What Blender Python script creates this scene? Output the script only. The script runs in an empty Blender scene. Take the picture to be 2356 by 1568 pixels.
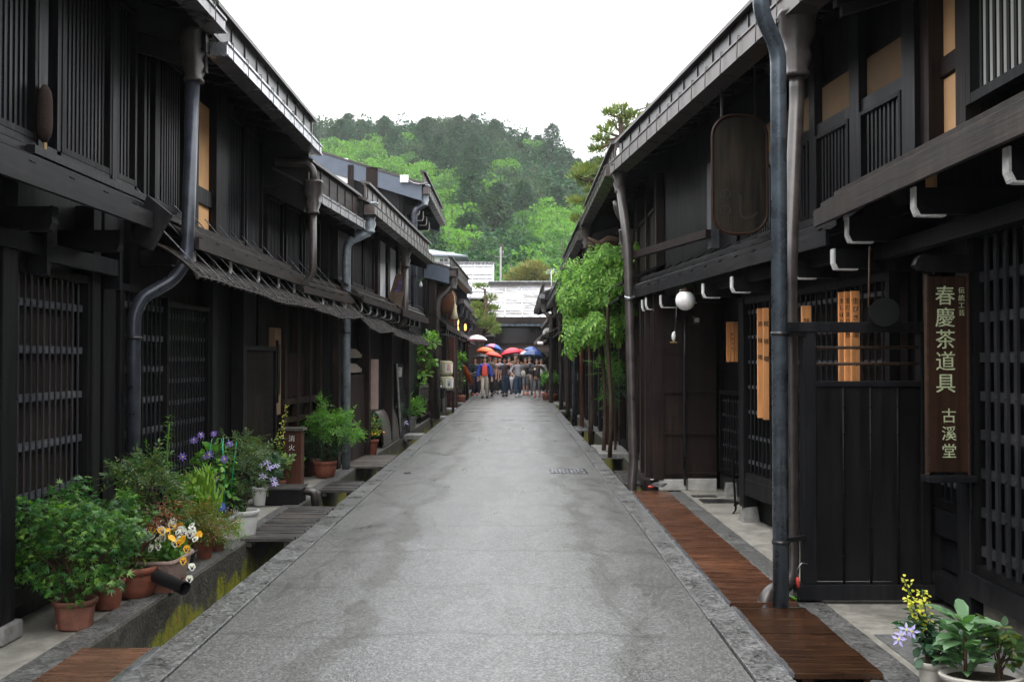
import bpy, bmesh, math, random
from mathutils import Vector, Matrix, Euler

# ------------------------------------------------------------------ camera
FPX, W, H, CH = 2400.0, 2356.0, 1568.0, 1.55
VX, VY = 1187.0, 830.0
sc = bpy.context.scene
cam_d = bpy.data.cameras.new("camera"); cam = bpy.data.objects.new("camera", cam_d)
sc.collection.objects.link(cam); sc.camera = cam
cam_d.sensor_width = 36; cam_d.lens = FPX / W * 36; cam_d.clip_end = 3000; cam_d.clip_start = .05
_yaw = math.atan((VX - W/2) / FPX); _pit = math.atan((VY - H/2) / FPX)
cam.location = (0, 0, CH)
cam.rotation_euler = (math.pi/2 + _pit, 0, _yaw)
# ------------------------------------------------------------------ world, sun, exposure
wd = bpy.data.worlds.new("World"); sc.world = wd; wd.use_nodes = True
nt = wd.node_tree; bg = nt.nodes['Background']
sky = nt.nodes.new('ShaderNodeTexSky'); sky.sky_type = 'NISHITA'; sky.sun_disc = False
SUN_EL, SUN_AZ = math.radians(62), math.radians(200)
sky.sun_elevation = SUN_EL; sky.sun_rotation = SUN_AZ
sky.dust_density = 6; sky.air_density = 1.0; sky.ozone_density = 1.0
# overcast: most of the blue is washed out into an even white cloud cover
hs = nt.nodes.new('ShaderNodeHueSaturation'); hs.inputs['Saturation'].default_value = .12
mx = nt.nodes.new('ShaderNodeMixRGB'); mx.blend_type = 'MIX'; mx.inputs[0].default_value = .88
# cloud cover: brightest overhead, less than half as bright near the horizon (standard overcast sky)
tc = nt.nodes.new('ShaderNodeTexCoord'); sp = nt.nodes.new('ShaderNodeSeparateXYZ'); nt.links.new(tc.outputs['Generated'], sp.inputs[0])
mr = nt.nodes.new('ShaderNodeMapRange'); mr.inputs['From Min'].default_value = 0; mr.inputs['From Max'].default_value = 1
mr.inputs['To Min'].default_value = .42; mr.inputs['To Max'].default_value = 1.55; nt.links.new(sp.outputs['Z'], mr.inputs['Value'])
cl = nt.nodes.new('ShaderNodeVectorMath'); cl.operation = 'SCALE'; cl.inputs[0].default_value = (13.3, 13.5, 13.8); nt.links.new(mr.outputs[0], cl.inputs['Scale'])
nt.links.new(cl.outputs[0], mx.inputs[2])
nt.links.new(sky.outputs[0], hs.inputs['Color']); nt.links.new(hs.outputs[0], mx.inputs[1])
nt.links.new(mx.outputs[0], bg.inputs[0]); bg.inputs[1].default_value = .11
sd = bpy.data.lights.new("sun", 'SUN'); sd.energy = .6; sd.angle = math.radians(40); sd.color = (1, .985, .96)
sun = bpy.data.objects.new("sun", sd); sc.collection.objects.link(sun)
sun.rotation_euler = (math.pi/2 - SUN_EL, 0, math.radians(180) - SUN_AZ)
sc.view_settings.view_transform = 'Standard'; sc.view_settings.look = 'None'
sc.view_settings.gamma = 1; sc.view_settings.exposure = 1.25
sc.cycles.max_bounces = 6; sc.cycles.transparent_max_bounces = 12
sc.cycles.volume_bounces = 2
try: sc.cycles.use_denoising = True
except Exception: pass

# ------------------------------------------------------------------ pixel -> place helpers (used to survey the photograph)
_R = cam.rotation_euler.to_matrix()
def ray(px, py): return _R @ Vector(((px - W/2) / FPX, -(py - H/2) / FPX, -1))
def G(px, py, z=0.0):
    r = ray(px, py); t = (z - CH) / r.z; return Vector((r.x*t, r.y*t, z))
def AT(px, py, Y):
    r = ray(px, py); t = Y / r.y; return Vector((r.x*t, Y, CH + r.z*t))
def AX(px, py, X):
    r = ray(px, py); t = X / r.x; return Vector((X, r.y*t, CH + r.z*t))

class Fr:
    """a facade line: a runs along the street (about world y), o out towards the street, z up"""
    def __init__(s, x, y, deg, side):
        t = math.radians(deg); s.P = Vector((x, y, 0)); s.a0 = y; s.side = side
        if side > 0: s.d = Vector((-math.sin(t), math.cos(t), 0)); s.n = Vector((-math.cos(t), -math.sin(t), 0))
        else: s.d = Vector((math.sin(t), math.cos(t), 0)); s.n = Vector((math.cos(t), -math.sin(t), 0))
    def pt(s, a, o, z): 
        p = s.P + s.d*(a - s.a0) + s.n*o; return Vector((p.x, p.y, z))
    def pix(s, px, py, o=0.0):
        """(a, z) of the pixel on the plane at o"""
        r = ray(px, py); q = s.P + s.n*o; q.z = 0
        t = q.dot(s.n) / r.dot(Vector((s.n.x, s.n.y, 0)))
        p = r*t; return ((p - s.P).dot(s.d) + s.a0, CH + r.z*t)
WF = Fr(0, 0, 0, -1)      # world frame: a = y, o = x

# ------------------------------------------------------------------ scene bookkeeping
COL = sc.collection
def tag(o, label=None, cat=None, group=None, kind=None):
    if label: o['label'] = label
    if cat: o['category'] = cat
    if group: o['group'] = group
    if kind: o['kind'] = kind
    return o
def thing(name, label, cat, loc=(0, 0, 0), group=None, rz=0):
    o = bpy.data.objects.new(name, None); COL.objects.link(o); o.empty_display_size = .1
    o.location = loc; o.rotation_euler = (0, 0, rz)
    return tag(o, label, cat, group)
def children(o): return [c for c in bpy.data.objects if c.parent is o]
def dup(root, loc, rz=0, sc_=1.0, label=None, group=None):
    r = root.copy(); COL.objects.link(r); r.location = loc; r.rotation_euler = (0, 0, rz)
    r.scale = (sc_, sc_, sc_) if not isinstance(sc_, tuple) else sc_
    if label: r['label'] = label
    if group: r['group'] = group
    for ch in KIDS[root.name]:
        c = ch.copy(); COL.objects.link(c); c.parent = r
        for g in KIDS.get(ch.name, []):
            d = g.copy(); COL.objects.link(d); d.parent = c
    return r
KIDS = {}
SPLIT = {'pipe_collar', 'post', 'gable_post', 'hanger_post', 'footing_stone', 'plaster_panel', 'ledged_panel', 'beam', 'sill', 'door_panel', 'hanger', 'edge_strip', 'hook', 'side_frame', 'wing', 'ring', 'front_wall', 'plinth'}

class MB:
    def __init__(s, fr=None): s.v = []; s.f = []; s.m = []; s.fr = fr; s.sm = []
    def face(s, vs, mi=0, smooth=False):
        b = len(s.v); s.v += [Vector(v) for v in vs]; s.f.append(tuple(range(b, b+len(vs)))); s.m.append(mi); s.sm.append(smooth)
    def raw(s, vs, fs, mi=0, smooth=False):
        b = len(s.v); s.v += [Vector(v) for v in vs]
        for f in fs: s.f.append(tuple(b+i for i in f)); s.m.append(mi); s.sm.append(smooth)
    def hexa(s, c, mi=0): s.raw(c, [(0,3,2,1),(4,5,6,7),(0,1,5,4),(1,2,6,5),(2,3,7,6),(3,0,4,7)], mi)
    def box(s, a0, a1, o0, o1, z0, z1, mi=0):
        p = (s.fr or WF).pt
        s.hexa([p(a0,o0,z0),p(a1,o0,z0),p(a1,o1,z0),p(a0,o1,z0),p(a0,o0,z1),p(a1,o0,z1),p(a1,o1,z1),p(a0,o1,z1)], mi); return s
    def slab(s, a0, a1, o0, z0, o1, z1, th, mi=0, dz=0.0):
        """a board that slopes from (o0,z0) to (o1,z1), th thick, dz lowers the far (a1) end"""
        p = (s.fr or WF).pt
        s.hexa([p(a0,o0,z0-th),p(a1,o0,z0-th+dz),p(a1,o1,z1-th+dz),p(a0,o1,z1-th),
                p(a0,o0,z0),p(a1,o0,z0+dz),p(a1,o1,z1+dz),p(a0,o1,z1)], mi); return s
    def bar(s, p, q, w, h=None, mi=0, up=(0,0,1)):
        p = Vector(p); q = Vector(q); d = (q-p).normalized(); u = Vector(up)
        if abs(d.dot(u)) > .98: u = Vector((1,0,0))
        r = d.cross(u).normalized(); u = r.cross(d).normalized(); h = h or w
        r *= w/2; u *= h/2
        s.hexa([p-r-u,p+r-u,p+r+u,p-r+u,q-r-u,q+r-u,q+r+u,q-r+u], mi); return s
    def tube(s, pts, r, n=10, mi=0, caps=True, smooth=True):
        pts = [Vector(p) for p in pts]; rs = r if isinstance(r, (list, tuple)) else [r]*len(pts)
        b = len(s.v); prev = None
        for i, p in enumerate(pts):
            d = (pts[min(i+1, len(pts)-1)] - pts[max(i-1, 0)])
            d = d.normalized() if d.length > 1e-9 else Vector((0,0,1))
            if prev is None:
                u = Vector((0,0,1)) if abs(d.z) < .95 else Vector((1,0,0))
                x = d.cross(u).normalized()
            else:
                x = prev - d*prev.dot(d); x = x.normalized() if x.length > 1e-6 else d.orthogonal().normalized()
            prev = x; y = d.cross(x)
            for k in range(n):
                t = 2*math.pi*k/n; s.v.append(p + (x*math.cos(t) + y*math.sin(t))*rs[i])
        for i in range(len(pts)-1):
            for k in range(n):
                s.f.append((b+i*n+k, b+i*n+(k+1)%n, b+(i+1)*n+(k+1)%n, b+(i+1)*n+k)); s.m.append(mi); s.sm.append(smooth)
        if caps:
            s.f.append(tuple(b+k for k in reversed(range(n)))); s.m.append(mi); s.sm.append(False)
            e = b+(len(pts)-1)*n; s.f.append(tuple(e+k for k in range(n))); s.m.append(mi); s.sm.append(False)
        return s
    def lathe(s, prof, c=(0,0,0), n=24, mi=0, sx=1, sy=1, smooth=True, cap=True, wob=None):
        c = Vector(c); b = len(s.v)
        for r, z in prof:
            for k in range(n):
                t = 2*math.pi*(k+.5)/n; q = wob(t, z) if wob else 1
                s.v.append(c + Vector((r*q*sx*math.cos(t), r*q*sy*math.sin(t), z)))
        for i in range(len(prof)-1):
            for k in range(n):
                s.f.append((b+i*n+k, b+i*n+(k+1)%n, b+(i+1)*n+(k+1)%n, b+(i+1)*n+k)); s.m.append(mi); s.sm.append(smooth)
        if cap:
            s.f.append(tuple(b+k for k in reversed(range(n)))); s.m.append(mi); s.sm.append(False)
            e = b+(len(prof)-1)*n; s.f.append(tuple(e+k for k in range(n))); s.m.append(mi); s.sm.append(False)
        return s
    def grid(s, fn, nu, nv, mi=0, smooth=True):
        b = len(s.v)
        for j in range(nv+1):
            for i in range(nu+1): s.v.append(Vector(fn(i/nu, j/nv)))
        for j in range(nv):
            for i in range(nu):
                k = b + j*(nu+1) + i; s.f.append((k, k+1, k+nu+2, k+nu+1)); s.m.append(mi); s.sm.append(smooth)
        return s
    def prism(s, poly, p0, ex, ey, dirv, mi=0):
        """poly of (x,y) in the plane p0,ex,ey, swept along dirv"""
        p0 = Vector(p0); ex = Vector(ex); ey = Vector(ey); dv = Vector(dirv); n = len(poly)
        A = [p0 + ex*x + ey*y for x, y in poly]; B = [q + dv for q in A]
        s.raw(A+B, [tuple(range(n)), tuple(reversed(range(n, 2*n)))] + [(i, (i+1)%n, n+(i+1)%n, n+i) for i in range(n)], mi); return s
    def islands(s):
        p = list(range(len(s.v)))
        def f(i):
            while p[i] != i: p[i] = p[p[i]]; i = p[i]
            return i
        for q in s.f:
            for k in q[1:]: p[f(k)] = f(q[0])
        g = {}
        for j, q in enumerate(s.f): g.setdefault(f(q[0]), []).append(j)
        return list(g.values())
    def build(s, name, mats, parent=None, bevel=0, local=False):
        if parent is not None and name in SPLIT:
            g = s.islands()
            if len(g) > 1:
                for js in g:
                    t = MB(); mp = {}
                    for j in js:
                        for k in s.f[j]:
                            if k not in mp: mp[k] = len(t.v); t.v.append(s.v[k])
                        t.f.append(tuple(mp[k] for k in s.f[j])); t.m.append(s.m[j]); t.sm.append(s.sm[j])
                    ob = t.build(name, mats, parent, bevel, local)
                return ob
        me = bpy.data.meshes.new(name)
        off = Vector((0,0,0))
        if parent is not None and not local:
            o = parent
            while o is not None: off += Vector(o.location); o = o.parent
        me.from_pydata([tuple(v-off) for v in s.v], [], s.f)
        mats = mats if isinstance(mats, (list, tuple)) else [mats]
        for m in mats: me.materials.append(M[m] if isinstance(m, str) else m)
        me.polygons.foreach_set('material_index', s.m); me.polygons.foreach_set('use_smooth', s.sm)
        me.update()
        ob = bpy.data.objects.new(name, me); COL.objects.link(ob)
        if parent is not None:
            ob.parent = parent; KIDS.setdefault(parent.name, []).append(ob)
        if bevel:
            b = ob.modifiers.new('bevel', 'BEVEL'); b.width = bevel; b.segments = 2; b.limit_method = 'ANGLE'
        return ob

def arc(pts, r=.06, n=5):
    """rounds the corners of a polyline for pipes"""
    P = [Vector(p) for p in pts]; out = [P[0]]
    for i in range(1, len(P)-1):
        a, b, c = P[i-1], P[i], P[i+1]; u = (a-b); v = (c-b)
        k = min(r, u.length*.45, v.length*.45); p = b+u.normalized()*k; q = b+v.normalized()*k
        for j in range(n+1):
            t = j/n; out.append(p*(1-t)**2 + b*2*t*(1-t) + q*t*t)
    out.append(P[-1]); return out

# ------------------------------------------------------------------ materials
M = {}
def newmat(name):
    m = bpy.data.materials.new(name); m.use_nodes = True; nt = m.node_tree
    p = nt.nodes['Principled BSDF']; M[name] = m; return m, nt, p
def N(nt, t, **k):
    n = nt.nodes.new(t)
    for a, b in k.items(): setattr(n, a, b)
    return n
def ramp(nt, fac, stops):
    r = N(nt, 'ShaderNodeValToRGB'); e = r.color_ramp.elements
    while len(e) < len(stops): e.new(.5)
    for i, (p, c) in enumerate(stops): e[i].position = p; e[i].color = (*c, 1) if len(c) == 3 else c
    nt.links.new(fac, r.inputs[0]); return r.outputs[0]
def noise(nt, scale, vec=None, detail=4, rough=.6, dist=0):
    n = N(nt, 'ShaderNodeTexNoise'); n.inputs['Scale'].default_value = scale; n.inputs['Detail'].default_value = detail
    n.inputs['Roughness'].default_value = rough; n.inputs['Distortion'].default_value = dist
    if vec is not None: nt.links.new(vec, n.inputs['Vector'])
    return n.outputs['Fac']
def coords(nt, scale=(1,1,1), world=True):
    if world: g = N(nt, 'ShaderNodeNewGeometry').outputs['Position']
    else: g = N(nt, 'ShaderNodeTexCoord').outputs['Object']
    mp = N(nt, 'ShaderNodeMapping'); mp.inputs['Scale'].default_value = scale
    nt.links.new(g, mp.inputs['Vector']); return mp.outputs[0]
def bump(nt, p, h, strength=.3, dist=.01):
    b = N(nt, 'ShaderNodeBump'); b.inputs['Strength'].default_value = strength; b.inputs['Distance'].default_value = dist
    nt.links.new(h, b.inputs['Height']); nt.links.new(b.outputs[0], p.inputs['Normal']); return b
def rr(nt, p, fac, lo, hi):
    m = N(nt, 'ShaderNodeMapRange'); m.inputs['To Min'].default_value = lo; m.inputs['To Max'].default_value = hi
    m.inputs['From Min'].default_value = .3; m.inputs['From Max'].default_value = .7
    nt.links.new(fac, m.inputs['Value']); nt.links.new(m.outputs[0], p.inputs['Roughness'])
def mix(nt, fac, a, b, mode='MIX'):
    m = N(nt, 'ShaderNodeMixRGB', blend_type=mode)
    for i, x in ((0, fac), (1, a), (2, b)):
        if isinstance(x, (int, float)): m.inputs[i].default_value = x
        elif isinstance(x, tuple): m.inputs[i].default_value = (*x, 1)
        else: nt.links.new(x, m.inputs[i])
    return m.outputs[0]

def wood(name, c1, c2, rough=(.35, .6), grain=(3, 3, 40), scale=2.0, bs=.25, spec=.16):
    """grain: stretch of the noise in world axes (small = along the grain)"""
    m, nt, p = newmat(name)
    v = coords(nt, grain); f = noise(nt, scale, v, 6, .65)
    g = noise(nt, 1.1, coords(nt), 3)
    c = ramp(nt, f, [(.3, c1), (.72, c2)])
    c = mix(nt, .75, c, ramp(nt, g, [(.3, (.42,.43,.45)), (.55, (1.0,1.0,1.0)), (.72, (1.75,1.55,1.38))]), 'MULTIPLY')
    st = noise(nt, 1.0, coords(nt, (9, 9, .5)), 4, .7)
    c = mix(nt, .55, c, ramp(nt, st, [(.45, (.85,.85,.85)), (.68, (1.7,1.6,1.5))]), 'MULTIPLY')
    nt.links.new(c, p.inputs['Base Color']); rr(nt, p, f, *rough); bump(nt, p, f, bs, .004)
    p.inputs['Specular IOR Level'].default_value = spec
    return m
# near-black stained timber; grain upright (z), along the street (y), or across it (x)
wood('black_wood',   (.0035,.0035,.0042), (.0095,.0093,.0102), grain=(14,14,.9))
wood('black_wood_y', (.0055,.0055,.0065), (.017,.0165,.018), grain=(14,.9,14))
wood('slat_wood',    (.006,.0062,.0074), (.015,.0155,.018), (.3,.5), grain=(14,14,.9))
wood('lat_bar', (.016,.0165,.019), (.036,.037,.042), (.3,.5), grain=(14,14,.9))
wood('lat_rail', (.026,.0265,.030), (.055,.057,.064), (.3,.5), grain=(14,.9,14))
wood('rail_wood',    (.045,.048,.055), (.085,.09,.10), (.3,.5), grain=(14,.9,14))
wood('brown_wood',   (.0105,.0065,.0056), (.026,.017,.0145), grain=(12,12,.8))
wood('brown_wood_y', (.012,.009,.008), (.036,.027,.024), grain=(16,.8,16), bs=.4)
wood('pale_beam',    (.020,.017,.016), (.065,.052,.046), (.45,.7), grain=(22,.8,22), bs=.6)
wood('red_post',     (.055,.022,.015), (.11,.045,.03), grain=(12,12,.8))
wood('grey_wood',    (.05,.045,.04), (.14,.125,.11), (.3,.6), grain=(3,30,3), bs=.6, spec=.5)
wood('grey_wood_s',  (.03,.028,.027), (.12,.112,.108), (.12,.5), grain=(1.0,22,3), bs=.6, spec=.5)
wood('deck_red',     (.040,.018,.010), (.15,.062,.032), (.10,.4), grain=(1.2,26,6), bs=.5, spec=.5)
wood('deck_dark',    (.010,.005,.0035), (.075,.034,.016), (.06,.3), grain=(1.1,24,6), bs=.4, spec=.5)
wood('deck_brown',   (.05,.028,.02), (.16,.085,.055), (.12,.4), grain=(1.0,20,6), bs=.4, spec=.5)
wood('plank_sign',   (.58,.255,.095), (.74,.36,.15), (.5,.7), grain=(10,10,.7), bs=.1)
wood('plaque_wood',  (.007,.006,.005), (.032,.025,.017), (.35,.6), grain=(9,9,.7))
wood('sign_wood',    (.013,.006,.0035), (.046,.020,.0115), (.4,.6), grain=(16,16,.7), bs=.25)
wood('bamboo_dark',  (.03,.018,.012), (.075,.045,.03), (.3,.5), grain=(1,10,20))
wood('reed',         (.012,.010,.009), (.055,.046,.040), (.35,.6), grain=(20,2.5,20), bs=.5)
wood('trunk',        (.03,.02,.014), (.10,.065,.045), (.6,.9), grain=(9,9,1.4), bs=.9)
wood('stake',        (.25,.17,.07), (.42,.30,.13), (.4,.6), grain=(6,6,1))

def plain(name, col, rough=.5, metal=0, var=.25, vs=6, bs=.08, spec=.5):
    m, nt, p = newmat(name)
    f = noise(nt, vs, coords(nt), 5)
    lo = tuple(c*(1-var) for c in col); hi = tuple(min(1, c*(1+var)) for c in col)
    nt.links.new(ramp(nt, f, [(.3, lo), (.7, hi)]), p.inputs['Base Color'])
    p.inputs['Metallic'].default_value = metal; rr(nt, p, f, rough*.85, min(1, rough*1.15))
    p.inputs['Specular IOR Level'].default_value = spec
    if bs: bump(nt, p, f, bs, .004)
    return m
plain('metal_brown', (.085,.068,.064), .34, .55)
plain('metal_dark', (.035,.033,.034), .3, .5)
plain('metal_grey', (.17,.165,.17), .28, .7, .3)
plain('metal_silver', (.42,.43,.45), .25, .85, .3)
plain('pipe_blue', (.075,.092,.112), .28, .35, .45, 7, bs=.25)
plain('pipe_grey', (.21,.24,.265), .3, .35, .45, 7, bs=.25)
plain('carved_pale', (.20,.165,.13), .7, 0, .7, 28)
plain('pipe_brown', (.048,.040,.037), .32, .1, .45, 7, bs=.25)
plain('pipe_navy', (.040,.045,.058), .3, .3, .45, 7, bs=.25)
plain('roof_board', (.055,.048,.045), .4, 0, .4, 5)
plain('blue_fascia', (.085,.105,.14), .5, 0, .15, 5)
plain('white_paint', (.78,.78,.77), .45, 0, .06)
plain('bracket_white', (.62,.61,.59), .55, 0, .3, 22, .2)
plain('white_plaster', (.80,.81,.82), .8, 0, .05, 3)
plain('ochre_plaster', (.60,.34,.15), .85, 0, .16, 2.5)
plain('ochre_light', (.68,.40,.20), .85, 0, .08, 2.5)
plain('tan_and_shaded_ochre', (.17,.105,.055), .85, 0, .2, 2.5)
plain('paper', (.66,.66,.62), .7, 0, .06)
plain('ink', (.015,.015,.015), .7, 0, .1)
plain('ink_faded', (.075,.055,.045), .7, 0, .2)
plain('ink_dark_wood', (.010,.008,.006), .6, 0, .2)
plain('carved_green', (.44,.49,.29), .6, 0, .3, 60)
plain('black_iron', (.004,.0045,.0045), .6, 0, spec=.15)
plain('rubber', (.012,.012,.014), .3)
plain('terracotta', (.20,.060,.034), .62, 0, .4, 13, .3)
plain('terracotta_old', (.20,.078,.052), .75, 0, .35, 14, .3)
plain('pot_pink', (.34,.235,.205), .5, 0, .15)
plain('pot_white', (.55,.55,.53), .38, 0, .1, 12)
plain('pot_cream', (.50,.47,.42), .45, 0, .15, 12)
plain('pot_black', (.013,.013,.014), .4)
plain('soil', (.022,.015,.010), .9, 0, .5, 40, .8)
plain('stone_white', (.40,.39,.36), .7, 0, .25, 9, .3)
plain('stone_grey', (.20,.195,.185), .55, 0, .35, 14, .5)
plain('skin', (.52,.30,.205), .5, 0, .08, 20)
plain('hair_black', (.010,.009,.009), .45)
plain('hair_brown', (.075,.028,.017), .45)
plain('tassel', (.55,.47,.30), .8, 0, .2, 40)
plain('bristle', (.022,.011,.007), .95, 0, .5, 60, 1.2)
plain('cedar_ball', (.13,.045,.018), .95, 0, .5, 60, 1.2)
plain('red_plastic', (.55,.05,.03), .4)
plain('green_tape', (.02,.40,.22), .4)
plain('barrel_straw', (.42,.43,.27), .7, 0, .15, 8)
plain('roof_grey', (.13,.15,.18), .4, 0, .2)
plain('concrete_far', (.35,.36,.37), .7)
for nm, c in dict(c_blue=(.02,.055,.40), c_red=(.72,.085,.055), c_beige=(.42,.38,.32), c_teal=(.012,.035,.05),
                  c_navy=(.014,.02,.05), c_black=(.011,.011,.013), c_olive=(.16,.15,.115), c_purple=(.055,.045,.055),
                  c_jeans=(.022,.045,.085), c_plaidred=(.26,.14,.13), c_lblue=(.15,.21,.33), c_white=(.66,.64,.63),
                  c_grey=(.13,.135,.15), c_lgrey=(.34,.34,.36), c_brown=(.035,.026,.024), c_bag=(.36,.37,.31),
                  c_pinkshoe=(.60,.22,.22), c_orangeshoe=(.75,.12,.03), c_tan=(.13,.07,.035),
                  u_pink=(.85,.74,.80), u_blue=(.05,.12,.42), u_orange=(.85,.15,.03), u_red=(.70,.03,.06),
                  u_red2=(.80,.06,.03), u_black=(.03,.032,.038), u_navy=(.025,.055,.17), u_rust=(.58,.115,.02),
                  u_grey=(.10,.105,.12), u_rose=(.55,.14,.22)).items():
    plain(nm, c, .75 if nm[0] == 'c' else .5, 0, .12, 15, .05)

def island_leaf(name, cols, rough=.42, trans=.35):
    m, nt, p = newmat(name)
    r = N(nt, 'ShaderNodeNewGeometry').outputs['Random Per Island']
    n = len(cols); c = ramp(nt, r, [((i+.2)/n, q) for i, q in enumerate(cols)])
    f = noise(nt, 2.2, coords(nt), 2)
    c = mix(nt, .5, c, ramp(nt, f, [(.3, (.65,.65,.65)), (.7, (1.3,1.3,1.2))]), 'MULTIPLY')
    if name.startswith('crown'): p.inputs['Specular IOR Level'].default_value = .15
    nt.links.new(c, p.inputs['Base Color']); p.inputs['Roughness'].default_value = rough
    t = N(nt, 'ShaderNodeBsdfTranslucent'); nt.links.new(mix(nt, 1.0, c, (1.25,1.5,.6), 'MULTIPLY'), t.inputs['Color'])
    ms = N(nt, 'ShaderNodeMixShader'); ms.inputs[0].default_value = trans
    nt.links.new(p.outputs[0], ms.inputs[1]); nt.links.new(t.outputs[0], ms.inputs[2])
    nt.links.new(ms.outputs[0], nt.nodes['Material Output'].inputs['Surface'])
    return m
island_leaf('leaf_maple', [(.030,.115,.028), (.045,.155,.028), (.08,.21,.035), (.022,.08,.026), (.16,.30,.05)])
island_leaf('leaf_nandina', [(.05,.11,.045), (.035,.085,.035), (.08,.15,.05), (.05,.12,.03), (.13,.16,.04)])
island_leaf('leaf_red', [(.32,.065,.035), (.22,.05,.03), (.28,.12,.04), (.10,.10,.03)])
island_leaf('leaf_redgreen', [(.14,.20,.03), (.25,.10,.03), (.10,.17,.03), (.30,.16,.04), (.07,.14,.03)])
island_leaf('leaf_lime', [(.20,.34,.04), (.14,.28,.03), (.26,.38,.06), (.10,.21,.03)])
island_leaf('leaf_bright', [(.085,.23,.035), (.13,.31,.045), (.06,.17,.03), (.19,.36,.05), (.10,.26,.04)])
island_leaf('leaf_wisteria', [(.12,.28,.045), (.20,.40,.06), (.08,.20,.035), (.055,.13,.028), (.30,.46,.10), (.16,.34,.05)])
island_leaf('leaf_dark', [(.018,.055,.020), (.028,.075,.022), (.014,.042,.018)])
island_leaf('leaf_bluegreen', [(.035,.095,.055), (.05,.12,.065), (.028,.075,.04), (.075,.15,.09)])
island_leaf('leaf_sage', [(.12,.24,.11), (.08,.18,.07), (.17,.30,.16)], .5)
island_leaf('leaf_variegated', [(.10,.22,.04), (.35,.42,.16), (.08,.18,.03)])
island_leaf('petal_violet', [(.16,.10,.46), (.22,.14,.55), (.12,.07,.36)], .5, .25)
island_leaf('petal_lilac', [(.40,.36,.75), (.48,.42,.80)], .5, .25)
island_leaf('petal_white', [(.78,.78,.76), (.72,.73,.68), (.80,.79,.74)], .5, .15)
island_leaf('petal_yellow', [(.78,.42,.02), (.85,.52,.03), (.75,.34,.015)], .5, .2)
island_leaf('petal_lemon', [(.70,.66,.06), (.80,.74,.10), (.55,.55,.06)], .5, .3)
island_leaf('crown_conifer', [(.024,.078,.034), (.016,.052,.026), (.040,.108,.040), (.022,.066,.034)], .7, .2)
island_leaf('crown_conifer_b', [(.042,.082,.040), (.055,.10,.045), (.034,.066,.036)], .7, .2)
island_leaf('crown_bright', [(.13,.27,.045), (.10,.22,.04), (.17,.33,.06), (.085,.18,.04)], .7, .35)
island_leaf('crown_mid', [(.07,.16,.05), (.05,.12,.04), (.09,.19,.055)], .7, .3)
island_leaf('crown_willow', [(.26,.42,.05), (.20,.34,.05), (.32,.48,.07)], .7, .4)
island_leaf('crown_pine', [(.11,.17,.045), (.08,.13,.04), (.15,.20,.05), (.19,.20,.06)], .7, .2)
island_leaf('crown_ochre', [(.20,.19,.05), (.15,.16,.05), (.26,.20,.06), (.12,.15,.05)], .7, .2)
island_leaf('crown_greybrown', [(.12,.13,.09), (.09,.10,.07)], .8, .2)

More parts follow.
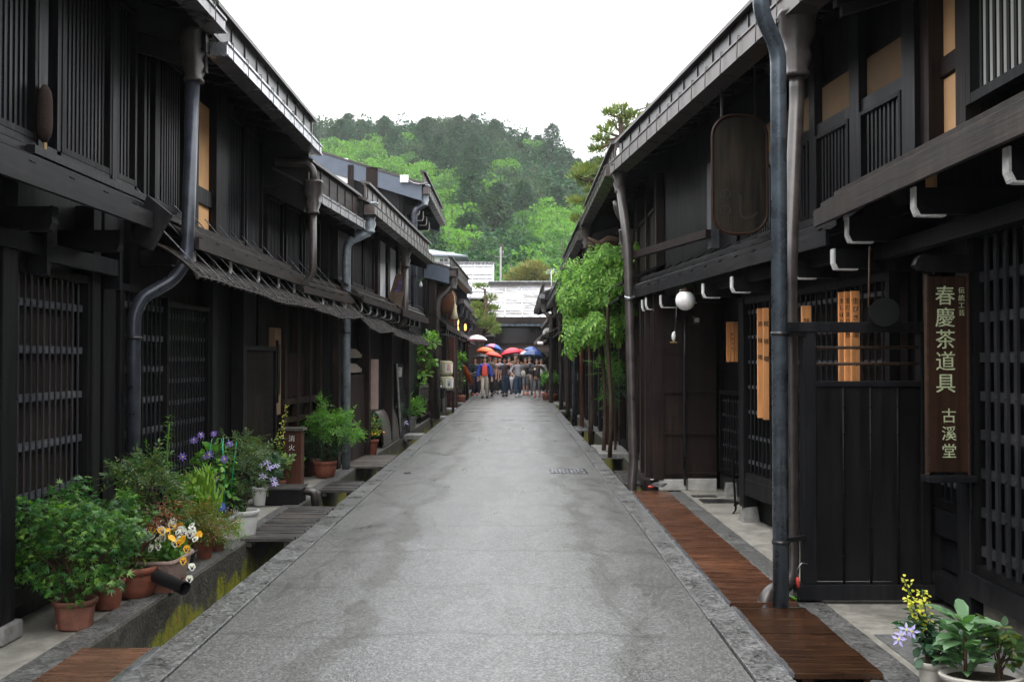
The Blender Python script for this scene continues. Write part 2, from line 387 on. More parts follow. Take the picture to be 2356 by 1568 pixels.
# ground materials
def asphalt():
    m, nt, p = newmat('asphalt_wet'); v = coords(nt)
    sx = N(nt, 'ShaderNodeSeparateXYZ'); nt.links.new(N(nt, 'ShaderNodeNewGeometry').outputs['Position'], sx.inputs[0])
    def mth(op, a, b=None, c=None):
        n = N(nt, 'ShaderNodeMath', operation=op)
        for i, x in enumerate((a, b, c)):
            if x is None: continue
            if isinstance(x, (int, float)): n.inputs[i].default_value = x
            else: nt.links.new(x, n.inputs[i])
        return n.outputs[0]
    vo = N(nt, 'ShaderNodeTexVoronoi'); vo.inputs['Scale'].default_value = 85; nt.links.new(v, vo.inputs['Vector'])
    fine = noise(nt, 140, v, 3, .7); mid = noise(nt, 2.6, coords(nt, (1, .45, 1)), 7, .7); broad = noise(nt, .45, coords(nt, (1, .5, 1)), 4)
    c = ramp(nt, vo.outputs['Color'], [(.08, (.068,.068,.067)), (.5, (.115,.115,.114)), (.95, (.22,.22,.22))])
    c = mix(nt, .8, c, ramp(nt, fine, [(.34, (.5,.5,.49)), (.66, (1.45,1.45,1.45))]), 'MULTIPLY')
    c = mix(nt, .5, c, ramp(nt, broad, [(.35, (.86,.86,.85)), (.65, (1.1,1.1,1.1))]), 'MULTIPLY')
    # worn damp strips on both sides of the smoother middle: distance of x from two wandering lines
    wob = mth('MULTIPLY', mth('SUBTRACT', noise(nt, .35, coords(nt, (.2, 1, 1)), 4, .6), .5), 1.1)
    xx = mth('ADD', sx.outputs['X'], wob); d = mth('MINIMUM', mth('ABSOLUTE', mth('ADD', xx, 1.0)), mth('ABSOLUTE', mth('SUBTRACT', xx, .62)))
    st = mth('ADD', mth('MULTIPLY', d, -2.3), mth('MULTIPLY', mid, 1.5))
    strip = ramp(nt, st, [(.40, (0,0,0)), (.68, (1,1,1))])
    c = mix(nt, strip, c, mix(nt, 1.0, c, (.62,.61,.56), 'MULTIPLY'))
    out_ = mth('MINIMUM', 1, mth('MAXIMUM', 0, mth('MULTIPLY', mth('SUBTRACT', mth('ABSOLUTE', mth('ADD', xx, .19)), .75), 2.5)))
    c = mix(nt, out_, c, mix(nt, 1.0, c, (.78,.78,.745), 'MULTIPLY'))
    # thin cracks running across the lane
    w2 = mth('MULTIPLY', mth('SUBTRACT', noise(nt, 1.1, coords(nt, (1, .35, 1)), 6, .6), .5), .8)
    yy = mth('DIVIDE', mth('ADD', sx.outputs['Y'], w2), 1.32); fr_ = mth('ABSOLUTE', mth('SUBTRACT', mth('FRACT', yy), .5))
    ln = mth('MULTIPLY', mth('LESS_THAN', fr_, .006), mth('GREATER_THAN', noise(nt, .8, coords(nt, (1, 2, 1)), 2), .47))
    hal = mth('MULTIPLY', mth('SUBTRACT', 1, mth('MINIMUM', 1, mth('DIVIDE', fr_, .05))), .25)
    c = mix(nt, mth('MAXIMUM', mth('MULTIPLY', ln, .65), hal), c, (.035,.034,.03))
    nt.links.new(c, p.inputs['Base Color'])
    wet = noise(nt, 1.3, coords(nt, (1.6,.5,1)), 6, .7, .6)
    mr = N(nt, 'ShaderNodeMapRange'); mr.inputs['From Min'].default_value = .45; mr.inputs['From Max'].default_value = .72
    mr.inputs['To Min'].default_value = .48; mr.inputs['To Max'].default_value = .20
    nt.links.new(wet, mr.inputs['Value']); nt.links.new(mr.outputs[0], p.inputs['Roughness'])
    h = mix(nt, .5, vo.outputs['Distance'], fine); bump(nt, p, h, .55, .0035); return m
asphalt()
def stone(name, lo, hi, scale=60, rough=(.25,.6), bs=.7, moss=0, st=(1,1,1)):
    m, nt, p = newmat(name); v = coords(nt, st)
    vo = N(nt, 'ShaderNodeTexVoronoi'); vo.inputs['Scale'].default_value = scale; nt.links.new(v, vo.inputs['Vector'])
    f = noise(nt, 3.5, v, 7, .7)
    c = ramp(nt, vo.outputs['Color'], [(.1, lo), (.9, hi)])
    c = mix(nt, .8, c, ramp(nt, f, [(.3, (.5,.5,.5)), (.7, (1.3,1.3,1.3))]), 'MULTIPLY')
    if moss:
        g = noise(nt, 2.1, coords(nt, (3,1,1.2)), 5, .7)
        z = N(nt, 'ShaderNodeSeparateXYZ'); nt.links.new(N(nt, 'ShaderNodeNewGeometry').outputs['Position'], z.inputs[0])
        mr = N(nt, 'ShaderNodeMapRange'); mr.inputs['From Min'].default_value = -.02; mr.inputs['From Max'].default_value = -.42
        mr.inputs['To Min'].default_value = -.16; mr.inputs['To Max'].default_value = .22
        nt.links.new(z.outputs['Z'], mr.inputs['Value'])
        ad = N(nt, 'ShaderNodeMath', operation='ADD'); nt.links.new(g, ad.inputs[0]); nt.links.new(mr.outputs[0], ad.inputs[1])
        fac = ramp(nt, ad.outputs[0], [(.5, (0,0,0)), (.6, (1,1,1))])
        mc = ramp(nt, noise(nt, 9, coords(nt, (4,1.5,.5)), 4, .7), [(.35, (.07,.085,.012)), (.52, (.24,.24,.02)), (.62, (.20,.19,.02)), (.72, (.33,.11,.02))])
        c = mix(nt, fac, c, mc)
    nt.links.new(c, p.inputs['Base Color']); rr(nt, p, f, *rough)
    h = mix(nt, .5, f, vo.outputs['Distance']); bump(nt, p, h, bs, .008); return m
stone('kerb_granite', (.045,.045,.044), (.19,.19,.185), 48, (.2,.5), 1.0)
stone('edge_granite', (.045,.045,.042), (.15,.148,.14), 55, (.3,.6), .9)
stone('mossy_wall', (.045,.042,.035), (.10,.095,.075), 45, (.4,.7), .9, 1)
stone('concrete_wet', (.23,.215,.185), (.30,.285,.25), 25, (.3,.65), .25)
stone('concrete_dark', (.10,.10,.098), (.17,.17,.165), 60, (.3,.6), .5)
stone('earth', (.05,.06,.03), (.09,.10,.05), 8, (.8,1), .5)
plain('channel_bed', (.02,.022,.016), .25, 0, .4, 7, .3)
def glassy(name, col, rough, tr):
    m, nt, p = newmat(name); p.inputs['Base Color'].default_value = (*col, 1); p.inputs['Roughness'].default_value = rough
    p.inputs['Transmission Weight'].default_value = tr; p.inputs['IOR'].default_value = 1.33; return m
glassy('water', (.6,.65,.6), .03, .9); glassy('clear_plastic', (.85,.87,.9), .25, .6)
m, nt, p = newmat('lamp_globe'); p.inputs['Base Color'].default_value = (.82,.81,.79,1); p.inputs['Roughness'].default_value = .2
p.inputs['Subsurface Weight'].default_value = .2
m, nt, p = newmat('lantern_glow'); p.inputs['Base Color'].default_value = (.9,.45,.12,1)
p.inputs['Emission Color'].default_value = (1,.42,.10,1); p.inputs['Emission Strength'].default_value = 1.6
m, nt, p = newmat('dark_glass'); p.inputs['Base Color'].default_value = (.02,.022,.025,1); p.inputs['Roughness'].default_value = .08
def roof_wet():
    m, nt, p = newmat('roof_wet')
    f = noise(nt, .9, coords(nt, (.8,1.8,1)), 5, .65, .6)
    nt.links.new(ramp(nt, f, [(.42, (.14,.125,.115)), (.58, (.50,.50,.51))]), p.inputs['Base Color'])
    nt.links.new(ramp(nt, f, [(.42, (.5,.5,.5)), (.58, (.22,.22,.22))]), p.inputs['Roughness'])
    p.inputs['Metallic'].default_value = .75
roof_wet()
def reedy():
    m, nt, p = newmat('forest_floor'); f = noise(nt, .12, coords(nt), 6)
    nt.links.new(ramp(nt, f, [(.3, (.010,.024,.012)), (.7, (.025,.05,.02))]), p.inputs['Base Color']); p.inputs['Roughness'].default_value = .95
reedy()
# ================================================================== SETTING
def struct(mb, name, mat, bevel=0):
    o = mb.build(name, mat, bevel=bevel); o['kind'] = 'structure'; return o
rnd = random.Random(7)
YE = 53.0
mb = MB()
def roadz(x, y): return -.012*abs((x+.28)/1.44)**2*1.0
mb.grid(lambda u, v: (-1.72+u*2.88, -4+v*(YE+6), roadz(-1.72+u*2.88, 0)), 12, 120)
struct(mb, 'road', 'asphalt_wet')
# cross street at the far end
mb = MB(); mb.box(YE+2, YE+6, -30, 30, -.1, -.018); struct(mb, 'cross_street', 'asphalt_wet')
for nm, x0, x1 in (('kerb_left', -1.925, -1.722), ('kerb_right', 1.162, 1.352)):
    mb = MB(); y = -4.0
    while y < YE:
        L = rnd.uniform(.9, 1.5); j = rnd.uniform(-.006, .006)
        mb.box(y+.004, min(y+L, YE)-.004, x0+rnd.uniform(-.006,.006), x1+rnd.uniform(-.004,.004), -.5, .006+j*.6); y += L
    struct(mb, nm, 'kerb_granite', .005)
mb = MB(); mb.box(-4, YE, -2.32, -1.90, -.62, -.50); mb.box(-4, YE, 1.33, 1.75, -.62, -.50); struct(mb, 'channel_bed', 'channel_bed')
mb = MB(); mb.box(-4, YE, -2.318, -1.922, -.5, -.42); mb.box(-4, YE, 1.354, 1.728, -.5, -.42); struct(mb, 'channel_water', 'dark_glass')
mb = MB(); mb.box(-4, 29, -2.50, -2.312, -.6, .004); struct(mb, 'platform_edge_left', 'mossy_wall', .012)
mb = MB(); mb.box(29, YE, -2.50, -2.312, -.6, .004); struct(mb, 'platform_edge_far_left', 'mossy_wall', .012)
mb = MB(); mb.box(-4, 13, 1.735, 1.80, -.6, -.012); mb.box(-4, 12.4, 1.80, 1.98, -.6, .006); struct(mb, 'platform_edge_right', 'edge_granite', .01)
mb = MB(); mb.box(13, YE, 1.735, 1.95, -.6, .004); struct(mb, 'platform_edge_far_right', 'mossy_wall', .012)
# top faces of the granite strips left
mb = MB(); mb.box(-4, 29, -2.498, -2.318, .004, .009); struct(mb, 'edge_strip_left', 'edge_granite')
mb = MB(); mb.box(-4, YE, -9, -2.502, -.6, -.004); struct(mb, 'pavement_left', 'concrete_wet')
mb = MB(); mb.box(-4, 14, 1.982, 9, -.6, -.004); mb.box(14, YE, 1.952, 9, -.6, -.004); struct(mb, 'pavement_right', 'concrete_wet')
mb = MB(); mb.box(3.5, 5.95, 2.03, 2.62, -.004, .003); struct(mb, 'pavement_patch', 'concrete_dark')
# land and hill: one sheet to the horizon
def hillh(x, y):
    t = max(0, y-85); h = 0
    if t > 0:
        s = t/175; s = min(s, 1.35); h = 54*(s**1.25 if s < 1 else 1 + (s-1)*.15)
    side = 1 - .008*min(60, max(0, x+5)) - .001*max(0, -x-60)
    return -.62 + h*max(.25, side)
def hy(v): return -60 + v*v*1460
mb = MB(); mb.grid(lambda u, v: ((u-.5)*1800*(.2+.8*abs(2*u-1)), hy(v), hillh((u-.5)*1800*(.2+.8*abs(2*u-1)), hy(v)) if hy(v) > 60 else -.62), 70, 70)
g = struct(mb, 'ground', 'forest_floor')
# joints of the far paving, manhole and drain grate
mb = MB()
y = 27.0
while y < 50:
    mb.box(y, y+.018, -1.70+rnd.uniform(0,.8), 1.14-rnd.uniform(0,.3), -.012, .0005); y += 2.4
for x in (-.1, .55): mb.box(22, 50, x, x+.012, -.012, .0005)
struct(mb, 'paving_joints', 'concrete_dark')
t = thing('drain_grate', 'small iron grid in the wet asphalt near the right kerb', 'drain grate', (.72, 14.9, 0))
mb = MB(); mb.box(14.45, 15.05, .47, 1.0, -.02, .002); mb.build('frame', 'metal_grey', t)
mb = MB()
for i in range(9): mb.box(14.47, 15.03, .50+i*.053, .525+i*.053, .0025, .007)
for i in range(4): mb.box(14.5+i*.15, 14.53+i*.15, .49, .98, .007, .010)
mb.build('grid', 'metal_silver', t)
for i, (px, py, r, lab) in enumerate(((937, 1087, .05, 'little dark valve cover in the asphalt beside the left kerb'),
                                  (1165, 966, .16, 'distant round manhole cover in the middle of the lane'),)):
    c = G(px, py); mb = MB(); mb.lathe([(r, -.02), (r, .004), (r*.94, .006), (r*.9, .003), (.001, .003)], (c.x, c.y, 0), 20, cap=False)
    o = mb.build('manhole_cover', 'metal_dark'); tag(o, lab, 'manhole cover')
for py, x0, x1, lab in ((1102, None, None, 'rectangular floor hatch on the wet pavement by the brown panel wall, the farther of two'),
                   (1133, None, None, 'rectangular floor hatch on the wet pavement by the brown panel wall, the nearer of two')):
    pass
t = thing('floor_hatch', 'dark rectangular hatch plates set in the pavement before the brown panel wall', 'floor hatch', (2.1, 11.8, 0))
for (a0, a1, o0, o1) in ((11.95, 12.1, 2.02, 2.3), (11.45, 11.75, 2.05, 2.45)):
    mb = MB(); mb.box(a0, a1, o0, o1, -.01, .004); mb.build('plate', 'metal_dark', t)
mb = MB(); mb.box(5.0, 5.03, 2.02, 2.6, -.003, .006)
def vbar(mb, a, b, w, z0, z1): mb.bar((a[0], a[1], (z0+z1)/2), (b[0], b[1], (z0+z1)/2), w, z1-z0)

# ================================================================== HOUSE KIT
def lattice(fr, a0, a1, z0, z1, parent, o=.03, pitch=.085, bw=.026, rails=5, rh=.038, bar='slat_wood', rail='rail_wood', fr_w=.05, back='black_wood', name='lattice_window', pegs=False, sill=True, backo=-.05, bd=.010):
    m = MB(fr); n = max(2, round((a1-a0-2*fr_w)/pitch)); st = (a1-a0-2*fr_w)/n
    for i in range(1, n): 
        c = a0+fr_w+i*st; m.box(c-bw/2, c+bw/2, o, o+bd, z0+fr_w, z1-fr_w)
    if isinstance(rails, int): rz = [z0+fr_w+(z1-z0-2*fr_w)*(i+.6)/rails for i in range(rails)]
    else: rz = rails
    for z in rz: m.box(a0+fr_w*.8, a1-fr_w*.8, o-.034, o-.001, z-rh/2, z+rh/2, 1)
    if pegs:
        for z in rz:
            for i in range(1, n):
                c = a0+fr_w+i*st; m.box(c-.007, c+.007, o+bd, o+bd+.006, z-.007, z+.007, 1)
    m.box(a0, a0+fr_w, o-.04, o+.036, z0, z1, 2); m.box(a1-fr_w, a1, o-.04, o+.036, z0, z1, 2)
    m.box(a0+fr_w, a1-fr_w, o-.04, o+.034, z1-fr_w, z1, 2); m.box(a0+fr_w, a1-fr_w, o-.04, o+.034, z0, z0+fr_w, 2)
    ob = m.build(name, [bar, rail, 'black_wood'], parent)
    m = MB(fr); m.box(a0+.01, a1-.01, backo-.02, backo, z0+.01, z1-.01)
    m.build('backing', back, ob); return ob

def gutter(fr, a0, a1, o, z, parent, w=.12, h=.10, mat='metal_brown', step=.45, flange=False, hook='metal_dark'):
    m = MB(fr); t = .006
    m.box(a0, a1, o-w/2, o+w/2, z-h, z-h+t); m.box(a0, a1, o+w/2-t, o+w/2, z-h+t, z); m.box(a0, a1, o-w/2, o-w/2+t, z-h+t, z)
    m.box(a0, a1, o+w/2, o+w/2+.012, z-.014, z+.004)
    m.box(a0, a0+t, o-w/2+t, o+w/2-t, z-h+t, z-.004); m.box(a1-t, a1, o-w/2+t, o+w/2-t, z-h+t, z-.004)
    m.box(a0, a1, o-w/2-.02, o+w/2+.014, z-h-.012, z-h)
    y = a0+.12
    while y < a1-.05:
        p = fr.pt; r = .005
        m.tube([p(y, o-w/2-.05, z+.05), p(y, o-w/2, z+.03), p(y, o+w/2+.018, z+.02), p(y, o+w/2+.022, z-h-.02), p(y, o-w*.1, z-h-.035), p(y, o-w*.1, z-h-.075), p(y, o-w*.9, z-h-.075)], r, 5, 1)
        y += step
    return m.build('gutter', [mat, hook], parent)

def pipe(fr, pts, r, mat, parent, collars=(), name='downpipe', bend=.08):
    m = MB(); m.tube(arc([fr.pt(*q) for q in pts], bend), r, 14)
    ob = m.build(name, mat, parent)
    for (a, o, z) in collars:
        c = MB(); q = fr.pt(a, o, z); c.tube([q-Vector((0,0,.012)), q+Vector((0,0,.012))], r*1.13, 14, caps=True)
        e = fr.pt(a, o-.12, z); c.bar(q - (q-e).normalized()*r, e, .02, .02)
        c.build('pipe_collar', 'metal_dark', ob)
    return ob
def hopper(fr, a, o, z, parent, mat='pipe_brown', s=1.0):
    m = MB(); q = fr.pt(a, o, z)
    def wob(t, z_): 
        c, s_ = abs(math.cos(t)), abs(math.sin(t)); return 1/max(c, s_)**.8
    m.lathe([(.095*s, 0), (.1*s, -.02*s), (.088*s, -.035*s), (.088*s, -.13*s), (.06*s, -.2*s), (.075*s, -.24*s), (.052*s, -.31*s), (.06*s, -.325*s), (.06*s, -.345*s)], q, 16, wob=wob)
    return m.build('rain_hopper', mat, parent)

def bracket(fr, a, z, parent, o0=0.0, o1=.42, h=.11, w=.055, end='bracket_white', dark='black_wood_y'):
    o1 += rnd.uniform(-.015, .012); h *= rnd.uniform(.93, 1.06); z += rnd.uniform(-.008, .008)
    m = MB(fr); m.box(a-w/2, a+w/2, o0, o1, z-h, z)
    ob = m.build('bracket', dark, parent)
    # painted end: a plate round the front corner, returning along the underside
    prof = [(o1+.002, z+.004), (o1+.014, z+.004), (o1+.014, z-h*.75), (o1-.004, z-h-.008), (o1-.03, z-h-.012), (o1-.16, z-h-.012), (o1-.16, z-h-.002), (o1-.02, z-h-.002), (o1+.002, z-h*.72)]
    m = MB(); A = [fr.pt(a-w/2-.003, o, zz) for o, zz in prof]; B = [fr.pt(a+w/2+.003, o, zz) for o, zz in prof]; n = len(prof)
    m.raw(A+B, [tuple(range(n)), tuple(reversed(range(n, 2*n)))] + [(i, (i+1)%n, n+(i+1)%n, n+i) for i in range(n)])
    m.build('painted_end', end, ob); return ob

def pent(fr, a0, a1, parent, o=.45, z=2.48, fh=.08, rise=.33, mat='black_wood_y', boards=True, dz=0.0, brk=(), brkz=None, beam=True, end='bracket_white', bo1=None, bh=.11):
    """pent roof over the ground floor: board roof, edge beam, battens, brackets with painted ends"""
    m = MB(fr)
    m.slab(a0, a1, -.02, z+rise, o, z, .022, 0, dz)
    m.slab(a0-.01, a1+.02, o+.001, z+.004, o+.03, z+.004, fh, 0, dz)
    m.slab(a0, a1+.12, o-.10, z+.10, o-.05, z+.07, .035, 0, dz)
    m.slab(a0, a1+.3, o-.26, z+.215, o-.20, z+.18, .04, 0, dz)
    if boards:
        a = a0+.25
        while a < a1: m.slab(a, a+.025, 0, z+rise+.018, o-.02, z+.03, .02, 0, 0); a += .48
    ob = m.build('pent_roof', mat, parent)
    if beam:
        m = MB(fr); m.box(a0+.05, a1-.05, o-.2, o-.13, z-.20, z-.12); m.build('beam', mat, parent)
    for a in brk: bracket(fr, a, (brkz or z-.04), parent, o1=bo1 or o-.03, end=end, h=bh)
    return ob

def house(name, label, fr, a0, a1, eo, ez, slope=.3, depth=5.0, fh=.27, gmat='metal_brown', fmat='metal_dark', wall='black_wood', group=None,
          gh=.10, gw=.12, verge='black_wood_y', cap='roof_board', step=.45, rafter='brown_wood', dz=0.0, gut=True, th=.03, wall_z0=0.0, fascia_step=.42, lo=.0, both=True, bdown=.30, wo=-.04):
    """eo/ez: how far the eave stands out and the height of the gutter's rim"""
    b = fr.pt((a0+a1)/2, 0, 0)
    t = thing(name, label, 'house', (b.x, b.y, 0), group)
    def zr(o): return ez+.03+(eo-o)*slope          # underside of the roof boards
    dw = depth
    # body: gabled prism set 4 cm behind the facade line
    p = fr.pt; P = [(wo, wall_z0), (wo, zr(wo)-.02), (-dw, zr(-dw)-.02), (-2*dw, zr(-.04)-.02), (-2*dw, wall_z0)]
    m = MB(); A = [p(a0+.02, o, z) for o, z in P]; B = [p(a1-.02, o, z) for o, z in P]; n = 5
    m.raw(A+B, [tuple(range(n)), tuple(reversed(range(n, 2*n)))] + [(i, (i+1)%n, n+(i+1)%n, n+i) for i in range(n)])
    m.build('wall', wall, t)
    m = MB(fr)
    m.slab(a0-.06, a1+.06, -dw, zr(-dw)+th, eo-.02, zr(eo-.02)+th, th, 0)
    m.slab(a0-.06, a1+.06, -2*dw-.5, zr(.5)+th, -dw, zr(-dw)+th, th, 0)
    a = a0
    while a < a1: m.slab(a, a+.03, -dw, zr(-dw)+th+.03, eo-.03, zr(eo)+th+.03, .03, 0); a += fascia_step*2
    m.box(a0-.08, a1+.08, -dw-.12, -dw+.12, zr(-dw)+th, zr(-dw)+th+.09)
    m.build('roof', cap, t)
    # rafters and close-boarded soffit
    m = MB(fr); a = a0+.2
    while a < a1-.05: m.slab(a, a+.045, -.04, zr(-.04)-.001, eo-.10, zr(eo-.10)-.001, .07, 0); a += .46
    for k in range(int((eo-.1)/.075)): o = .03+k*.075; m.slab(a0+.01, a1-.01, o, zr(o)-.002, o+.012, zr(o+.012)-.002, .012)
    m.build('rafters', rafter, t)
    # upright fascia (snow board) with seams and a cap
    if fh:
        m = MB(fr); zb = ez+.02
        m.box(a0-.02, a1+.02, eo-.07, eo-.045, zb, zb+fh)
        a = a0+.1
        while a < a1: m.box(a, a+.014, eo-.045, eo-.034, zb+.004, zb+fh-.03, 0); a += fascia_step
        m.slab(a0-.04, a1+.04, eo-.12, zb+fh+.05, eo+.012, zb+fh+.018, .035, 1)
        m.build('fascia_board', [fmat, cap], t)
    if gut: gutter(fr, a0, a1, eo, ez, t, gw, gh, gmat, step)
    for a in ((a0, a1) if both else (a1,)):
        m = MB(fr); s = -.035 if a == a0 else .0
        m.slab(a+s-.012, a+s+.05, -dw, zr(-dw)+th-.035, eo-.085, zr(eo-.085)+th-.035, bdown, 0); m.build('barge_board', verge, t)
    return t
# ================================================================== LEFT SIDE
HG_L = 'townhouses along the left side'; HG_R = 'townhouses along the right side'
FL = Fr(-2.95, 0, 0, -1)
# ---- nearest house
L0 = house('wooden_townhouse', 'nearest black timber house on the left, with the wide lattice front behind the potted plants', FL, -1.5, 7.95, .66, 4.17, gmat='metal_grey', group=HG_L, rafter='black_wood', fh=.25)
m = MB(FL); m.box(5.70, 5.87, -.03, .14, .10, 2.75); m.box(7.02, 7.15, -.03, .10, .12, 2.6); m.box(7.28, 7.50, -.03, .07, .06, 2.6); m.build('post', 'black_wood', L0, bevel=.006)
m = MB(FL); m.box(5.67, 5.91, -.10, .17, 0, .10); m.build('footing_stone', 'stone_grey', L0, bevel=.012)
m = MB(FL); m.box(5.9, 7.02, -.03, .09, .14, .27); m.box(7.16, 7.36, -.03, .02, .1, .3); m.build('sill', 'black_wood_y', L0, bevel=.006)
lattice(FL, 5.93, 7.03, .27, 2.12, L0, o=.045, pitch=.083, bw=.020, bd=.008, bar='lat_bar', rails=[.44,.74,1.04,1.33,1.62,1.90], rh=.045, pegs=True, back='brown_wood', backo=-.01)
m = MB(FL)
for z in (.35,.65,.95,1.25,1.55,1.85,2.1): m.box(7.15, 7.28, .0, .025, z, z+.03)
m.build('ledged_panel', 'black_wood_y', L0)
# upper floor slats
for a0, a1 in ((5.2, 6.28), (6.62, 7.44), (7.52, 7.93)):
    lattice(FL, a0, a1, 2.88, 4.22, L0, o=.02, pitch=.062, bw=.03, rails=0, fr_w=.04, name='slatted_window', bar='slat_wood', back='black_wood', backo=-.03)
m = MB(FL); m.box(6.28, 6.40, -.03, .06, 2.7, 4.3); m.box(6.56, 6.62, -.03, .05, 2.7, 4.3); m.box(7.44, 7.52, -.03, .06, 2.7, 4.3); m.box(-1, 7.9, -.03, .05, 2.80, 2.88); m.build('post', 'slat_wood', L0)
pent(FL, -1.2, 6.85, L0, o=.52, z=2.53, fh=.11, rise=.30, brk=(), beam=False)
for a in (4.6, 5.72, 6.72): bracket(FL, a, 2.40, L0, o1=.40, end='slat_wood', h=.13, w=.07)
m = MB(FL); m.box(3, 6.12, .10, .16, 2.18, 2.28); m.box(6.17, 7.25, .12, .18, 2.14, 2.25); m.build('beam', 'slat_wood', L0)
m = MB(FL); m.box(6.12, 6.17, .08, .19, 2.06, 2.34); m.box(7.25, 7.29, .08, .19, 2.05, 2.34); m.build('hanger_post', 'slat_wood', L0)
P = [AT(x, y, 6.90) for x, y in ((338,448),(392,492),(346,574),(300,556))]
m = MB(); m.hexa(P+[q+Vector((0,.06,0)) for q in P]); m.build('end_board', 'black_wood_y', L0)
m = MB(); m.bar(AX(70, 342, -2.60), AX(400, 487, -2.60), .05, .045); m.build('roof_batten', 'slat_wood', L0)
hopper(FL, 8.02, .46, 4.10, L0, 'pipe_brown', 1.15)
pipe(FL, [(8.02,.455,3.75), (8.0,.42,2.34), (7.90,.36,2.17), (7.76,.16,2.02), (7.72,.12,1.9), (7.72,.12,.0)], .050, 'pipe_navy', L0, [(7.72,.12,1.72), (7.72,.12,.86)], bend=.12)

# ---- second house
L1 = house('wooden_townhouse', 'second black house on the left with an ochre plaster strip upstairs', FL, 8.05, 12.0, .64, 4.03, gmat='metal_silver', group=HG_L, rafter='black_wood', fh=.27, gw=.13)
lattice(FL, 7.55, 8.63, .32, 2.12, L1, o=.045, pitch=.10, rails=7, rh=.045, back='black_wood')
lattice(FL, 8.65, 9.85, .30, 2.05, L1, o=.02, pitch=.078, bw=.022, rails=9, rh=.035, back='black_wood', fr_w=.04)
m = MB(FL); m.box(7.55, 9.9, -.03, .08, .10, .31); m.build('sill', 'slat_wood', L1)
lattice(FL, 11.0, 12.45, .45, 1.72, L1, o=.06, pitch=.055, bw=.020, rails=8, rh=.02, back='brown_wood', fr_w=.05, bar='brown_wood_y', rail='metal_brown')
m = MB(FL); m.box(9.87, 10.02, -.03, .08, .0, 2.5); m.box(10.9, 10.99, -.03, .1, 0, 2.5); m.build('post', 'black_wood', L1)
m = MB(FL); m.box(12.47, 12.78, -.035, .07, .9, 1.95); m.build('plaster_panel', 'tan_and_shaded_ochre', L1)
m = MB(FL); m.box(12.55, 12.66, .07, .09, 1.15, 1.75); m.box(12.50, 12.53, .07, .10, 1.05, 1.8); m.build('panel_strip', 'black_wood', L1)
for a0, a1 in ((8.08, 8.37), (8.48, 9.1), (10.42, 11.1), (11.18, 11.9)):
    lattice(FL, a0, a1, 2.78, 4.08, L1, o=.02, pitch=.06, bw=.028, rails=0, fr_w=.04, name='slatted_window', back='black_wood', backo=-.03)
m = MB(FL); m.box(9.50, 10.02, -.035, -.012, 2.68, 3.98); m.build('plaster_panel', 'ochre_plaster', L1)
m = MB(FL); m.box(8.38, 8.46, -.03, .05, 2.6, 4.2); m.box(9.36, 9.5, -.03, .05, 2.6, 4.2); m.box(10.03, 10.4, -.03, .06, 2.6, 4.2); m.box(9.5, 10.03, -.02, .02, 3.02, 3.17); m.box(8.05, 12, -.03, .03, 2.62, 2.76); m.build('post', 'black_wood', L1)
pent(FL, 8.05, 12.1, L1, o=.47, z=2.50, fh=.09, rise=.27, brk=(8.2, 9.2, 10.2, 11.1, 11.9), mat='brown_wood_y', brkz=2.42, bo1=.42)
m = MB(); q0, q1 = FL.pt(11.98, .56, 4.02), FL.pt(11.98, -.7, 4.28); m.hexa([q0+Vector((0,0,-.40)), q0+Vector((0,.04,-.40)), q1+Vector((0,.04,-.80)), q1+Vector((0,0,-.80)), q0, q0+Vector((0,.04,0)), q1+Vector((0,.04,0)), q1]); m.build('wing_board', 'slat_wood', L1)

# ---- third
FL2 = Fr(-2.95, 12.0, 4, -1)
L2 = house('wooden_townhouse', 'third house on the left, low eave with a weathered brown snow board and brown pipe', FL2, 12.05, 14.6, .60, 3.50, gmat='metal_grey', fmat='brown_wood_y', group=HG_L, fh=.34, slope=.5, depth=4)
for a0, a1 in ((12.1, 12.75), (12.85, 13.6), (13.7, 14.5)):
    lattice(FL2, a0, a1, 2.62, 3.5, L2, o=.02, pitch=.055, bw=.026, rails=0, fr_w=.04, name='slatted_window', back='black_wood', backo=-.03)
pent(FL2, 12.1, 14.6, L2, o=.46, z=2.42, fh=.08, rise=.2, brk=(12.6, 13.2, 13.8, 14.4), mat='brown_wood_y', brkz=2.34, bo1=.42)
hopper(FL2, 12.0, .62, 3.62, L2, 'pipe_brown', 1.1)
pipe(FL2, [(11.9,.2,3.82), (11.98,.55,3.82), (12.0,.62,3.74), (12.0,.62,3.6)], .045, 'pipe_brown', L2, name='pipe_elbow')
pipe(FL2, [(12.0,.62,3.35), (12.0,.62,2.55), (12.0,.5,2.42), (12.0,.22,2.36)], .04, 'pipe_brown', L2)
m = MB(FL2); 
for a in (12.85, 13.4, 14.0, 14.55): m.box(a, a+.09, -.03, .05, 0, 2.5)
m.box(12.8, 14.6, -.03, .04, 1.0, 1.08); m.box(12.8, 14.6, -.03, .04, .78, .84)
m.build('post', 'brown_wood', L2)
m = MB(FL2)
for i in range(16): m.box(12.98+i*.05, 13.0+i*.05, 0, .03, 1.1, 1.65)
m.build('fine_slats', 'brown_wood', L2)

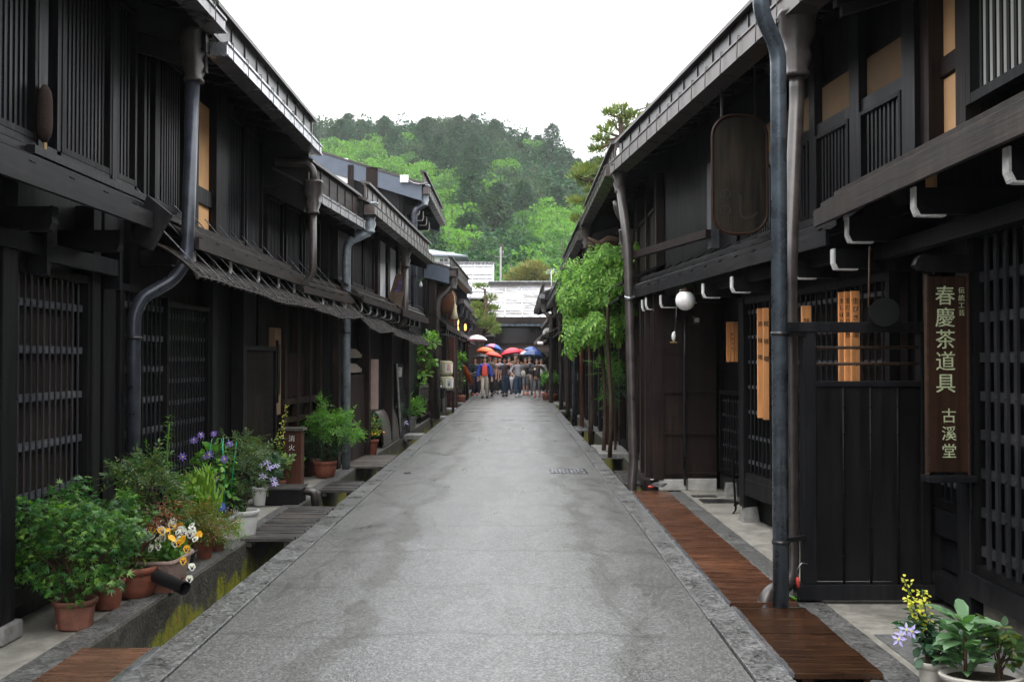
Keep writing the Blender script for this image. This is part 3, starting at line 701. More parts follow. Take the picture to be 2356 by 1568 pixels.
# ---- fourth: brown panels, seen edge-on behind the grey pipe
FL3 = Fr(-2.60, 15.0, 1.9, -1)
L3 = house('wooden_townhouse', 'brown house on the left behind the grey pipe, with reed awning and white plaster upstairs', FL3, 14.7, 22.3, .54, 3.76, gmat='metal_brown', fmat='metal_brown', group=HG_L, fh=.27, gh=.13, gw=.15)
m = MB(FL3)
m.box(14.95, 15.15, -.03, .06, 0, 2.4); m.box(16.9, 17.05, -.03, .16, 0, 2.45); m.box(19.6, 19.8, -.03, .12, 0, 2.45); m.box(22.1, 22.3, -.03, .1, 0, 2.6); m.build('post', 'brown_wood', L3)
m = MB(FL3); m.box(15.6, 16.85, -.03, .10, 0.05, 1.34); m.build('panel_door', 'brown_wood', L3)
for k, z in enumerate((1.37, 1.60)):
    m = MB(FL3); P = [(15.2+i*.16, .05*math.sin(math.pi*i/10)*3.2) for i in range(11)]
    for i in range(10): m.box(15.2+i*.16, 15.2+(i+1)*.16, 0, .06, z, z+.03+P[i][1]*.7)
    m.build('carved_transom', 'carved_pale', L3)
for a0, a1 in ((14.9, 15.9), (16.0, 17.0), (17.1, 18.0)):
    lattice(FL3, a0, a1, 2.72, 3.7, L3, o=.02, pitch=.06, bw=.03, rails=0, fr_w=.05, name='slatted_window', back='black_wood', backo=-.03, bar='brown_wood')
m = MB(FL3); m.box(18.6, 19.6, -.035, -.01, 2.6, 3.75); m.box(19.9, 20.9, -.035, -.01, 2.6, 3.75); m.build('plaster_panel', 'white_plaster', L3)
m = MB(FL3); m.box(21.4, 21.7, -.035, -.01, 2.6, 3.75); m.build('plaster_panel', 'ochre_light', L3)
m = MB(FL3)
for a in (18.45, 19.62, 20.92, 21.72): m.box(a, a+.26, -.03, .04, 2.5, 3.85)
m.build('post', 'brown_wood', L3)
pent(FL3, 14.8, 18.4, L3, o=.42, z=2.46, fh=.08, rise=.18, brk=(15.1, 15.8, 16.5, 17.2, 17.9), mat='brown_wood_y', brkz=2.38, bo1=.36)
pent(FL3, 18.5, 22.3, L3, o=.46, z=2.46, fh=.12, rise=.18, brk=(18.8, 19.5, 20.2, 20.9, 21.6), mat='brown_wood_y', brkz=2.36, bo1=.38)
hopper(FL3, 14.95, .50, 3.82, L3, 'pipe_grey', 1.25)
# the tall grey pipe that comes down in front of the awning into the channel
pipe(FL3, [(14.95,.50,3.5), (14.95,.50,3.40), (14.9,.20,3.25), (14.9,.18,3.1), (14.9,.18,-.25)], .060, 'pipe_grey', L3, [(14.9,.18,1.95)], bend=.12)
hopper(FL3, 19.2, .42, 3.72, L3, 'pipe_brown', 1.3)
pipe(FL3, [(19.2,.42,3.4), (19.2,.42,2.30), (19.2,.2,2.15)], .06, 'pipe_brown', L3)
# curved white-edged end post of the doorway and hanging cloth
m = MB(FL3); m.box(17.12, 17.15, .12, .27, .76, 1.58); m.build('hanging_cloth', 'pot_pink', L3)
# boarded booth beyond the door
m = MB(FL3)
m.hexa([FL3.pt(20.9,-.03,0), FL3.pt(22.0,-.03,0), FL3.pt(22.0,.09,0), FL3.pt(20.9,.09,0), FL3.pt(20.9,-.03,1.5), FL3.pt(22.0,-.03,1.5), FL3.pt(22.0,-.0,1.5), FL3.pt(20.9,-.0,1.5)])
for z in (.2,.4,.6,.8,1.0,1.2,1.4): o = .09-.09*z/1.5; m.box(20.88, 22.02, o-.01, o+.015, z, z+.02)
m.build('boarded_booth', 'black_wood_y', L3)
m = MB(FL3); m.tube([FL3.pt(20.87, .11-.09*z/1.5, z) for z in (0, .5, 1.0, 1.5)], .022, 6); m.build('booth_edge', 'stone_grey', L3)

# ---- tall grey-verged house
FL4 = Fr(-2.50, 22, 0, -1)
LT = house('tall_townhouse', 'tall house on the left with a blue-grey verge board and white plaster gable', FL4, 22.6, 28.0, .54, 5.33, slope=.31, gmat='metal_brown', fmat='metal_brown', verge='blue_fascia', group=HG_L, fh=.3, gh=.14, depth=5, bdown=.36)
m = MB(FL4); m.box(22.58, 22.61, -3.0, -1.15, 4.6, 5.95); m.build('gable_plaster', 'white_plaster', LT)
m = MB(FL4); m.box(22.55, 22.58, -3.0, -1.15, 5.28, 5.40); m.box(22.54, 22.60, -.75, -.5, 3, 5.75); m.box(22.54, 22.60, -1.15, -1.02, 3, 5.8); m.build('gable_post', 'brown_wood', LT)
m = MB(FL4); q = AT(930, 411, 22.5); m = MB(); m.box(22.49, 22.53, q.x-.09, q.x+.09, q.z-.08, q.z+.08); m.build('junction_box', 'white_paint', LT)
m = MB(); m.tube([AT(940,415,22.5), AT(952,422,22.5), AT(966,424,22.5), AT(984,422,22.5)], .022, 6); m.build('cable', 'metal_grey', LT)
hopper(FL4, 22.8, .50, 5.4, LT, 'pipe_grey', 1.3)
pipe(FL4, [(22.8,.50,5.1), (22.8,.50,4.98), (22.7,.30,4.85), (22.7,.28,4.7), (22.7,.28,2.6), (22.7, .14, 2.4), (22.7,.14,-.2)], .068, 'pipe_navy', LT, [(22.7,.14,1.5)], bend=.12)
for a in (23.0, 23.9, 24.8, 25.7): bracket(FL4, a, 4.98, LT, o1=.36, end='pot_cream', h=.2)
m = MB(FL4); m.box(22.7, 28, -.03, .02, 2.7, 2.9); m.build('beam', 'brown_wood_y', LT)
lattice(FL4, 23, 27.8, 2.9, 4.8, LT, o=.02, pitch=.12, bw=.05, rails=2, name='slatted_window')

# ---- shop house with cedar ball and barrels
FL5 = Fr(-2.35, 28, 1, -1)
LS = house('shop_house', 'open-fronted shop house on the left with a cedar ball and straw barrels', FL5, 28.3, 35.8, .62, 4.02, slope=.26, gmat='metal_brown', fmat='metal_brown', verge='blue_fascia', group=HG_L, fh=.32, gh=.16, gw=.18, depth=5, bdown=.42)
m = MB(FL5)
for a, w, mt in ((28.35,.2,0), (31.9,.16,0), (34.9,.3,1), (35.6,.2,1)): m.box(a, a+w, -.03, .16, 0, 3.9, mt)
m.build('post', ['brown_wood', 'red_post'], LS)
pent(FL5, 28.3, 33.6, LS, o=.44, z=2.56, fh=.13, rise=.34, brk=(29.2,30,30.8,31.6,32.4,33.2), mat='brown_wood_y', brkz=2.42, bo1=.38, dz=-.10)
hopper(FL5, 28.5, .62, 4.1, LS, 'pipe_brown', 1.7)
pipe(FL5, [(28.5,.62,3.7), (28.5,.6,3.6), (28.4,.22,3.2), (28.4,.2,3.0), (28.4,.2,0.0)], .085, 'pipe_brown', LS, bend=.15)
m = MB(FL5); m.box(28.6, 31.8, -.03, .02, .1, 2.2); m.build('shop_opening', 'brown_wood', LS)
# ---- last houses of the row
FL6 = Fr(-2.40, 37, 0, -1)
L6 = house('wooden_townhouse', 'far house on the left beyond the cedar ball, with glowing lanterns under its eave', FL6, 36.6, 44.2, .50, 3.72, gmat='metal_brown', group=HG_L, fh=.3, gh=.14, gw=.16, slope=.28)
pent(FL6, 36.7, 44, L6, o=.42, z=2.55, fh=.1, rise=.4, mat='grey_wood', brk=(37.5,38.7,39.9,41.1,42.3,43.5), bo1=.36)
lattice(FL6, 40, 43.8, 2.85, 3.6, L6, pitch=.2, bw=.05, rails=2, name='slatted_window', bar='pale_beam')
m = MB(FL6)
for a in (37, 39, 41, 43): m.box(a, a+.16, -.03, .12, 0, 2.6)
m.build('post', 'brown_wood', L6)
for a, x in ((37.2, 'pipe_navy'), (40.4, 'pipe_navy')):
    hopper(FL6, a, .46, 3.7, L6, 'pipe_navy', 1.3); pipe(FL6, [(a,.46,3.4), (a,.4,3.2), (a,.25,3.0), (a,.25,-.2)], .07, x, L6)
FL7 = Fr(-2.40, 44.5, 0, -1)
L7 = house('wooden_townhouse', 'last house on the left before the crossing, half hidden by the garden pine', FL7, 44.6, 50.5, .48, 3.3, gmat='metal_dark', group=HG_L, fh=.26, slope=.3)
pent(FL7, 44.7, 50.3, L7, o=.42, z=2.4, rise=.4, mat='grey_wood', brk=())
m = MB(FL7)
for a in (45, 47, 49): m.box(a, a+.16, -.03, .12, 0, 2.4)
m.build('post', 'brown_wood', L7)
hopper(FL7, 45, .46, 3.3, L7, 'pipe_navy', 1.2); pipe(FL7, [(45,.46,3.0), (45,.3,2.8), (45,.3,-.2)], .07, 'pipe_navy', L7)

# reed awnings held by wires in front of houses 2-4
def awning(fr, a0, a1, o0, z0, o1, z1, label, name='reed_awning', nreed=26, wires=9, sag=.02, ph=0.0, zend=0.0):
    q = fr.pt((a0+a1)/2, o0, z0); t = thing(name, label, 'awning', q, 'reed awnings under the left eaves')
    def P(a, k):
        s = (a-a0)/(a1-a0); w = math.sin(s*7+ph)*.014*k + math.sin(s*19+ph*2)*.006*k
        z = z0+(z1-z0)*k + w - sag*math.sin(math.pi*s)*k + zend*s; o = o0+(o1-o0)*k
        z += .05*math.sin(math.pi*k)
        return fr.pt(a, o, z)
    m = MB(); na = max(14, int((a1-a0)/.16))
    for i in range(nreed):
        k = i/(nreed-1); m.tube([P(a0+(a1-a0)*j/na, k)+Vector((0,0,rnd.uniform(-.003,.003))) for j in range(na+1)], .0085, 5, caps=False)
    m.build('reeds', 'reed', t)
    m = MB(); n = int((a1-a0)/.17)
    for j in range(n+1):
        a = a0+(a1-a0)*j/n; up = Vector((0,0,.012))
        m.tube([P(a, k)+up for k in (0,.25,.5,.75,1)], .006, 4, caps=False)
        m.bar(P(a,.97)+Vector((0,0,.014)), P(a,1.0)+Vector((0,0,-.02)), .014, .02)
    m.build('binding', 'reed', t)
    m = MB()
    for j in range(wires):
        a = a0+(a1-a0)*(j+.5)/wires; m.tube([P(a,.96)+Vector((0,0,.012)), fr.pt(a-.75, .16, z0+.36)], .0055, 4, caps=False)
    m.build('stay_wires', 'metal_silver', t)
    return t
awning(FL, 7.75, 12.4, .12, 2.46, .58, 2.18, 'long rippled reed awning sloping from the nearest houses on the left', wires=11)
awning(Fr(-2.95, 12.4, 5, -1), 12.38, 14.85, .12, 2.45, .58, 2.15, 'middle reed awning on the left, ending just before the grey pipe', wires=6, ph=1.3)
awning(FL3, 14.88, 17.3, .10, 2.32, .52, 2.02, 'short reed awning just behind the tall grey pipe', wires=4, ph=2.2)
awning(FL3, 17.25, 22.4, .12, 2.26, .50, 1.98, 'farthest reed awning on the left, over the lantern sign', wires=8, ph=.6, zend=-.10)
# ================================================================== RIGHT SIDE
FC = Fr(2.75, 0, 0, 1)
RC = house('wooden_townhouse', 'nearest house on the right, heavy black lattice and an orange plaster strip upstairs', FC, -1.5, 6.92, .66, 4.10, gmat='metal_brown', group=HG_R, rafter='black_wood', wall='black_wood')
# ground floor lattice
lattice(FC, 3.4, 6.02, .34, 2.3, RC, o=.10, pitch=.112, bw=.034, bd=.016, rails=[.47,.69,.91,1.13,1.35,1.57,1.80,2.03], rh=.055, pegs=True, back='black_wood', backo=-.02, bar='lat_bar', rail='lat_rail')
m = MB(FC); m.box(3.3, 6.08, -.03, .15, .20, .335); m.box(6.04, 6.17, -.03, .135, .0, 2.5); m.box(6.17, 6.30, -.03, .10, 0, 2.5); m.build('post', 'slat_wood', RC, bevel=.006)
m = MB(FC); m.box(4.0, 5.95, -.2, .10, .02, .19); m.build('foundation_board', 'grey_wood', RC)
m = MB(FC); m.box(5.95, 6.12, -.1, .2, -.02, .03); m.build('footing_stone', 'stone_grey', RC)
# small lattice door beyond the sign post
lattice(FC, 6.32, 6.78, .62, 1.25, RC, o=.02, pitch=.10, bw=.028, rails=3, rh=.035, name='lattice_door', back='black_wood', backo=-.02)
m = MB(FC); m.box(6.32, 6.80, -.03, .05, .44, .61); m.box(6.34, 6.78, -.03, .0, .22, .44); m.box(6.30, 6.84, -.03, .07, .05, .20); m.box(6.79, 6.86, -.03, .08, 0, 2.3); m.build('door_panel', 'slat_wood', RC, bevel=.004)
# upper floor: bright slats, orange plaster, posts
lattice(FC, 4.2, 6.16, 3.06, 4.35, RC, o=.05, pitch=.085, bw=.030, rails=0, fr_w=.06, name='slatted_window', bar='black_wood', back='paper', backo=.025)
m = MB(FC); m.box(6.34, 6.70, -.035, -.008, 2.95, 3.36); m.box(6.34, 6.70, -.035, -.008, 3.50, 4.3); m.build('plaster_panel', 'ochre_light', RC)
m = MB(FC); m.box(6.20, 6.34, -.03, .07, 2.8, 4.4); m.box(6.70, 6.86, -.03, .09, 2.8, 4.4); m.box(6.34, 6.70, -.03, .02, 3.37, 3.49); m.box(4, 6.9, -.03, .08, 2.86, 2.95); m.build('post', 'brown_wood', RC)
# deep pent roof and brackets
pent(FC, 2.5, 7.30, RC, o=.63, z=2.60, fh=.115, rise=.22, mat='pale_beam', brk=(4.62, 5.72, 6.92), brkz=2.49, beam=False, bo1=.56, bh=.15)
m = MB(FC); m.box(2.5, 7.85, .20, .28, 2.24, 2.34); m.build('beam', 'slat_wood', RC)
for a in (7.45, 7.5): pass

FA = Fr(1.96, 13.5, 6.1, 1)
A0, A1 = 6.95, 13.75
RA = house('wooden_townhouse', 'second house on the right, with the big hanging plaque, globe lamp and two tall pipes', FA, A0, A1, .62, 4.15, gmat='metal_brown', fmat='metal_dark', group=HG_R, rafter='black_wood', fh=.26, gw=.16, gh=.15, fascia_step=.5, wo=-.60)
m = MB(FA); m.box(A0+.02, A1-.02, -.60, -.04, 2.36, 4.25); m.box(A0+.02, 10.28, -.60, -.04, 0, 2.36); m.box(12.70, A1-.02, -.60, -.04, 0, 2.36); m.build('front_wall', 'black_wood', RA)
def winpix(fr, x0, x1, o=.02):
    return fr.pix(x1, 500, o)[0], fr.pix(x0, 500, o)[0]
for x0, x1 in ((1988, 2084), (1885, 1962), (1800, 1868), (1700, 1786)):
    a0, a1 = winpix(FA, x0, x1)
    lattice(FA, a0, a1, 2.72, 3.38, RA, o=.02, pitch=.062, bw=.028, rails=0, fr_w=.03, name='slatted_window', back='black_wood', backo=-.03)
    mb = MB(FA); mb.box(a0, a1, -.035, -.01, 3.50, 3.78); mb.build('plaster_panel', 'tan_and_shaded_ochre', RA)  # ochre plaster in a darker tan: the shade under the eave is in its colour
m = MB(FA)
for x0, x1 in ((2086, 2116), (1964, 1986), (1870, 1883), (1787, 1798)):
    a0, a1 = winpix(FA, x0, x1); m.box(a0, a1, -.03, .05, 2.6, 4.2)
m.box(A0, A1, -.03, .03, 2.55, 2.71); m.box(A0, 11, -.03, .03, 3.38, 3.48); m.build('post', 'slat_wood', RA)
m = MB(FA); a0, a1 = winpix(FA, 2120, 2138); m.box(a0, a1, -.035, -.01, 2.65, 3.9); m.build('plaster_panel', 'ochre_plaster', RA)
pent(FA, 7.25, 13.55, RA, o=.45, z=2.46, fh=.11, rise=.3, mat='black_wood_y', brk=(7.2, 7.95, 9.45, 10.35, 11.2, 12.1, 12.75, 13.0), brkz=2.31, bo1=.44, beam=True, bh=.13)
# raised lattice bay with the plank signs on it
lattice(FA, 7.05, 10.15, .42, 2.16, RA, o=.08, pitch=.105, bw=.022, rails=[.58,.82,1.06,1.30,1.54,1.78,2.02], rh=.032, back='black_wood', fr_w=.06, name='lattice_bay', backo=-.02)
m = MB(FA); m.box(7.0, 10.22, -.03, .12, .26, .42); m.box(7.0, 10.22, -.03, .10, 2.16, 2.30); m.box(10.08, 10.22, -.03, .13, .14, 2.16); m.build('post', 'black_wood', RA, bevel=.005)
m = MB(); c = FA.pt(10.14, .05, 0); m.lathe([(.12, -.01), (.085, .15)], c, 4, smooth=False); c = FA.pt(12.0, -.36, 0); m.lathe([(.11, -.01), (.08, .15)], c, 4, smooth=False); m.build('footing_stone', 'stone_grey', RA, bevel=.006)
# recessed entrance
m = MB(FA); m.box(10.3, 12.65, -.52, -.48, .10, 2.3); m.build('recess_wall', 'black_wood', RA)
lattice(FA, 11.3, 12.55, .22, 1.2, RA, o=-.42, pitch=.09, bw=.02, rails=5, rh=.02, name='lattice_door', back='black_wood', backo=-.455)
m = MB(FA); m.box(10.9, 12.55, -.46, -.40, .02, .20); m.build('sill', 'black_wood_y', RA)
# brown panel wall that faces down the street
y = 12.62
m = MB(); m.box(y, y+.05, 1.74, 2.42, .13, 2.35); 
for z in (.18, .66, 1.16, 1.64): m.box(y-.022, y, 1.80, 2.42, z, z+.028)
m.box(y-.03, y+.07, 1.66, 1.78, .12, 2.36)
m.build('panel_wall', 'brown_wood', RA)
m = MB(); m.box(y-.02, y+.05, 1.62, 2.06, -.01, .125); m.box(y-.025, y+.05, 2.07, 2.42, -.01, .135); m.build('plinth', 'stone_white', RA, bevel=.01)
m = MB(); m.tube([(2.03, y-.05, .06), (2.03, y-.05, 1.6), (2.045, y-.05, 2.1)], .016, 8); m.build('conduit', 'metal_dark', RA)
m = MB(); m.box(12.66, 13.75, 1.66, 1.72, .1, 2.3); m.box(12.9, 13.0, 1.60, 1.68, .1, 2.3);m.box(13.4, 13.5, 1.60, 1.68, .1, 2.3); m.box(12.6, 13.8, 1.55, 1.72, -.02, .12); m.build('side_frame', 'brown_wood', RA)
m = MB(); m.bar(AT(1448,590,13.5), AT(1630,537,11.35), .07, .09); m.build('far_pent_beam', 'brown_wood_y', RA)
m = MB(); a, b = FA.pix(1636,480,.06)[0], FA.pix(1627,480,.06)[0]; m.fr = FA; m.box(a, b, -.03, .06, 2.78, 3.72); m.build('post', 'rail_wood', RA)
m = MB(FA); a, b = FA.pix(1648,550,.0)[0], FA.pix(1638,550,.0)[0]; m.box(a, b, -.035, -.005, 2.78, 3.1); m.build('plaster_panel', 'ochre_light', RA)
# tall brown pipe with hopper at the near end
hopper(FA, 7.45, .60, 4.04, RA, 'pipe_brown', 1.35)
q = FA.pt(7.45, .60, 0)
m = MB(); m.tube(arc([(q.x, q.y, 3.6), (1.80, 6.95, 3.3) if False else (q.x, q.y, 3.4), (1.815, 6.92, 2.2), (1.815, 6.90, .28), (1.80, 6.86, .10), (1.60, 6.74, .05), (1.56, 6.70, -.2)], .16), .052, 14); m.build('downpipe', 'pipe_brown', RA)
# blue-grey pipe in front of it
m = MB(); m.tube(arc([(1.515, 6.42, 4.6), (1.515, 6.42, 3.70), (1.655, 6.55, 3.52), (1.655, 6.55, -.25)], .10), .050, 18)
pb = m.build('downpipe', 'pipe_blue', RA)
m = MB(); 
for z in (.42, 1.72): m.tube([(1.655, 6.55, z-.012), (1.655, 6.55, z+.012)], .056, 16); m.bar((1.66, 6.58, z), (1.95, 6.78, z), .02, .03)
m.build('pipe_collar', 'metal_dark', pb)
# far pipe at A's other end
hopper(FA, 13.62, .60, 4.12, RA, 'pipe_brown', 1.1)
q = FA.pt(13.62, .60, 0)
m = MB(); m.tube(arc([(q.x, q.y, 3.9), (1.43, 13.3, 3.0), (1.45, 12.9, .25), (1.42, 12.85, .05), (1.42, 12.8, -.2)], .15), .058, 12); m.build('downpipe', 'pipe_brown', RA)
m = MB(); m.tube([(1.435, 13.18, 2.34), (1.436, 13.17, 2.37)], .066, 12); m.build('pipe_collar', 'metal_silver', RA)

# ---- second-row right houses
FB = Fr(1.98, 14, 0, 1)
RB = house('wooden_townhouse', 'third house on the right, behind the tall brown pipe and the wisteria', FB, 13.95, 19.6, .70, 4.17, gmat='metal_brown', fmat='metal_brown', group=HG_R, fh=.27, gw=.14, gh=.13)
m = MB(FB)
for a in (14.1, 15.2, 16.4, 17.8, 19.2): m.box(a, a+.14, -.03, .08, 0, 4.1)
m.build('post', 'brown_wood', RB)
lattice(FB, 14.4, 19, 2.7, 3.7, RB, o=.02, pitch=.14, bw=.09, rails=0, name='slatted_window', bar='brown_wood')
m = MB(); m.slab(13.9, 14.9, 1.42, 2.62, 2.3, 3.0, .03); m.build('pent_roof', 'black_wood_y', RB)
m = MB(FB); m.slab(15.0, 19.6, 0, 2.75, .5, 2.48, .04); m.build('pent_roof', 'black_wood_y', RB)
hopper(FB, 14.3, .45, 3.35, RB, 'pipe_brown', 1.2); pipe(FB, [(14.3,.6,3.75), (14.3,.58,3.6), (14.3,.45,3.4)], .05, 'pipe_brown', RB, name='pipe_elbow'); pipe(FB, [(14.3,.45,3.0),(14.3,.45,2.5)], .045, 'pipe_brown', RB)
hopper(FB, 19.3, .66, 4.05, RB, 'pipe_brown', 1.2); pipe(FB, [(19.3,.66,3.7), (19.3,.5,3.4), (19.3,.28,3.2), (19.3,.28,-.2)], .06, 'pipe_brown', RB)
m = MB(FB); m.box(14, 19.6, -.03, .06, .0, .12); m.box(14, 19.6, -.03, .03, .9, .98); m.build('sill', 'black_wood_y', RB)

FD = Fr(1.95, 20, 0, 1)
RD = house('wooden_townhouse', 'fourth house on the right, mostly hidden behind the wisteria', FD, 19.9, 28.0, .70, 4.0, gmat='metal_brown', group=HG_R, fh=.3, gw=.14, gh=.13)
m = MB(FD)
for a in (20.2, 21.6, 23, 24.5, 26, 27.5): m.box(a, a+.16, -.03, .12, 0, 4.0)
m.build('post', 'black_wood', RD)
m = MB(FD); m.slab(20, 28, 0, 2.85, .55, 2.5, .05); m.build('pent_roof', 'black_wood_y', RD)
for a, mt, r in ((21.4, 'pipe_brown', .05), (24.2, 'red_post', .05), (27.2, 'pipe_navy', .07)):
    hopper(FD, a, .5, 3.9, RD, mt, 1.1); pipe(FD, [(a,.5,3.6), (a,.42,3.4), (a,.42,-.2)], r, mt, RD)
lattice(FD, 20.4, 27.8, .3, 2.2, RD, o=.03, pitch=.15, bw=.05, rails=4)
FE = Fr(1.9, 28, 0, 1)
RE = house('wooden_townhouse', 'fifth house on the right, the one just behind the pair of small globe lamps', FE, 28.3, 37.6, .72, 3.55, gmat='metal_dark', group=HG_R, fh=.28, slope=.32)
m = MB(FE)
for a in (28.6, 30.2, 32, 34, 36, 37.2): m.box(a, a+.2, -.03, .14, 0, 3.4)
m.build('post', 'brown_wood', RE)
m = MB(FE); m.slab(28.3, 37.5, 0, 2.7, .6, 2.42, .05); m.build('pent_roof', 'black_wood_y', RE)
for a in (29.0, 33.2): hopper(FE, a, .62, 3.5, RE, 'pipe_brown', 1.4); pipe(FE, [(a,.62,3.1), (a,.5,2.9), (a,.45,-.2)], .07, 'pipe_brown', RE)
m = MB(FE); m.box(30, 30.1, .12, .16, 1.0, 1.2); m.box(30.5, 30.6, .12, .16, 1.0, 1.2); m.build('meter_box', 'concrete_far', RE)
lattice(FE, 28.6, 37, .3, 2.2, RE, o=.03, pitch=.2, bw=.07, rails=4)
FF = Fr(1.75, 38, 0, 1)
RF = house('wooden_townhouse', 'last house on the right by the round white sign, its stepped eaves before the crossing', FF, 38.0, 50.5, .78, 4.0, gmat='metal_grey', fmat='grey_wood', group=HG_R, fh=.34, slope=.34, gw=.18, gh=.16)
m = MB(FF)
for a in (38.2, 41, 44, 47, 50): m.box(a, a+.2, -.03, .14, 0, 3.8)
m.build('post', 'brown_wood', RF)
pent(FF, 38.1, 50.3, RF, o=.85, z=2.45, fh=.14, rise=.45, mat='grey_wood', brk=(40,42,44,46,48))
m = MB(FF); m.slab(40, 50, 0, 3.5, .55, 3.2, .12); m.build('pent_roof', 'grey_wood', RF)
lattice(FF, 38.4, 50, 2.9, 3.6, RF, pitch=.3, bw=.08, rails=2, name='slatted_window', bar='pale_beam')
hopper(FF, 38.6, .7, 3.9, RF, 'pipe_brown', 1.6); pipe(FF, [(38.6,.7,3.4), (38.6,.45,3.1), (38.6,.45,-.2)], .08, 'pipe_brown', RF)

# ================================================================== END OF THE STREET
t = thing('end_house', 'broad dark house closing the end of the street under a wet shining metal roof', 'house', (2.5, 58, 0))
X0, X1, YF = -1.15, 9.0, 57.0
m = MB(); m.hexa([(X0,YF,0),(X1,YF,0),(X1,YF+13,0),(X0,YF+13,0),(X0,YF,3.7),(X1,YF,3.7),(X1,YF+13,3.7),(X0,YF+13,3.7)]); m.build('wall', 'brown_wood', t)
EZ, RZ = 3.93, 6.10
m = MB(); m.hexa([(X0-.45,YF-.8,EZ-.06),(X1,YF-.8,EZ-.06),(X1,YF+5.8,RZ-.06),(X0-.45,YF+5.8,RZ-.06),(X0-.45,YF-.8,EZ),(X1,YF-.8,EZ),(X1,YF+5.8,RZ),(X0-.45,YF+5.8,RZ)]); m.build('roof', 'roof_wet', t)
m = MB(); x = X0-.4
while x < X1: m.bar((x,YF-.8,EZ+.03), (x,YF+5.8,RZ+.03), .05, .06); x += .95
for k in range(1, 12): f = k/12; m.bar((X0-.45, YF-.8+6.6*f, EZ+(RZ-EZ)*f+.012), (X1, YF-.8+6.6*f, EZ+(RZ-EZ)*f+.012), .03, .02)
m.build('roof_seams', 'metal_silver', t)
m = MB(); m.box(YF+5.7, YF+6.1, X0-.5, X1, RZ-.05, RZ+.20); m.build('ridge', 'roof_board', t)
m = MB(); m.box(YF+5.6, YF+6.2, X0-.55, X1, RZ+.2, RZ+.25); m.build('ridge_cap', 'metal_silver', t)
m = MB(); m.box(YF-.86, YF-.78, X0-.45, X1, EZ-.34, EZ-.02); m.build('fascia_board', 'brown_wood_y', t)
m = MB(); m.box(YF-.80, YF-.76, X0-.45, X1, EZ-.5, EZ-.36); m.build('gutter', 'pipe_blue', t)
for x0, x1 in ((-.85, 1.25), (1.65, 3.1), (3.5, 5.5)):
    w = MB(); w.box(YF-.06, YF-.02, x0, x1, 2.55, 3.35); w = w.build('slatted_window', 'dark_glass', t)
    m = MB(); x = x0
    while x < x1: m.box(YF-.12, YF-.06, x, x+.06, 2.55, 3.35); x += .15
    m.box(YF-.13, YF-.05, x0-.06, x1+.06, 2.48, 2.55); m.box(YF-.13, YF-.05, x0-.06, x1+.06, 3.35, 3.42); m.build('slats', 'brown_wood', w)
m = MB(); m.hexa([(X0,YF-1.5,1.95),(X1,YF-1.5,1.95),(X1,YF,2.4),(X0,YF,2.4),(X0,YF-1.5,2.02),(X1,YF-1.5,2.02),(X1,YF,2.47),(X0,YF,2.47)]); m.box(YF-1.55, YF-1.5, X0, X1, 1.8, 2.03); m.box(YF-.7, YF-.6, X0, X1, 2.22, 2.32); m.build('pent_roof', 'brown_wood_y', t)
m = MB(); 
for x in (-.9, .8, 2.4, 4): m.box(YF-.2, YF, x, x+.2, 0, 1.9)
m.build('post', 'black_wood', t)
t = thing('low_shed', 'low dark shed behind the garden pine at the left of the street end', 'shed', (-4, 57, 0))
m = MB(); m.box(56.5, 60, -8, -1.2, 0, 2.9); m.build('wall', 'brown_wood', t)
m = MB(); m.slab(55.9, 60.2, -8, 2.95, -1.1, 2.95, .08); m.build('roof', 'roof_board', t)
t = thing('far_house', 'taller house behind on the left of the street end, with a pale grey sheet-metal roof', 'house', (-5, 66, 0))
X0, X1, YF = -9, -1.45, 63.0
m = MB(); m.hexa([(X0,YF,0),(X1-.4,YF,0),(X1-.4,YF+12,0),(X0,YF+12,0),(X0,YF,5.3),(X1-.4,YF,5.3),(X1-.4,YF+12,5.3),(X0,YF+12,5.3)]); m.build('wall', 'brown_wood', t)
m = MB(); m.hexa([(X0,YF-.6,5.28),(X1+.1,YF-.6,5.28),(X1,YF+7,8.0),(X0,YF+7,8.0),(X0,YF-.6,5.38),(X1+.1,YF-.6,5.38),(X1,YF+7,8.1),(X0,YF+7,8.1)]); m.build('roof', 'metal_silver', t)
m = MB(); x = X0
while x < X1: m.bar((x,YF-.6,5.42), (x,YF+7,8.14), .07, .06); x += 1.25
for k in (1,3,4,5,7): m.bar((X0, YF-.6+7.6*k/8, 5.40+2.72*k/8), (X1, YF-.6+7.6*k/8, 5.40+2.72*k/8), .05, .04)
m.box(YF+6.9, YF+7.2, X0, X1+.05, 8.08, 8.22)
m.build('roof_seams', 'metal_grey', t)
t = thing('hillside_house', 'small white house with a grey roof on the slope above the left roofs', 'house', (-8, 105, 9))
hh0 = set(bpy.data.objects)
m = MB(); m.box(104, 112, -13.5, -5.3, 8.5, 13.3); m.build('wall', 'white_plaster', t)
m = MB(); m.raw([(-14,103.2,13.2),(-3.9,103.2,12.9),(-8.5,108,14.1),(-14,108,14.1),(-14,103.2,13.05),(-3.9,103.2,12.75),(-3.9,112.8,12.75),(-14,112.8,13.05),(-3.9,112.8,12.9),(-14,112.8,13.2)],
   [(0,1,2,3),(0,4,5,1),(1,5,6,8),(1,8,2),(2,8,9,3),(4,7,6,5)]); m.build('roof', 'roof_grey', t)
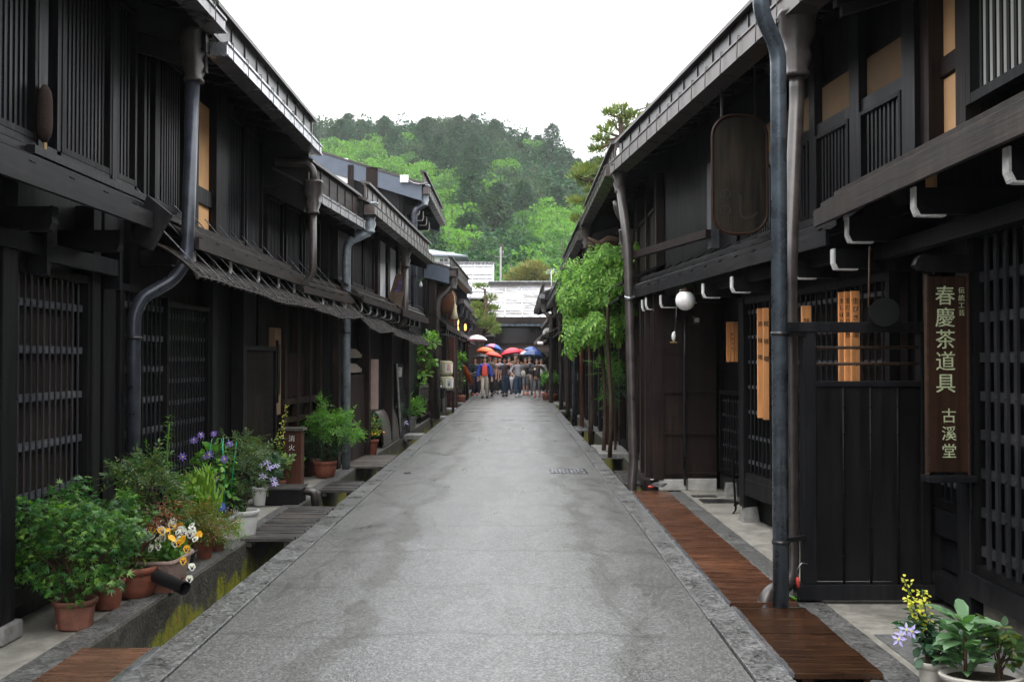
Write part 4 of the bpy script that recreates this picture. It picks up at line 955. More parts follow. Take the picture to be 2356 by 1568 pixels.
for x0, x1, z0 in ((-11.0,-9.7,11.5), (-9.2,-7.5,11.5), (-6.7,-5.9,11.3)):
    w = MB(); w.box(103.9, 103.98, x0, x1, z0, z0+1.35); w = w.build('window', 'dark_glass', t)
    m = MB(); m.box(103.86, 103.93, x0-.08, x0, z0-.08, z0+1.43); m.box(103.86, 103.93, x1, x1+.08, z0-.08, z0+1.43); m.box(103.86, 103.93, (x0+x1)/2-.04, (x0+x1)/2+.04, z0, z0+1.35); m.box(103.86, 103.93, x0, x1, z0+1.35, z0+1.43); m.build('frame', 'white_paint', w)
t.location.x -= .9; t.location.z -= .9
t = thing('utility_pole', 'slim grey utility pole with a crossarm in front of the wooded hill', 'pole', (-1.35, 90, -.5))
b = AT(1152, 700, 90); tp = AT(1152, 568, 90)
m = MB(); m.tube([(b.x, 90, -.6), tp], [.11, .08], 8); m.build('pole_shaft', 'stone_grey', t)
m = MB(); q = AT(1152, 590, 90); m.bar(q+Vector((-.5,0,0)), q+Vector((.5,0,0)), .06, .06); m.tube([q+Vector((.2,0,.1)), q+Vector((.2,0,.5))], .05, 6); m.build('crossarm', 'stone_grey', t)
t = thing('tv_antenna', 'spindly rooftop aerial in front of the ochre garden pine', 'antenna', AT(1269, 672, 60))
q = AT(1269, 672, 60); p_ = AT(1268, 622, 60)
m = MB(); m.tube([q-Vector((0,0,.5)), p_], .022, 5); m.build('mast', 'metal_silver', t)
m = MB()
for dz, w in ((.05,.3), (0,.35), (-.1,.45), (-.18,.4)): m.bar(p_+Vector((-w*.8,0,dz)), p_+Vector((w,0,dz+.02)), .025, .025)
m.build('aerial_rods', 'metal_silver', t)
t = thing('right_far_house', 'grey roof edges peeping over the far right houses beside the aerial', 'house', (6.5, 70, 0))
m = MB(); m.box(66, 74, 4.5, 9, 0, 6.6); m.build('wall', 'brown_wood', t)
for z, x in ((6.62, 3.9), (7.5, 4.6)):
    m = MB(); m.hexa([(x,65.5,z),(9,65.5,z+.9),(9,75,z+.9),(x,75,z),(x,65.5,z+.14),(9,65.5,z+1.04),(9,75,z+1.04),(x,75,z+.14)]); m.build('roof', 'roof_board', t)
# ================================================================== CHANNEL COVERS
def deck(name, label, x0, x1, y0, y1, z, pw, mat, th=.03, strip=None, group='covers over the side channels', jit=.004, arch=0):
    t = thing(name, label, 'channel cover', ((x0+x1)/2, (y0+y1)/2, 0), group)
    m = MB(); y = y0
    while y < y1-.01:
        e = min(y+pw, y1); j = rnd.uniform(-jit, jit)*.6; d0, d1 = rnd.uniform(-jit, jit), rnd.uniform(-jit, jit)
        zz = z+j+arch*math.sin(math.pi*((y+e)/2-y0)/(y1-y0))
        m.box(y+.004, e-.004, x0+d0, x1+d1, zz-th, zz); y = e
    m.build('planks', mat, t, bevel=.0025)
    m = MB(); m.box(y0+.02, y1-.02, x0+.04, x0+.09, z-th-.045, z-th-.004); m.box(y0+.02, y1-.02, x1-.09, x1-.04, z-th-.045, z-th-.004); m.build('joist', mat, t)
    if strip is not None:
        m = MB(); n = int((y1-y0)/.14); xs = strip
        for i in range(n): a = y0+(y1-y0)*i/n; m.box(a, a+(y1-y0)/n-.003, xs-.014+rnd.uniform(-.001,.001), xs+.014, z-.02, z+.004+rnd.uniform(0,.002))
        m.build('metal_strip', 'metal_silver', t)
    return t
deck('channel_cover', 'wet brown plank cover in the bottom left corner of the street', -2.33, -1.955, 3.6, 5.64, .012, .19, 'deck_brown', strip=-1.935)
deck('channel_cover', 'weathered slatted cover beside the white flower pots on the left', -2.36, -1.90, 8.96, 10.95, .03, .075, 'grey_wood_s', jit=.012)
deck('channel_cover', 'small grey slatted cover between the black trough and the tall grey pipe', -2.34, -1.92, 12.4, 13.3, .02, .07, 'grey_wood_s', jit=.01)
deck('channel_cover', 'slatted mat cover just beyond the tall grey pipe on the left', -2.5, -1.92, 15.05, 17.0, .03, .06, 'grey_wood', jit=.008)
deck('channel_cover', 'stone slab cover in front of the curved board fender', -2.32, -1.92, 21.4, 22.1, .03, 1.0, 'stone_grey', th=.08)
deck('channel_cover', 'stone slab cover in front of the bamboo fence on the left', -2.32, -1.92, 28.4, 29.1, .03, 1.0, 'stone_grey', th=.07)
deck('channel_cover', 'stone slab cover before the straw barrels', -2.32, -1.92, 32.6, 33.7, .05, 1.2, 'stone_grey', th=.08)
deck('channel_cover', 'farthest stone slab cover on the left, by the red post', -2.32, -1.92, 37.6, 38.4, .04, 1.2, 'stone_grey', th=.07)
deck('channel_cover', 'long reddish slatted boardwalk along the right kerb', 1.365, 1.795, 6.68, 12.4, .014, .062, 'deck_red', strip=1.352)
deck('channel_cover', 'dark glossy plank cover at the bottom right, below the blue pipe', 1.37, 1.80, 5.15, 6.53, .02, .15, 'deck_dark', strip=1.352)
deck('channel_cover', 'grey slatted cover at the foot of the far brown pipe on the right', 1.36, 2.0, 12.95, 14.5, .03, .10, 'grey_wood_s', jit=.01)
deck('channel_cover', 'arched stone cover before the wisteria on the right', 1.36, 1.85, 17.0, 18.9, .03, .4, 'stone_grey', th=.08, arch=.03)
deck('channel_cover', 'flat pale metal cover below the wisteria posts', 1.36, 1.90, 23.0, 24.5, .03, 1.5, 'metal_silver', th=.03)
deck('channel_cover', 'farther plank cover on the right past the wisteria', 1.36, 1.85, 31.5, 32.6, .03, .3, 'grey_wood', th=.04)
deck('channel_cover', 'curved pale cover on the right near the walking group', 1.36, 1.85, 36.0, 37.6, .04, .3, 'stone_grey', th=.05, arch=.05)

# ================================================================== WRITING
def vtext(s, mat, parent, pos, size, ex=(1,0,0), ez=(0,0,1), ext=.0015, name='lettering', line=1.02, sx=1.0, bold=0.0, vert=True):
    cu = bpy.data.curves.new('lettering', 'FONT'); cu.body = '\n'.join(s) if vert else s
    cu.size = size; cu.align_x = 'CENTER'; cu.align_y = 'TOP'; cu.space_line = line; cu.extrude = ext; cu.offset = bold; cu.resolution_u = 3
    tmp = bpy.data.objects.new('lettering', cu); COL.objects.link(tmp)
    dg = bpy.context.evaluated_depsgraph_get(); me = bpy.data.meshes.new_from_object(tmp.evaluated_get(dg))
    bpy.data.objects.remove(tmp); bpy.data.curves.remove(cu)
    ex = Vector(ex).normalized(); ez = Vector(ez).normalized(); n = ex.cross(ez)
    off = Vector((0,0,0)); o = parent
    while o is not None: off += Vector(o.location); o = o.parent
    p = Vector(pos)-off
    for v in me.vertices: c = v.co.copy(); v.co = p + ex*c.x*sx + ez*c.y + n*c.z
    me.materials.clear(); me.materials.append(M[mat])
    ob = bpy.data.objects.new(name, me); COL.objects.link(ob); ob.parent = parent; KIDS.setdefault(parent.name, []).append(ob)
    return ob

# ================================================================== RIGHT-HAND PROPS
# screen fence that stands across the pavement
YF_ = 6.76
t = thing('screen_fence', 'black board screen with two bamboo rails, standing across the right pavement', 'fence', (2.25, YF_, 0))
m = MB(); m.box(YF_-.03, YF_+.03, 1.86, 2.62, .14, 1.39); m.build('panel', 'black_wood', t)
m = MB(); m.box(YF_-.05, YF_+.05, 1.845, 1.93, .12, 1.735); m.build('post', 'slat_wood', t, bevel=.006)
m = MB(); m.box(YF_-.05, YF_+.05, 2.60, 2.66, .12, 1.735); m.build('post', 'black_wood', t, bevel=.006)
m = MB(); m.box(YF_-.055, YF_+.055, 1.80, 2.70, .02, .12); m.build('bottom_rail', 'slat_wood', t, bevel=.006)
m = MB(); m.box(YF_-.045, YF_+.045, 1.93, 2.60, 1.385, 1.42); m.build('middle_rail', 'slat_wood', t, bevel=.004)
m = MB(); m.box(YF_-.06, YF_+.06, 1.73, 2.68, 1.735, 1.80); m.build('top_rail', 'slat_wood', t, bevel=.005)
for z in (1.53, 1.635):
    m = MB(); m.tube([(1.93, YF_, z), (2.6, YF_, z+.004)], .010, 8)
    for x in (2.05, 2.2, 2.34, 2.47): m.tube([(x, YF_, z), (x+.008, YF_, z)], .0125, 8)
    m.build('bamboo_rail', 'bamboo_dark', t)
for x in (2.105, 2.28, 2.455):
    m = MB(); m.tube([(x, YF_-.034, .125), (x, YF_-.034, 1.38)], .009, 8)
    for z in (.3,.48,.7,.85,1.08,1.25): m.tube([(x, YF_-.034, z), (x, YF_-.034, z+.008)], .0115, 8)
    m.build('bamboo_batten', 'black_wood', t)
# gong
t = thing('iron_gong', 'round dark gong hanging on a rod over the screen fence', 'gong', (2.33, 6.62, 1.86))
c = Vector((2.325, 6.60, 1.855)); dr = Vector((-.18, -1, .05)).normalized()
m = MB(); m.tube([c-dr*.045, c-dr*.040, c+dr*.035, c+dr*.04], [.078, .086, .086, .080], 32); m.build('drum', 'black_iron', t)
m = MB(); m.tube([c+dr*.035, c+dr*.046], [.091, .091], 32); m.build('rim', 'black_iron', t)
m = MB(); m.tube([c-Vector((.09,0,-.02)), c+Vector((-.095,0,.05)), c+Vector((-.085,0,.42))], .006, 6); m.build('hanging_rod', 'bamboo_dark', t)
# main sign board
t = thing('shop_sign', 'tall brown board carved with pale green characters, hanging from a scroll-ended arm', 'sign', (2.56, 6.15, 1.5))
sx0, sx1, sy = 2.356, 2.588, 5.98
m = MB(); m.box(sy, sy+.035, sx0, sx1, .915, 2.035); m.build('board', 'sign_wood', t, bevel=.004)
m = MB(); 
for x in (sx0-.004, sx1-.006): m.box(sy-.003, sy+.038, x, x+.010, .90, 2.05)
m.build('edge_strip', 'bamboo_dark', t)
m = MB()
poly = [(0,.02),(.03,.05),(.06,.045),(.075,.03),(.10,.035),(.18,.05),(.30,.04),(.37,.03),(.37,-.045),(.10,-.045),(.05,-.045),(.015,-.035),(-.012,-.01)]
m.prism(poly, (2.30, sy-.02, 2.11), (1,0,0), (0,0,1), (0,.07,0)); m.build('arm', 'black_wood', t, bevel=.005)
m = MB(); 
for x in (2.40, 2.53): m.tube([(x, sy+.015, 2.05), (x, sy+.015, 2.10)], .005, 6); m.tube([(x-.012, sy+.015, 2.075), (x, sy+.015, 2.062), (x+.012, sy+.015, 2.075), (x, sy+.015, 2.088), (x-.012, sy+.015, 2.075)], .003, 5)
m.build('hook', 'metal_dark', t)
m = MB(); m.box(sy-.04, sy+.08, 2.34, 2.62, .86, .895); m.box(sy+.02, sy+.07, 2.60, 2.66, .7, 2.2); m.build('bracket_shelf', 'slat_wood', t, bevel=.004)
vtext('春慶茶道具', 'carved_green', t, (2.458, sy-.002, 1.975), .118, line=1.06, bold=.0002)
vtext('古溪堂', 'carved_green', t, (2.475, sy-.002, 1.275), .088, line=1.14, bold=.0)
vtext('伝統工芸', 'carved_green', t, (2.552, sy-.002, 1.97), .038, line=1.12, bold=.0)
# orange plank signs on the lattice bay
def plank(label, px0, px1, py0, py1, text, off=.17, tsize=.055, top=.05, line=1.6, group=None, fz=None):
    a, z1 = FA.pix((px0+px1)/2, py0, off); z0 = FA.pix((px0+px1)/2, py1, off)[1]
    p = FA.pt(a, off, 0); w = (px1-px0)/FPX*p.y
    t = thing('plank_sign', label, 'sign', (p.x, p.y, z0), 'orange plank signs on the right-hand lattice')
    m = MB(); m.box(p.y, p.y+.03, p.x-w/2, p.x+w/2, z0, z1); m.build('board', 'plank_sign', t, bevel=.003)
    if text: vtext(text, 'ink', t, (p.x, p.y-.002, z1-top), tsize, line=line)
    return t
plank('left one of the two long plank signs just left of the blue pipe', 1743, 1755, 709, 961, '赤味噌', tsize=.05, line=3.0, top=.12)
plank('right one of the two long plank signs just left of the blue pipe', 1756, 1769, 708, 965, '糀味噌', tsize=.052, line=3.0, top=.12, off=.171)
plank('short plank sign whose top shows just above the black fence rail', 1845, 1867, 703, 780, '味噌', tsize=.055, top=.10)
plank('leftmost and narrowest of the three plank signs behind the bamboo rails', 1930, 1942, 672, 885, '生しぼり生', tsize=.034, line=1.5)
plank('middle one of the three plank signs behind the bamboo rails', 1943.5, 1957, 670, 885, '生だまり自然', tsize=.04, line=1.25, off=.172)
plank('rightmost of the three plank signs behind the bamboo rails', 1958.5, 1978, 669, 885, '生びき醤油', tsize=.048, line=1.25, off=.174)
t = thing('plank_sign', 'three narrow orange plank signs side by side in the dark recessed entrance', 'sign', (2.45, 11.7, 2), 'orange plank signs on the right-hand lattice')
for i, (x0, x1) in enumerate(((1672, 1680), (1681, 1689), (1690, 1698))):
    p0 = AT(x0, 740, 11.6); p1 = AT(x1, 832, 11.6)
    m = MB(); m.box(11.6, 11.63, p0.x, p1.x, p1.z, p0.z); m.build('board', 'plank_sign', t)
    if i == 1: vtext('本みりん', 'ink', t, ((p0.x+p1.x)/2, 11.598, p0.z-.12), .035, line=1.5)
# iron stand
t = thing('iron_stand', 'thin black iron stand with curled feet in front of the recessed entrance', 'stand', (2.2, 10.2, 0))
q = [G(1690, 1180), G(1735, 1165)]
m = MB(); a, b = q
for p in (a, a+Vector((.02,.06,0))): m.tube(arc([p+Vector((-.02,-.02,0)), p+Vector((.01,0,.03)), p+Vector((-.02,0,.52)), p+Vector((-.02,0,.545)), p+Vector((.0,0,.56))], .02), .008, 6)
for z in (.08, .36): m.bar(a+Vector((0,.02,z)), b+Vector((.05,.25,z)), .012, .02)
for k in (.2,.4,.6,.8): c = a.lerp(b+Vector((.05,.23,0)), k); m.tube([c+Vector((0,.02,.08)), c+Vector((0,.02,.36))], .005, 5)
m.tube([b+Vector((.05,.23,0)), b+Vector((.05,.23,.5))], .008, 6)
m.build('frame', 'black_iron', t)
# globe lamp
c = AT(1577, 691, 11.0)
t = thing('globe_lamp', 'large white glass globe lamp under the right-hand pent roof', 'lamp', c)
m = MB(); r = .105; m.lathe([(max(.002, r*math.sin(math.pi*k/16)), -r*math.cos(math.pi*k/16)) for k in range(17)], c, 28, cap=False); m.build('globe', 'lamp_globe', t)
m = MB(); m.lathe([(.055, .088), (.062, .10), (.05, .112), (.02, .12), (.012, .14)], c, 20); m.build('cap', 'trunk', t)
m = MB(); m.tube(arc([c+Vector((0,0,.13)), c+Vector((0,0,.19)), c+Vector((.10,.02,.19)), c+Vector((.12,.02,.06)), c+Vector((.22,.04,.05))], .06), .007, 6); m.build('arm', 'black_iron', t)
# wall lantern, bird ornament, meter
c = AT(1603, 735, 12.4); t = thing('wall_light', 'small boxy wall light high on the brown panel wall', 'lamp', c)
m = MB(); m.box(12.4, 12.5, c.x-.035, c.x+.035, c.z-.05, c.z+.05); m.build('housing', 'metal_dark', t); m = MB(); m.box(12.39, 12.40, c.x-.025, c.x+.028, c.z-.03, c.z+.02); m.build('glass', 'pot_cream', t)
c = AT(1550, 775, 11.4); t = thing('bird_ornament', 'white-bellied wooden bird with raised wings hanging before the brown wall', 'ornament', c)
m = MB(); m.tube([c+Vector((0,0,-.05)), c+Vector((0,0,-.02)), c+Vector((0,0,.02)), c+Vector((.003,0,.045)), c+Vector((.008,-.01,.06))], [.006,.020,.024,.016,.006], 10); m.build('body', 'paper', t)
m = MB()
for s in (-1, 1): m.raw([c+Vector((s*.01,0,.03)), c+Vector((s*.05,0,.055)), c+Vector((s*.11,0,.09)), c+Vector((s*.06,.0,.045)), c+Vector((s*.015,0,.005)), c+Vector((s*.01,.006,.03)), c+Vector((s*.05,.006,.055)), c+Vector((s*.11,.006,.09)), c+Vector((s*.06,.006,.045)), c+Vector((s*.015,.006,.005))], [(0,1,2,3,4),(9,8,7,6,5),(0,5,6,1),(1,6,7,2),(2,7,8,3),(3,8,9,4)])
m.build('wing', 'slat_wood', t); m = MB(); m.box(c.y-.01, c.y+.01, c.x-.04, c.x+.035, c.z-.062, c.z-.052); m.build('perch', 'stake', t)
m = MB(); m.tube([c+Vector((.01,0,.06)), c+Vector((.03,.02,.2)), c+Vector((.04,.02,.52))], .0025, 4); m.build('string', 'metal_grey', t)
# cables with a red plug, twice
for (px, py, Y, lab) in ((1505, 1122, 12.3, 'coiled grey cable with a red plug at the foot of the brown wall'), (1834, 1345, 6.7, 'short cable with a red end hanging by the blue pipe')):
    c = AT(px, py, Y); t = thing('power_cable', lab, 'cable', c)
    m = MB()
    if Y > 10: m.tube([c+Vector((.05+.09*math.cos(k*.7)*(.6+.03*k), .05*math.sin(k*.7), .012+.002*k)) for k in range(22)], .006, 5)
    else: m.tube([c+Vector((.09,.02,.13)), c+Vector((.03,0,.14)), c+Vector((.0,0,.10)), c+Vector((.0,0,.05))], .005, 5)
    m.build('wire', 'metal_grey', t); m = MB()
    if Y > 10: m.tube([c+Vector((-.07,0,.015)), c+Vector((.0,-.01,.015))], .014, 8)
    else: m.tube([c+Vector((.004,0,.05)), c+Vector((.008,0,-.015))], .011, 8)
    m.build('plug', 'red_plastic', t)
# big hanging plaque
t = thing('hanging_plaque', 'huge dark round-bottomed wooden plaque hanging under the right eave', 'sign', (2.0, 9.3, 3.2))
Yp = 9.3; L = AT(1637, 540, Yp); Rr = AT(1768, 540, Yp); zb = L.z; w = Rr.x-L.x
def ply(s, inset=0):
    out = []; r = .205
    for k in range(9): a = math.pi+math.pi/2*k/8; out.append((L.x+r+(r-inset)*math.cos(a), zb+r+(r-inset)*math.sin(a)))
    for k in range(9): a = 1.5*math.pi+math.pi/2*k/8; out.append((Rr.x-r+(r-inset)*math.cos(a), zb+r+(r-inset)*math.sin(a)))
    for k in range(9): a = math.pi/2*k/8; out.append((Rr.x-r+(r-inset)*math.cos(a), zb+1.08-r+(r-inset)*math.sin(a)))
    for k in range(9): a = math.pi/2+math.pi/2*k/8; out.append((L.x+r+(r-inset)*math.cos(a), zb+1.08-r+(r-inset)*math.sin(a)))
    return out
m = MB(); m.prism(ply(0, .02), (0, Yp, 0), (1,0,0), (0,0,1), (0,.05,0)); m.build('board', 'plaque_wood', t)
m = MB(); P = [Vector((x, Yp-.005, z)) for x, z in ply(0, .008)]; m.tube(P+[P[0]], .013, 8, caps=False); m.build('rim', 'sign_wood', t)
vtext('し', 'ink_dark_wood', t, (L.x+w*.62, Yp-.001, zb+.36), .26, ext=.003); vtext('のの', 'ink_dark_wood', t, (L.x+w*.25, Yp-.001, zb+.42), .12, line=1.2, ext=.003)
m = MB(); 
for x in (L.x+.1, Rr.x-.1): m.bar((x, Yp+.02, zb+1.06), (x, Yp+.05, 4.2), .02, .02)
m.build('hanger', 'metal_dark', t)
# narrow lit strip and post left of the plaque
m = MB(FA); a0, _ = FA.pix(1640, 500, .03)
# pair of small globe lamps far right
t = thing('twin_globe_lamp', 'pair of small white globes on a post bracket, far right side', 'lamp', AT(1244, 791, 33))
for px in (1240, 1246.5):
    c = AT(px, 789.5, 33); r = .062
    m = MB(); m.lathe([(max(.002, r*math.sin(math.pi*k/10)), -r*math.cos(math.pi*k/10)) for k in range(11)], c, 14, cap=False); m.build('globe', 'lamp_globe', t)
m = MB(); c = AT(1243.5, 783, 33); m.bar(c+Vector((-.08,0,.03)), c+Vector((.35,.05,.05)), .025, .025); m.build('arm', 'black_iron', t)
# round projecting sign
t = thing('round_sign', 'round white projecting sign with a simple painted face, far right side', 'sign', AT(1261, 766, 40))
c = AT(1261, 766, 40); R_ = .21
m = MB(); m.tube([c, c+Vector((0,.05,0))], R_, 28); m.build('disc', 'paper', t)
m = MB(); m.prism([(.10+.10*math.cos(k*.4488), -.01+.11*math.sin(k*.4488)) for k in range(14)], c+Vector((0,-.012,0)), (1,0,0), (0,0,1), (0,.01,0)); m.build('painted_face', 'c_pinkshoe', t)
m = MB(); m.prism([(.0,.06),(.02,.12),(.08,.155),(.14,.15),(.17,.12),(.12,.11),(.05,.09)], c+Vector((0,-.014,0)), (1,0,0), (0,0,1), (0,.01,0)); m.box(c.y-.02, c.y-.013, c.x+.04, c.x+.16, c.z-.06, c.z-.045); m.build('painted_hair', 'c_black', t)
m = MB(); m.bar(c+Vector((.2,.02,.1)), c+Vector((.6,.02,.1)), .03, .03); m.build('arm', 'black_iron', t)

# ================================================================== LEFT-HAND PROPS
# brush hanging by the upper slats
c = AX(103, 260, -2.86); t = thing('hanging_brush', 'brown bristle brush with a bamboo handle hanging beside the upper slats', 'brush', c)
m = MB(); P = [c+Vector((0,0,.17-.35*k/8)) for k in range(9)]; m.tube(P, [.015,.038,.045,.046,.047,.048,.046,.04,.015], 14); m.build('bristles', 'bristle', t)
m = MB(); m.tube([c+Vector((0,0,-.12)), c+Vector((.004,0,-.25)), c+Vector((.01,0,-.44))], .011, 8); m.tube([c+Vector((.006,0,-.30)), c+Vector((.006,0,-.31))], .0135, 8); m.build('handle', 'stake', t)
# fire box
t = thing('fire_box', 'brown fire-fighting box with white characters standing against the left wall', 'fire box', (-2.78, 12.6, 0))
p0 = AT(652, 990, 12.55); p1 = AT(692, 1092, 12.55)
m = MB(); m.box(12.55, 12.75, p0.x, p1.x, 0, p0.z); m.build('box', 'red_post', t, bevel=.005)
m = MB(); m.box(12.52, 12.78, p0.x-.03, p1.x+.03, p0.z, p0.z+.03); m.build('lid', 'grey_wood', t)
vtext('消火栓', 'paper', t, ((p0.x+p1.x)/2-.005, 12.547, p0.z-.06), .08, line=1.35)
# trough with brown pipe end
t = thing('water_trough', 'black wooden trough whose brown pipe bends down into the channel', 'trough', (-2.6, 11.4, 0))
a = G(632, 1157); b = G(705, 1160)
m = MB(); m.box(11.22, 11.60, -2.80, -2.33, .0, .17); m.build('box', 'black_wood_y', t, bevel=.004)
m = MB(); m.box(11.20, 11.62, -2.82, -2.31, .17, .185); m.build('lid', 'grey_wood_s', t)
m = MB(); m.tube(arc([(-2.45, 11.5, .12), (-2.28, 11.5, .12), (-2.22, 11.5, .10), (-2.20, 11.5, -.1)], .06), .045, 12); m.build('spout', 'pipe_brown', t)
# spout in the foreground with running water
t = thing('black_spout', 'black open pipe poking out between the pots and dripping into the channel', 'pipe', (-2.5, 6.8, .1))
p0 = AT(345, 1318, 6.9); p1 = AT(425, 1352, 6.72)
m = MB(); d = (p1-p0).normalized(); m.tube([p0-d*.12, p0, p1], .044, 18, caps=False); m.tube([p0-d*.12, p0, p1], .039, 18, caps=False); m.tube([p1-d*.002, p1+d*.001], .0445, 18, caps=False); m.build('tube', 'rubber', t)
m = MB(); m.tube([p1+Vector((-.025,0,-.035)), p1+Vector((-.018,0,-.08)), p1+Vector((-.02,0,-.18)), p1+Vector((-.018,0,-.42))], [.006,.003,.0035,.002], 6); tag(m.build('water_trickle', 'water'), 'thin trickle of water falling from the black spout', 'water', kind='stuff')
# curved board fender
t = thing('board_fender', 'curved fender of narrow boards sloping from the left wall to the channel edge', 'fender', (-2.5, 19.8, 0))
m = MB()
for k in range(22):
    y0 = 18.5+k*.122; 
    P = [(-2.335-.19*(1-math.cos(t_)), .06+.60*math.sin(t_)) for t_ in [j*math.pi/2/8 for j in range(9)]]
    for j in range(8):
        (xa, za), (xb, zb_) = P[j], P[j+1]; w = .114
        m.hexa([(xa,y0,za-.02),(xa,y0+w,za-.02),(xb-.02,y0+w,zb_-.02),(xb-.02,y0,zb_-.02),(xa,y0,za),(xa,y0+w,za),(xb,y0+w,zb_),(xb,y0,zb_)])
m.build('boards', 'grey_wood', t)
m = MB(); m.box(18.5, 21.2, -2.36, -2.325, 0, .065); m.build('foot_rail', 'grey_wood', t)
m = MB(); m.prism([(0,0)]+[(-.19*(1-math.cos(j*math.pi/16)), .06+.59*math.sin(j*math.pi/16)) for j in range(9)], (-2.345,18.53,0), (1,0,0), (0,0,1), (0,.03,0)); m.build('end_board', 'brown_wood', t)
# signs by the grey pipe
t = thing('standing_sign', 'narrow brown signboard with white characters, half behind the tall grey pipe', 'sign', (-2.6, 16, 0))
p0 = AT(781, 893, 15.9); p1 = AT(806, 1060, 15.9)
m = MB(); m.box(15.9, 15.94, p0.x, p1.x, .02, p0.z); m.build('board', 'brown_wood', t)
vtext('迎', 'paper', t, ((p0.x+p1.x)/2-.02, 15.897, p0.z-.07), .125); vtext('あんきに', 'paper', t, ((p0.x+p1.x)/2-.03, 15.897, p0.z-.33), .115, line=.95)
t = thing('hanging_sign', 'cream tapered sign with dark writing hanging over the boarded booth', 'sign', AT(911, 856, 21))
p = AT(911, 856, 21); m = MB(); m.prism([(-.125,.10),(.125,.10),(.11,-.09),(-.10,-.09)], p, (1,0,0), (0,0,1), (0,.03,0)); m.build('board', 'paper', t)
vtext('香りの', 'ink_faded', t, p+Vector((.055,-.003,.085)), .055, line=1.0); vtext('手作り', 'ink_faded', t, p+Vector((-.03,-.003,.085)), .055, line=1.0)
t = thing('leaning_board', 'weathered plank leaning from the left facade with faded violet writing', 'sign', AT(918, 672, 19))
p = AT(903, 712, 18.7); q = AT(926, 632, 19.6); m = MB(); m.bar(p, q, .25, .035, up=(0,-1,.2)); m.build('board', 'trunk', t)
d = (q-p).normalized(); vtext('一位一刀彫', 'petal_violet', t, q-d*.16+Vector((.0,-.035,0)), .085, ex=(1,-.0,-.1), ez=d, line=1.0)
# bamboo fence panel
t = thing('bamboo_fence', 'short fence of upright bamboo rods beside the left channel', 'fence', (-2.38, 27, 0))
m = MB()
for k in range(40): y0 = 25.7+k*.058; m.tube([(-2.37+rnd.uniform(-.008,.008), y0, .02), (-2.37+rnd.uniform(-.01,.01), y0, .93+rnd.uniform(-.015,.015))], .025, 6, smooth=True)
m.build('rods', 'reed', t); m = MB()
for z in (.15, .5, .85): m.box(25.66, 28.1, -2.35, -2.33, z, z+.03)
m.build('rail', 'brown_wood_y', t)
# straw barrels
def barrel(c, label, marks):
    t = thing('straw_barrel', label, 'barrel', c, 'straw-wrapped barrels of the shop house')
    m = MB(); m.lathe([(.20,.0),(.225,.03),(.235,.12),(.235,.30),(.225,.37),(.20,.41),(.001,.415)], c, 24, cap=False); m.build('body', 'barrel_straw', t)
    m = MB(); 
    for z in (.06,.36): m.lathe([(.238,z),(.243,z+.01),(.238,z+.02)], c, 24, cap=False)
    for k in range(6): a = k*math.pi/3+.3; m.tube([c+Vector((.24*math.cos(a), .24*math.sin(a), .05)), c+Vector((.243*math.cos(a), .243*math.sin(a), .36)), c+Vector((.1*math.cos(a), .1*math.sin(a), .43))], .012, 5)
    m.build('rope', 'tassel', t)
    m = MB(); m.grid(lambda u, v: c+Vector((.245*math.cos(-1.45+u*1.2), .245*math.sin(-1.45+u*1.2), .08+.26*v)), 6, 1); m.build('paper_wrap', 'paper', t)
    vtext(marks, 'red_plastic' if marks != '山車' else 'ink', t, c+Vector((.12,-.225,.33)), .11, ex=(1,.45,0), line=1.0)
    m = MB(); q = c+Vector((-.12,-.235,.2)); m.tube([q+Vector((.075*math.cos(k*.5236), -.0+.0*k, .075*math.sin(k*.5236))) for k in range(13)], .008, 5); m.build('crest', 'trunk', t)
    return t
barrel(Vector((-2.12, 31.1, 1.13)), 'upper straw barrel of the stack before the shop house', '鬼殺')
barrel(Vector((-2.10, 31.1, .68)), 'lower straw barrel of the stack before the shop house', '山車')
t = thing('display_stand', 'dark wooden stand carrying the straw barrels', 'table', (-2.12, 31.1, 0))
m = MB(); m.box(30.8, 31.4, -2.36, -1.86, .62, .68); m.build('top', 'black_wood_y', t)
for x, y in ((-2.33,30.85),(-1.9,30.85),(-2.33,31.33),(-1.9,31.33)): m = MB(); m.box(y, y+.05, x, x+.05, 0, .62); m.build('leg', 'brown_wood', t)
t = thing('shop_table', 'low shop table with small silvery pots in front of the barrels', 'table', (-2.2, 29.6, 0))
m = MB(); m.box(29.3, 30.2, -2.45, -2.0, .72, .78); m.box(29.35, 30.15, -2.42, -2.03, .5, .72); m.build('top', 'black_wood_y', t)
for x, y in ((-2.43,29.33),(-2.06,29.33),(-2.43,30.1),(-2.06,30.1)): m = MB(); m.box(y, y+.06, x, x+.06, 0, .5); m.build('leg', 'grey_wood', t)
for i, (x, y, h) in enumerate(((-2.38,29.5,.16),(-2.28,29.45,.10),(-2.2,29.6,.13),(-2.12,29.5,.08))):
    m = MB(); m.lathe([(.03,0),(.04,h*.4),(.032,h*.8),(.015,h),(.02,h+.01)], (x, y, .78), 10)
    tag(m.build('small_pot', 'metal_silver'), ['tall', 'squat', 'middle-sized', 'smallest'][i]+' silvery pot on the shop table before the barrels', 'pot', 'silvery pots on the shop table')
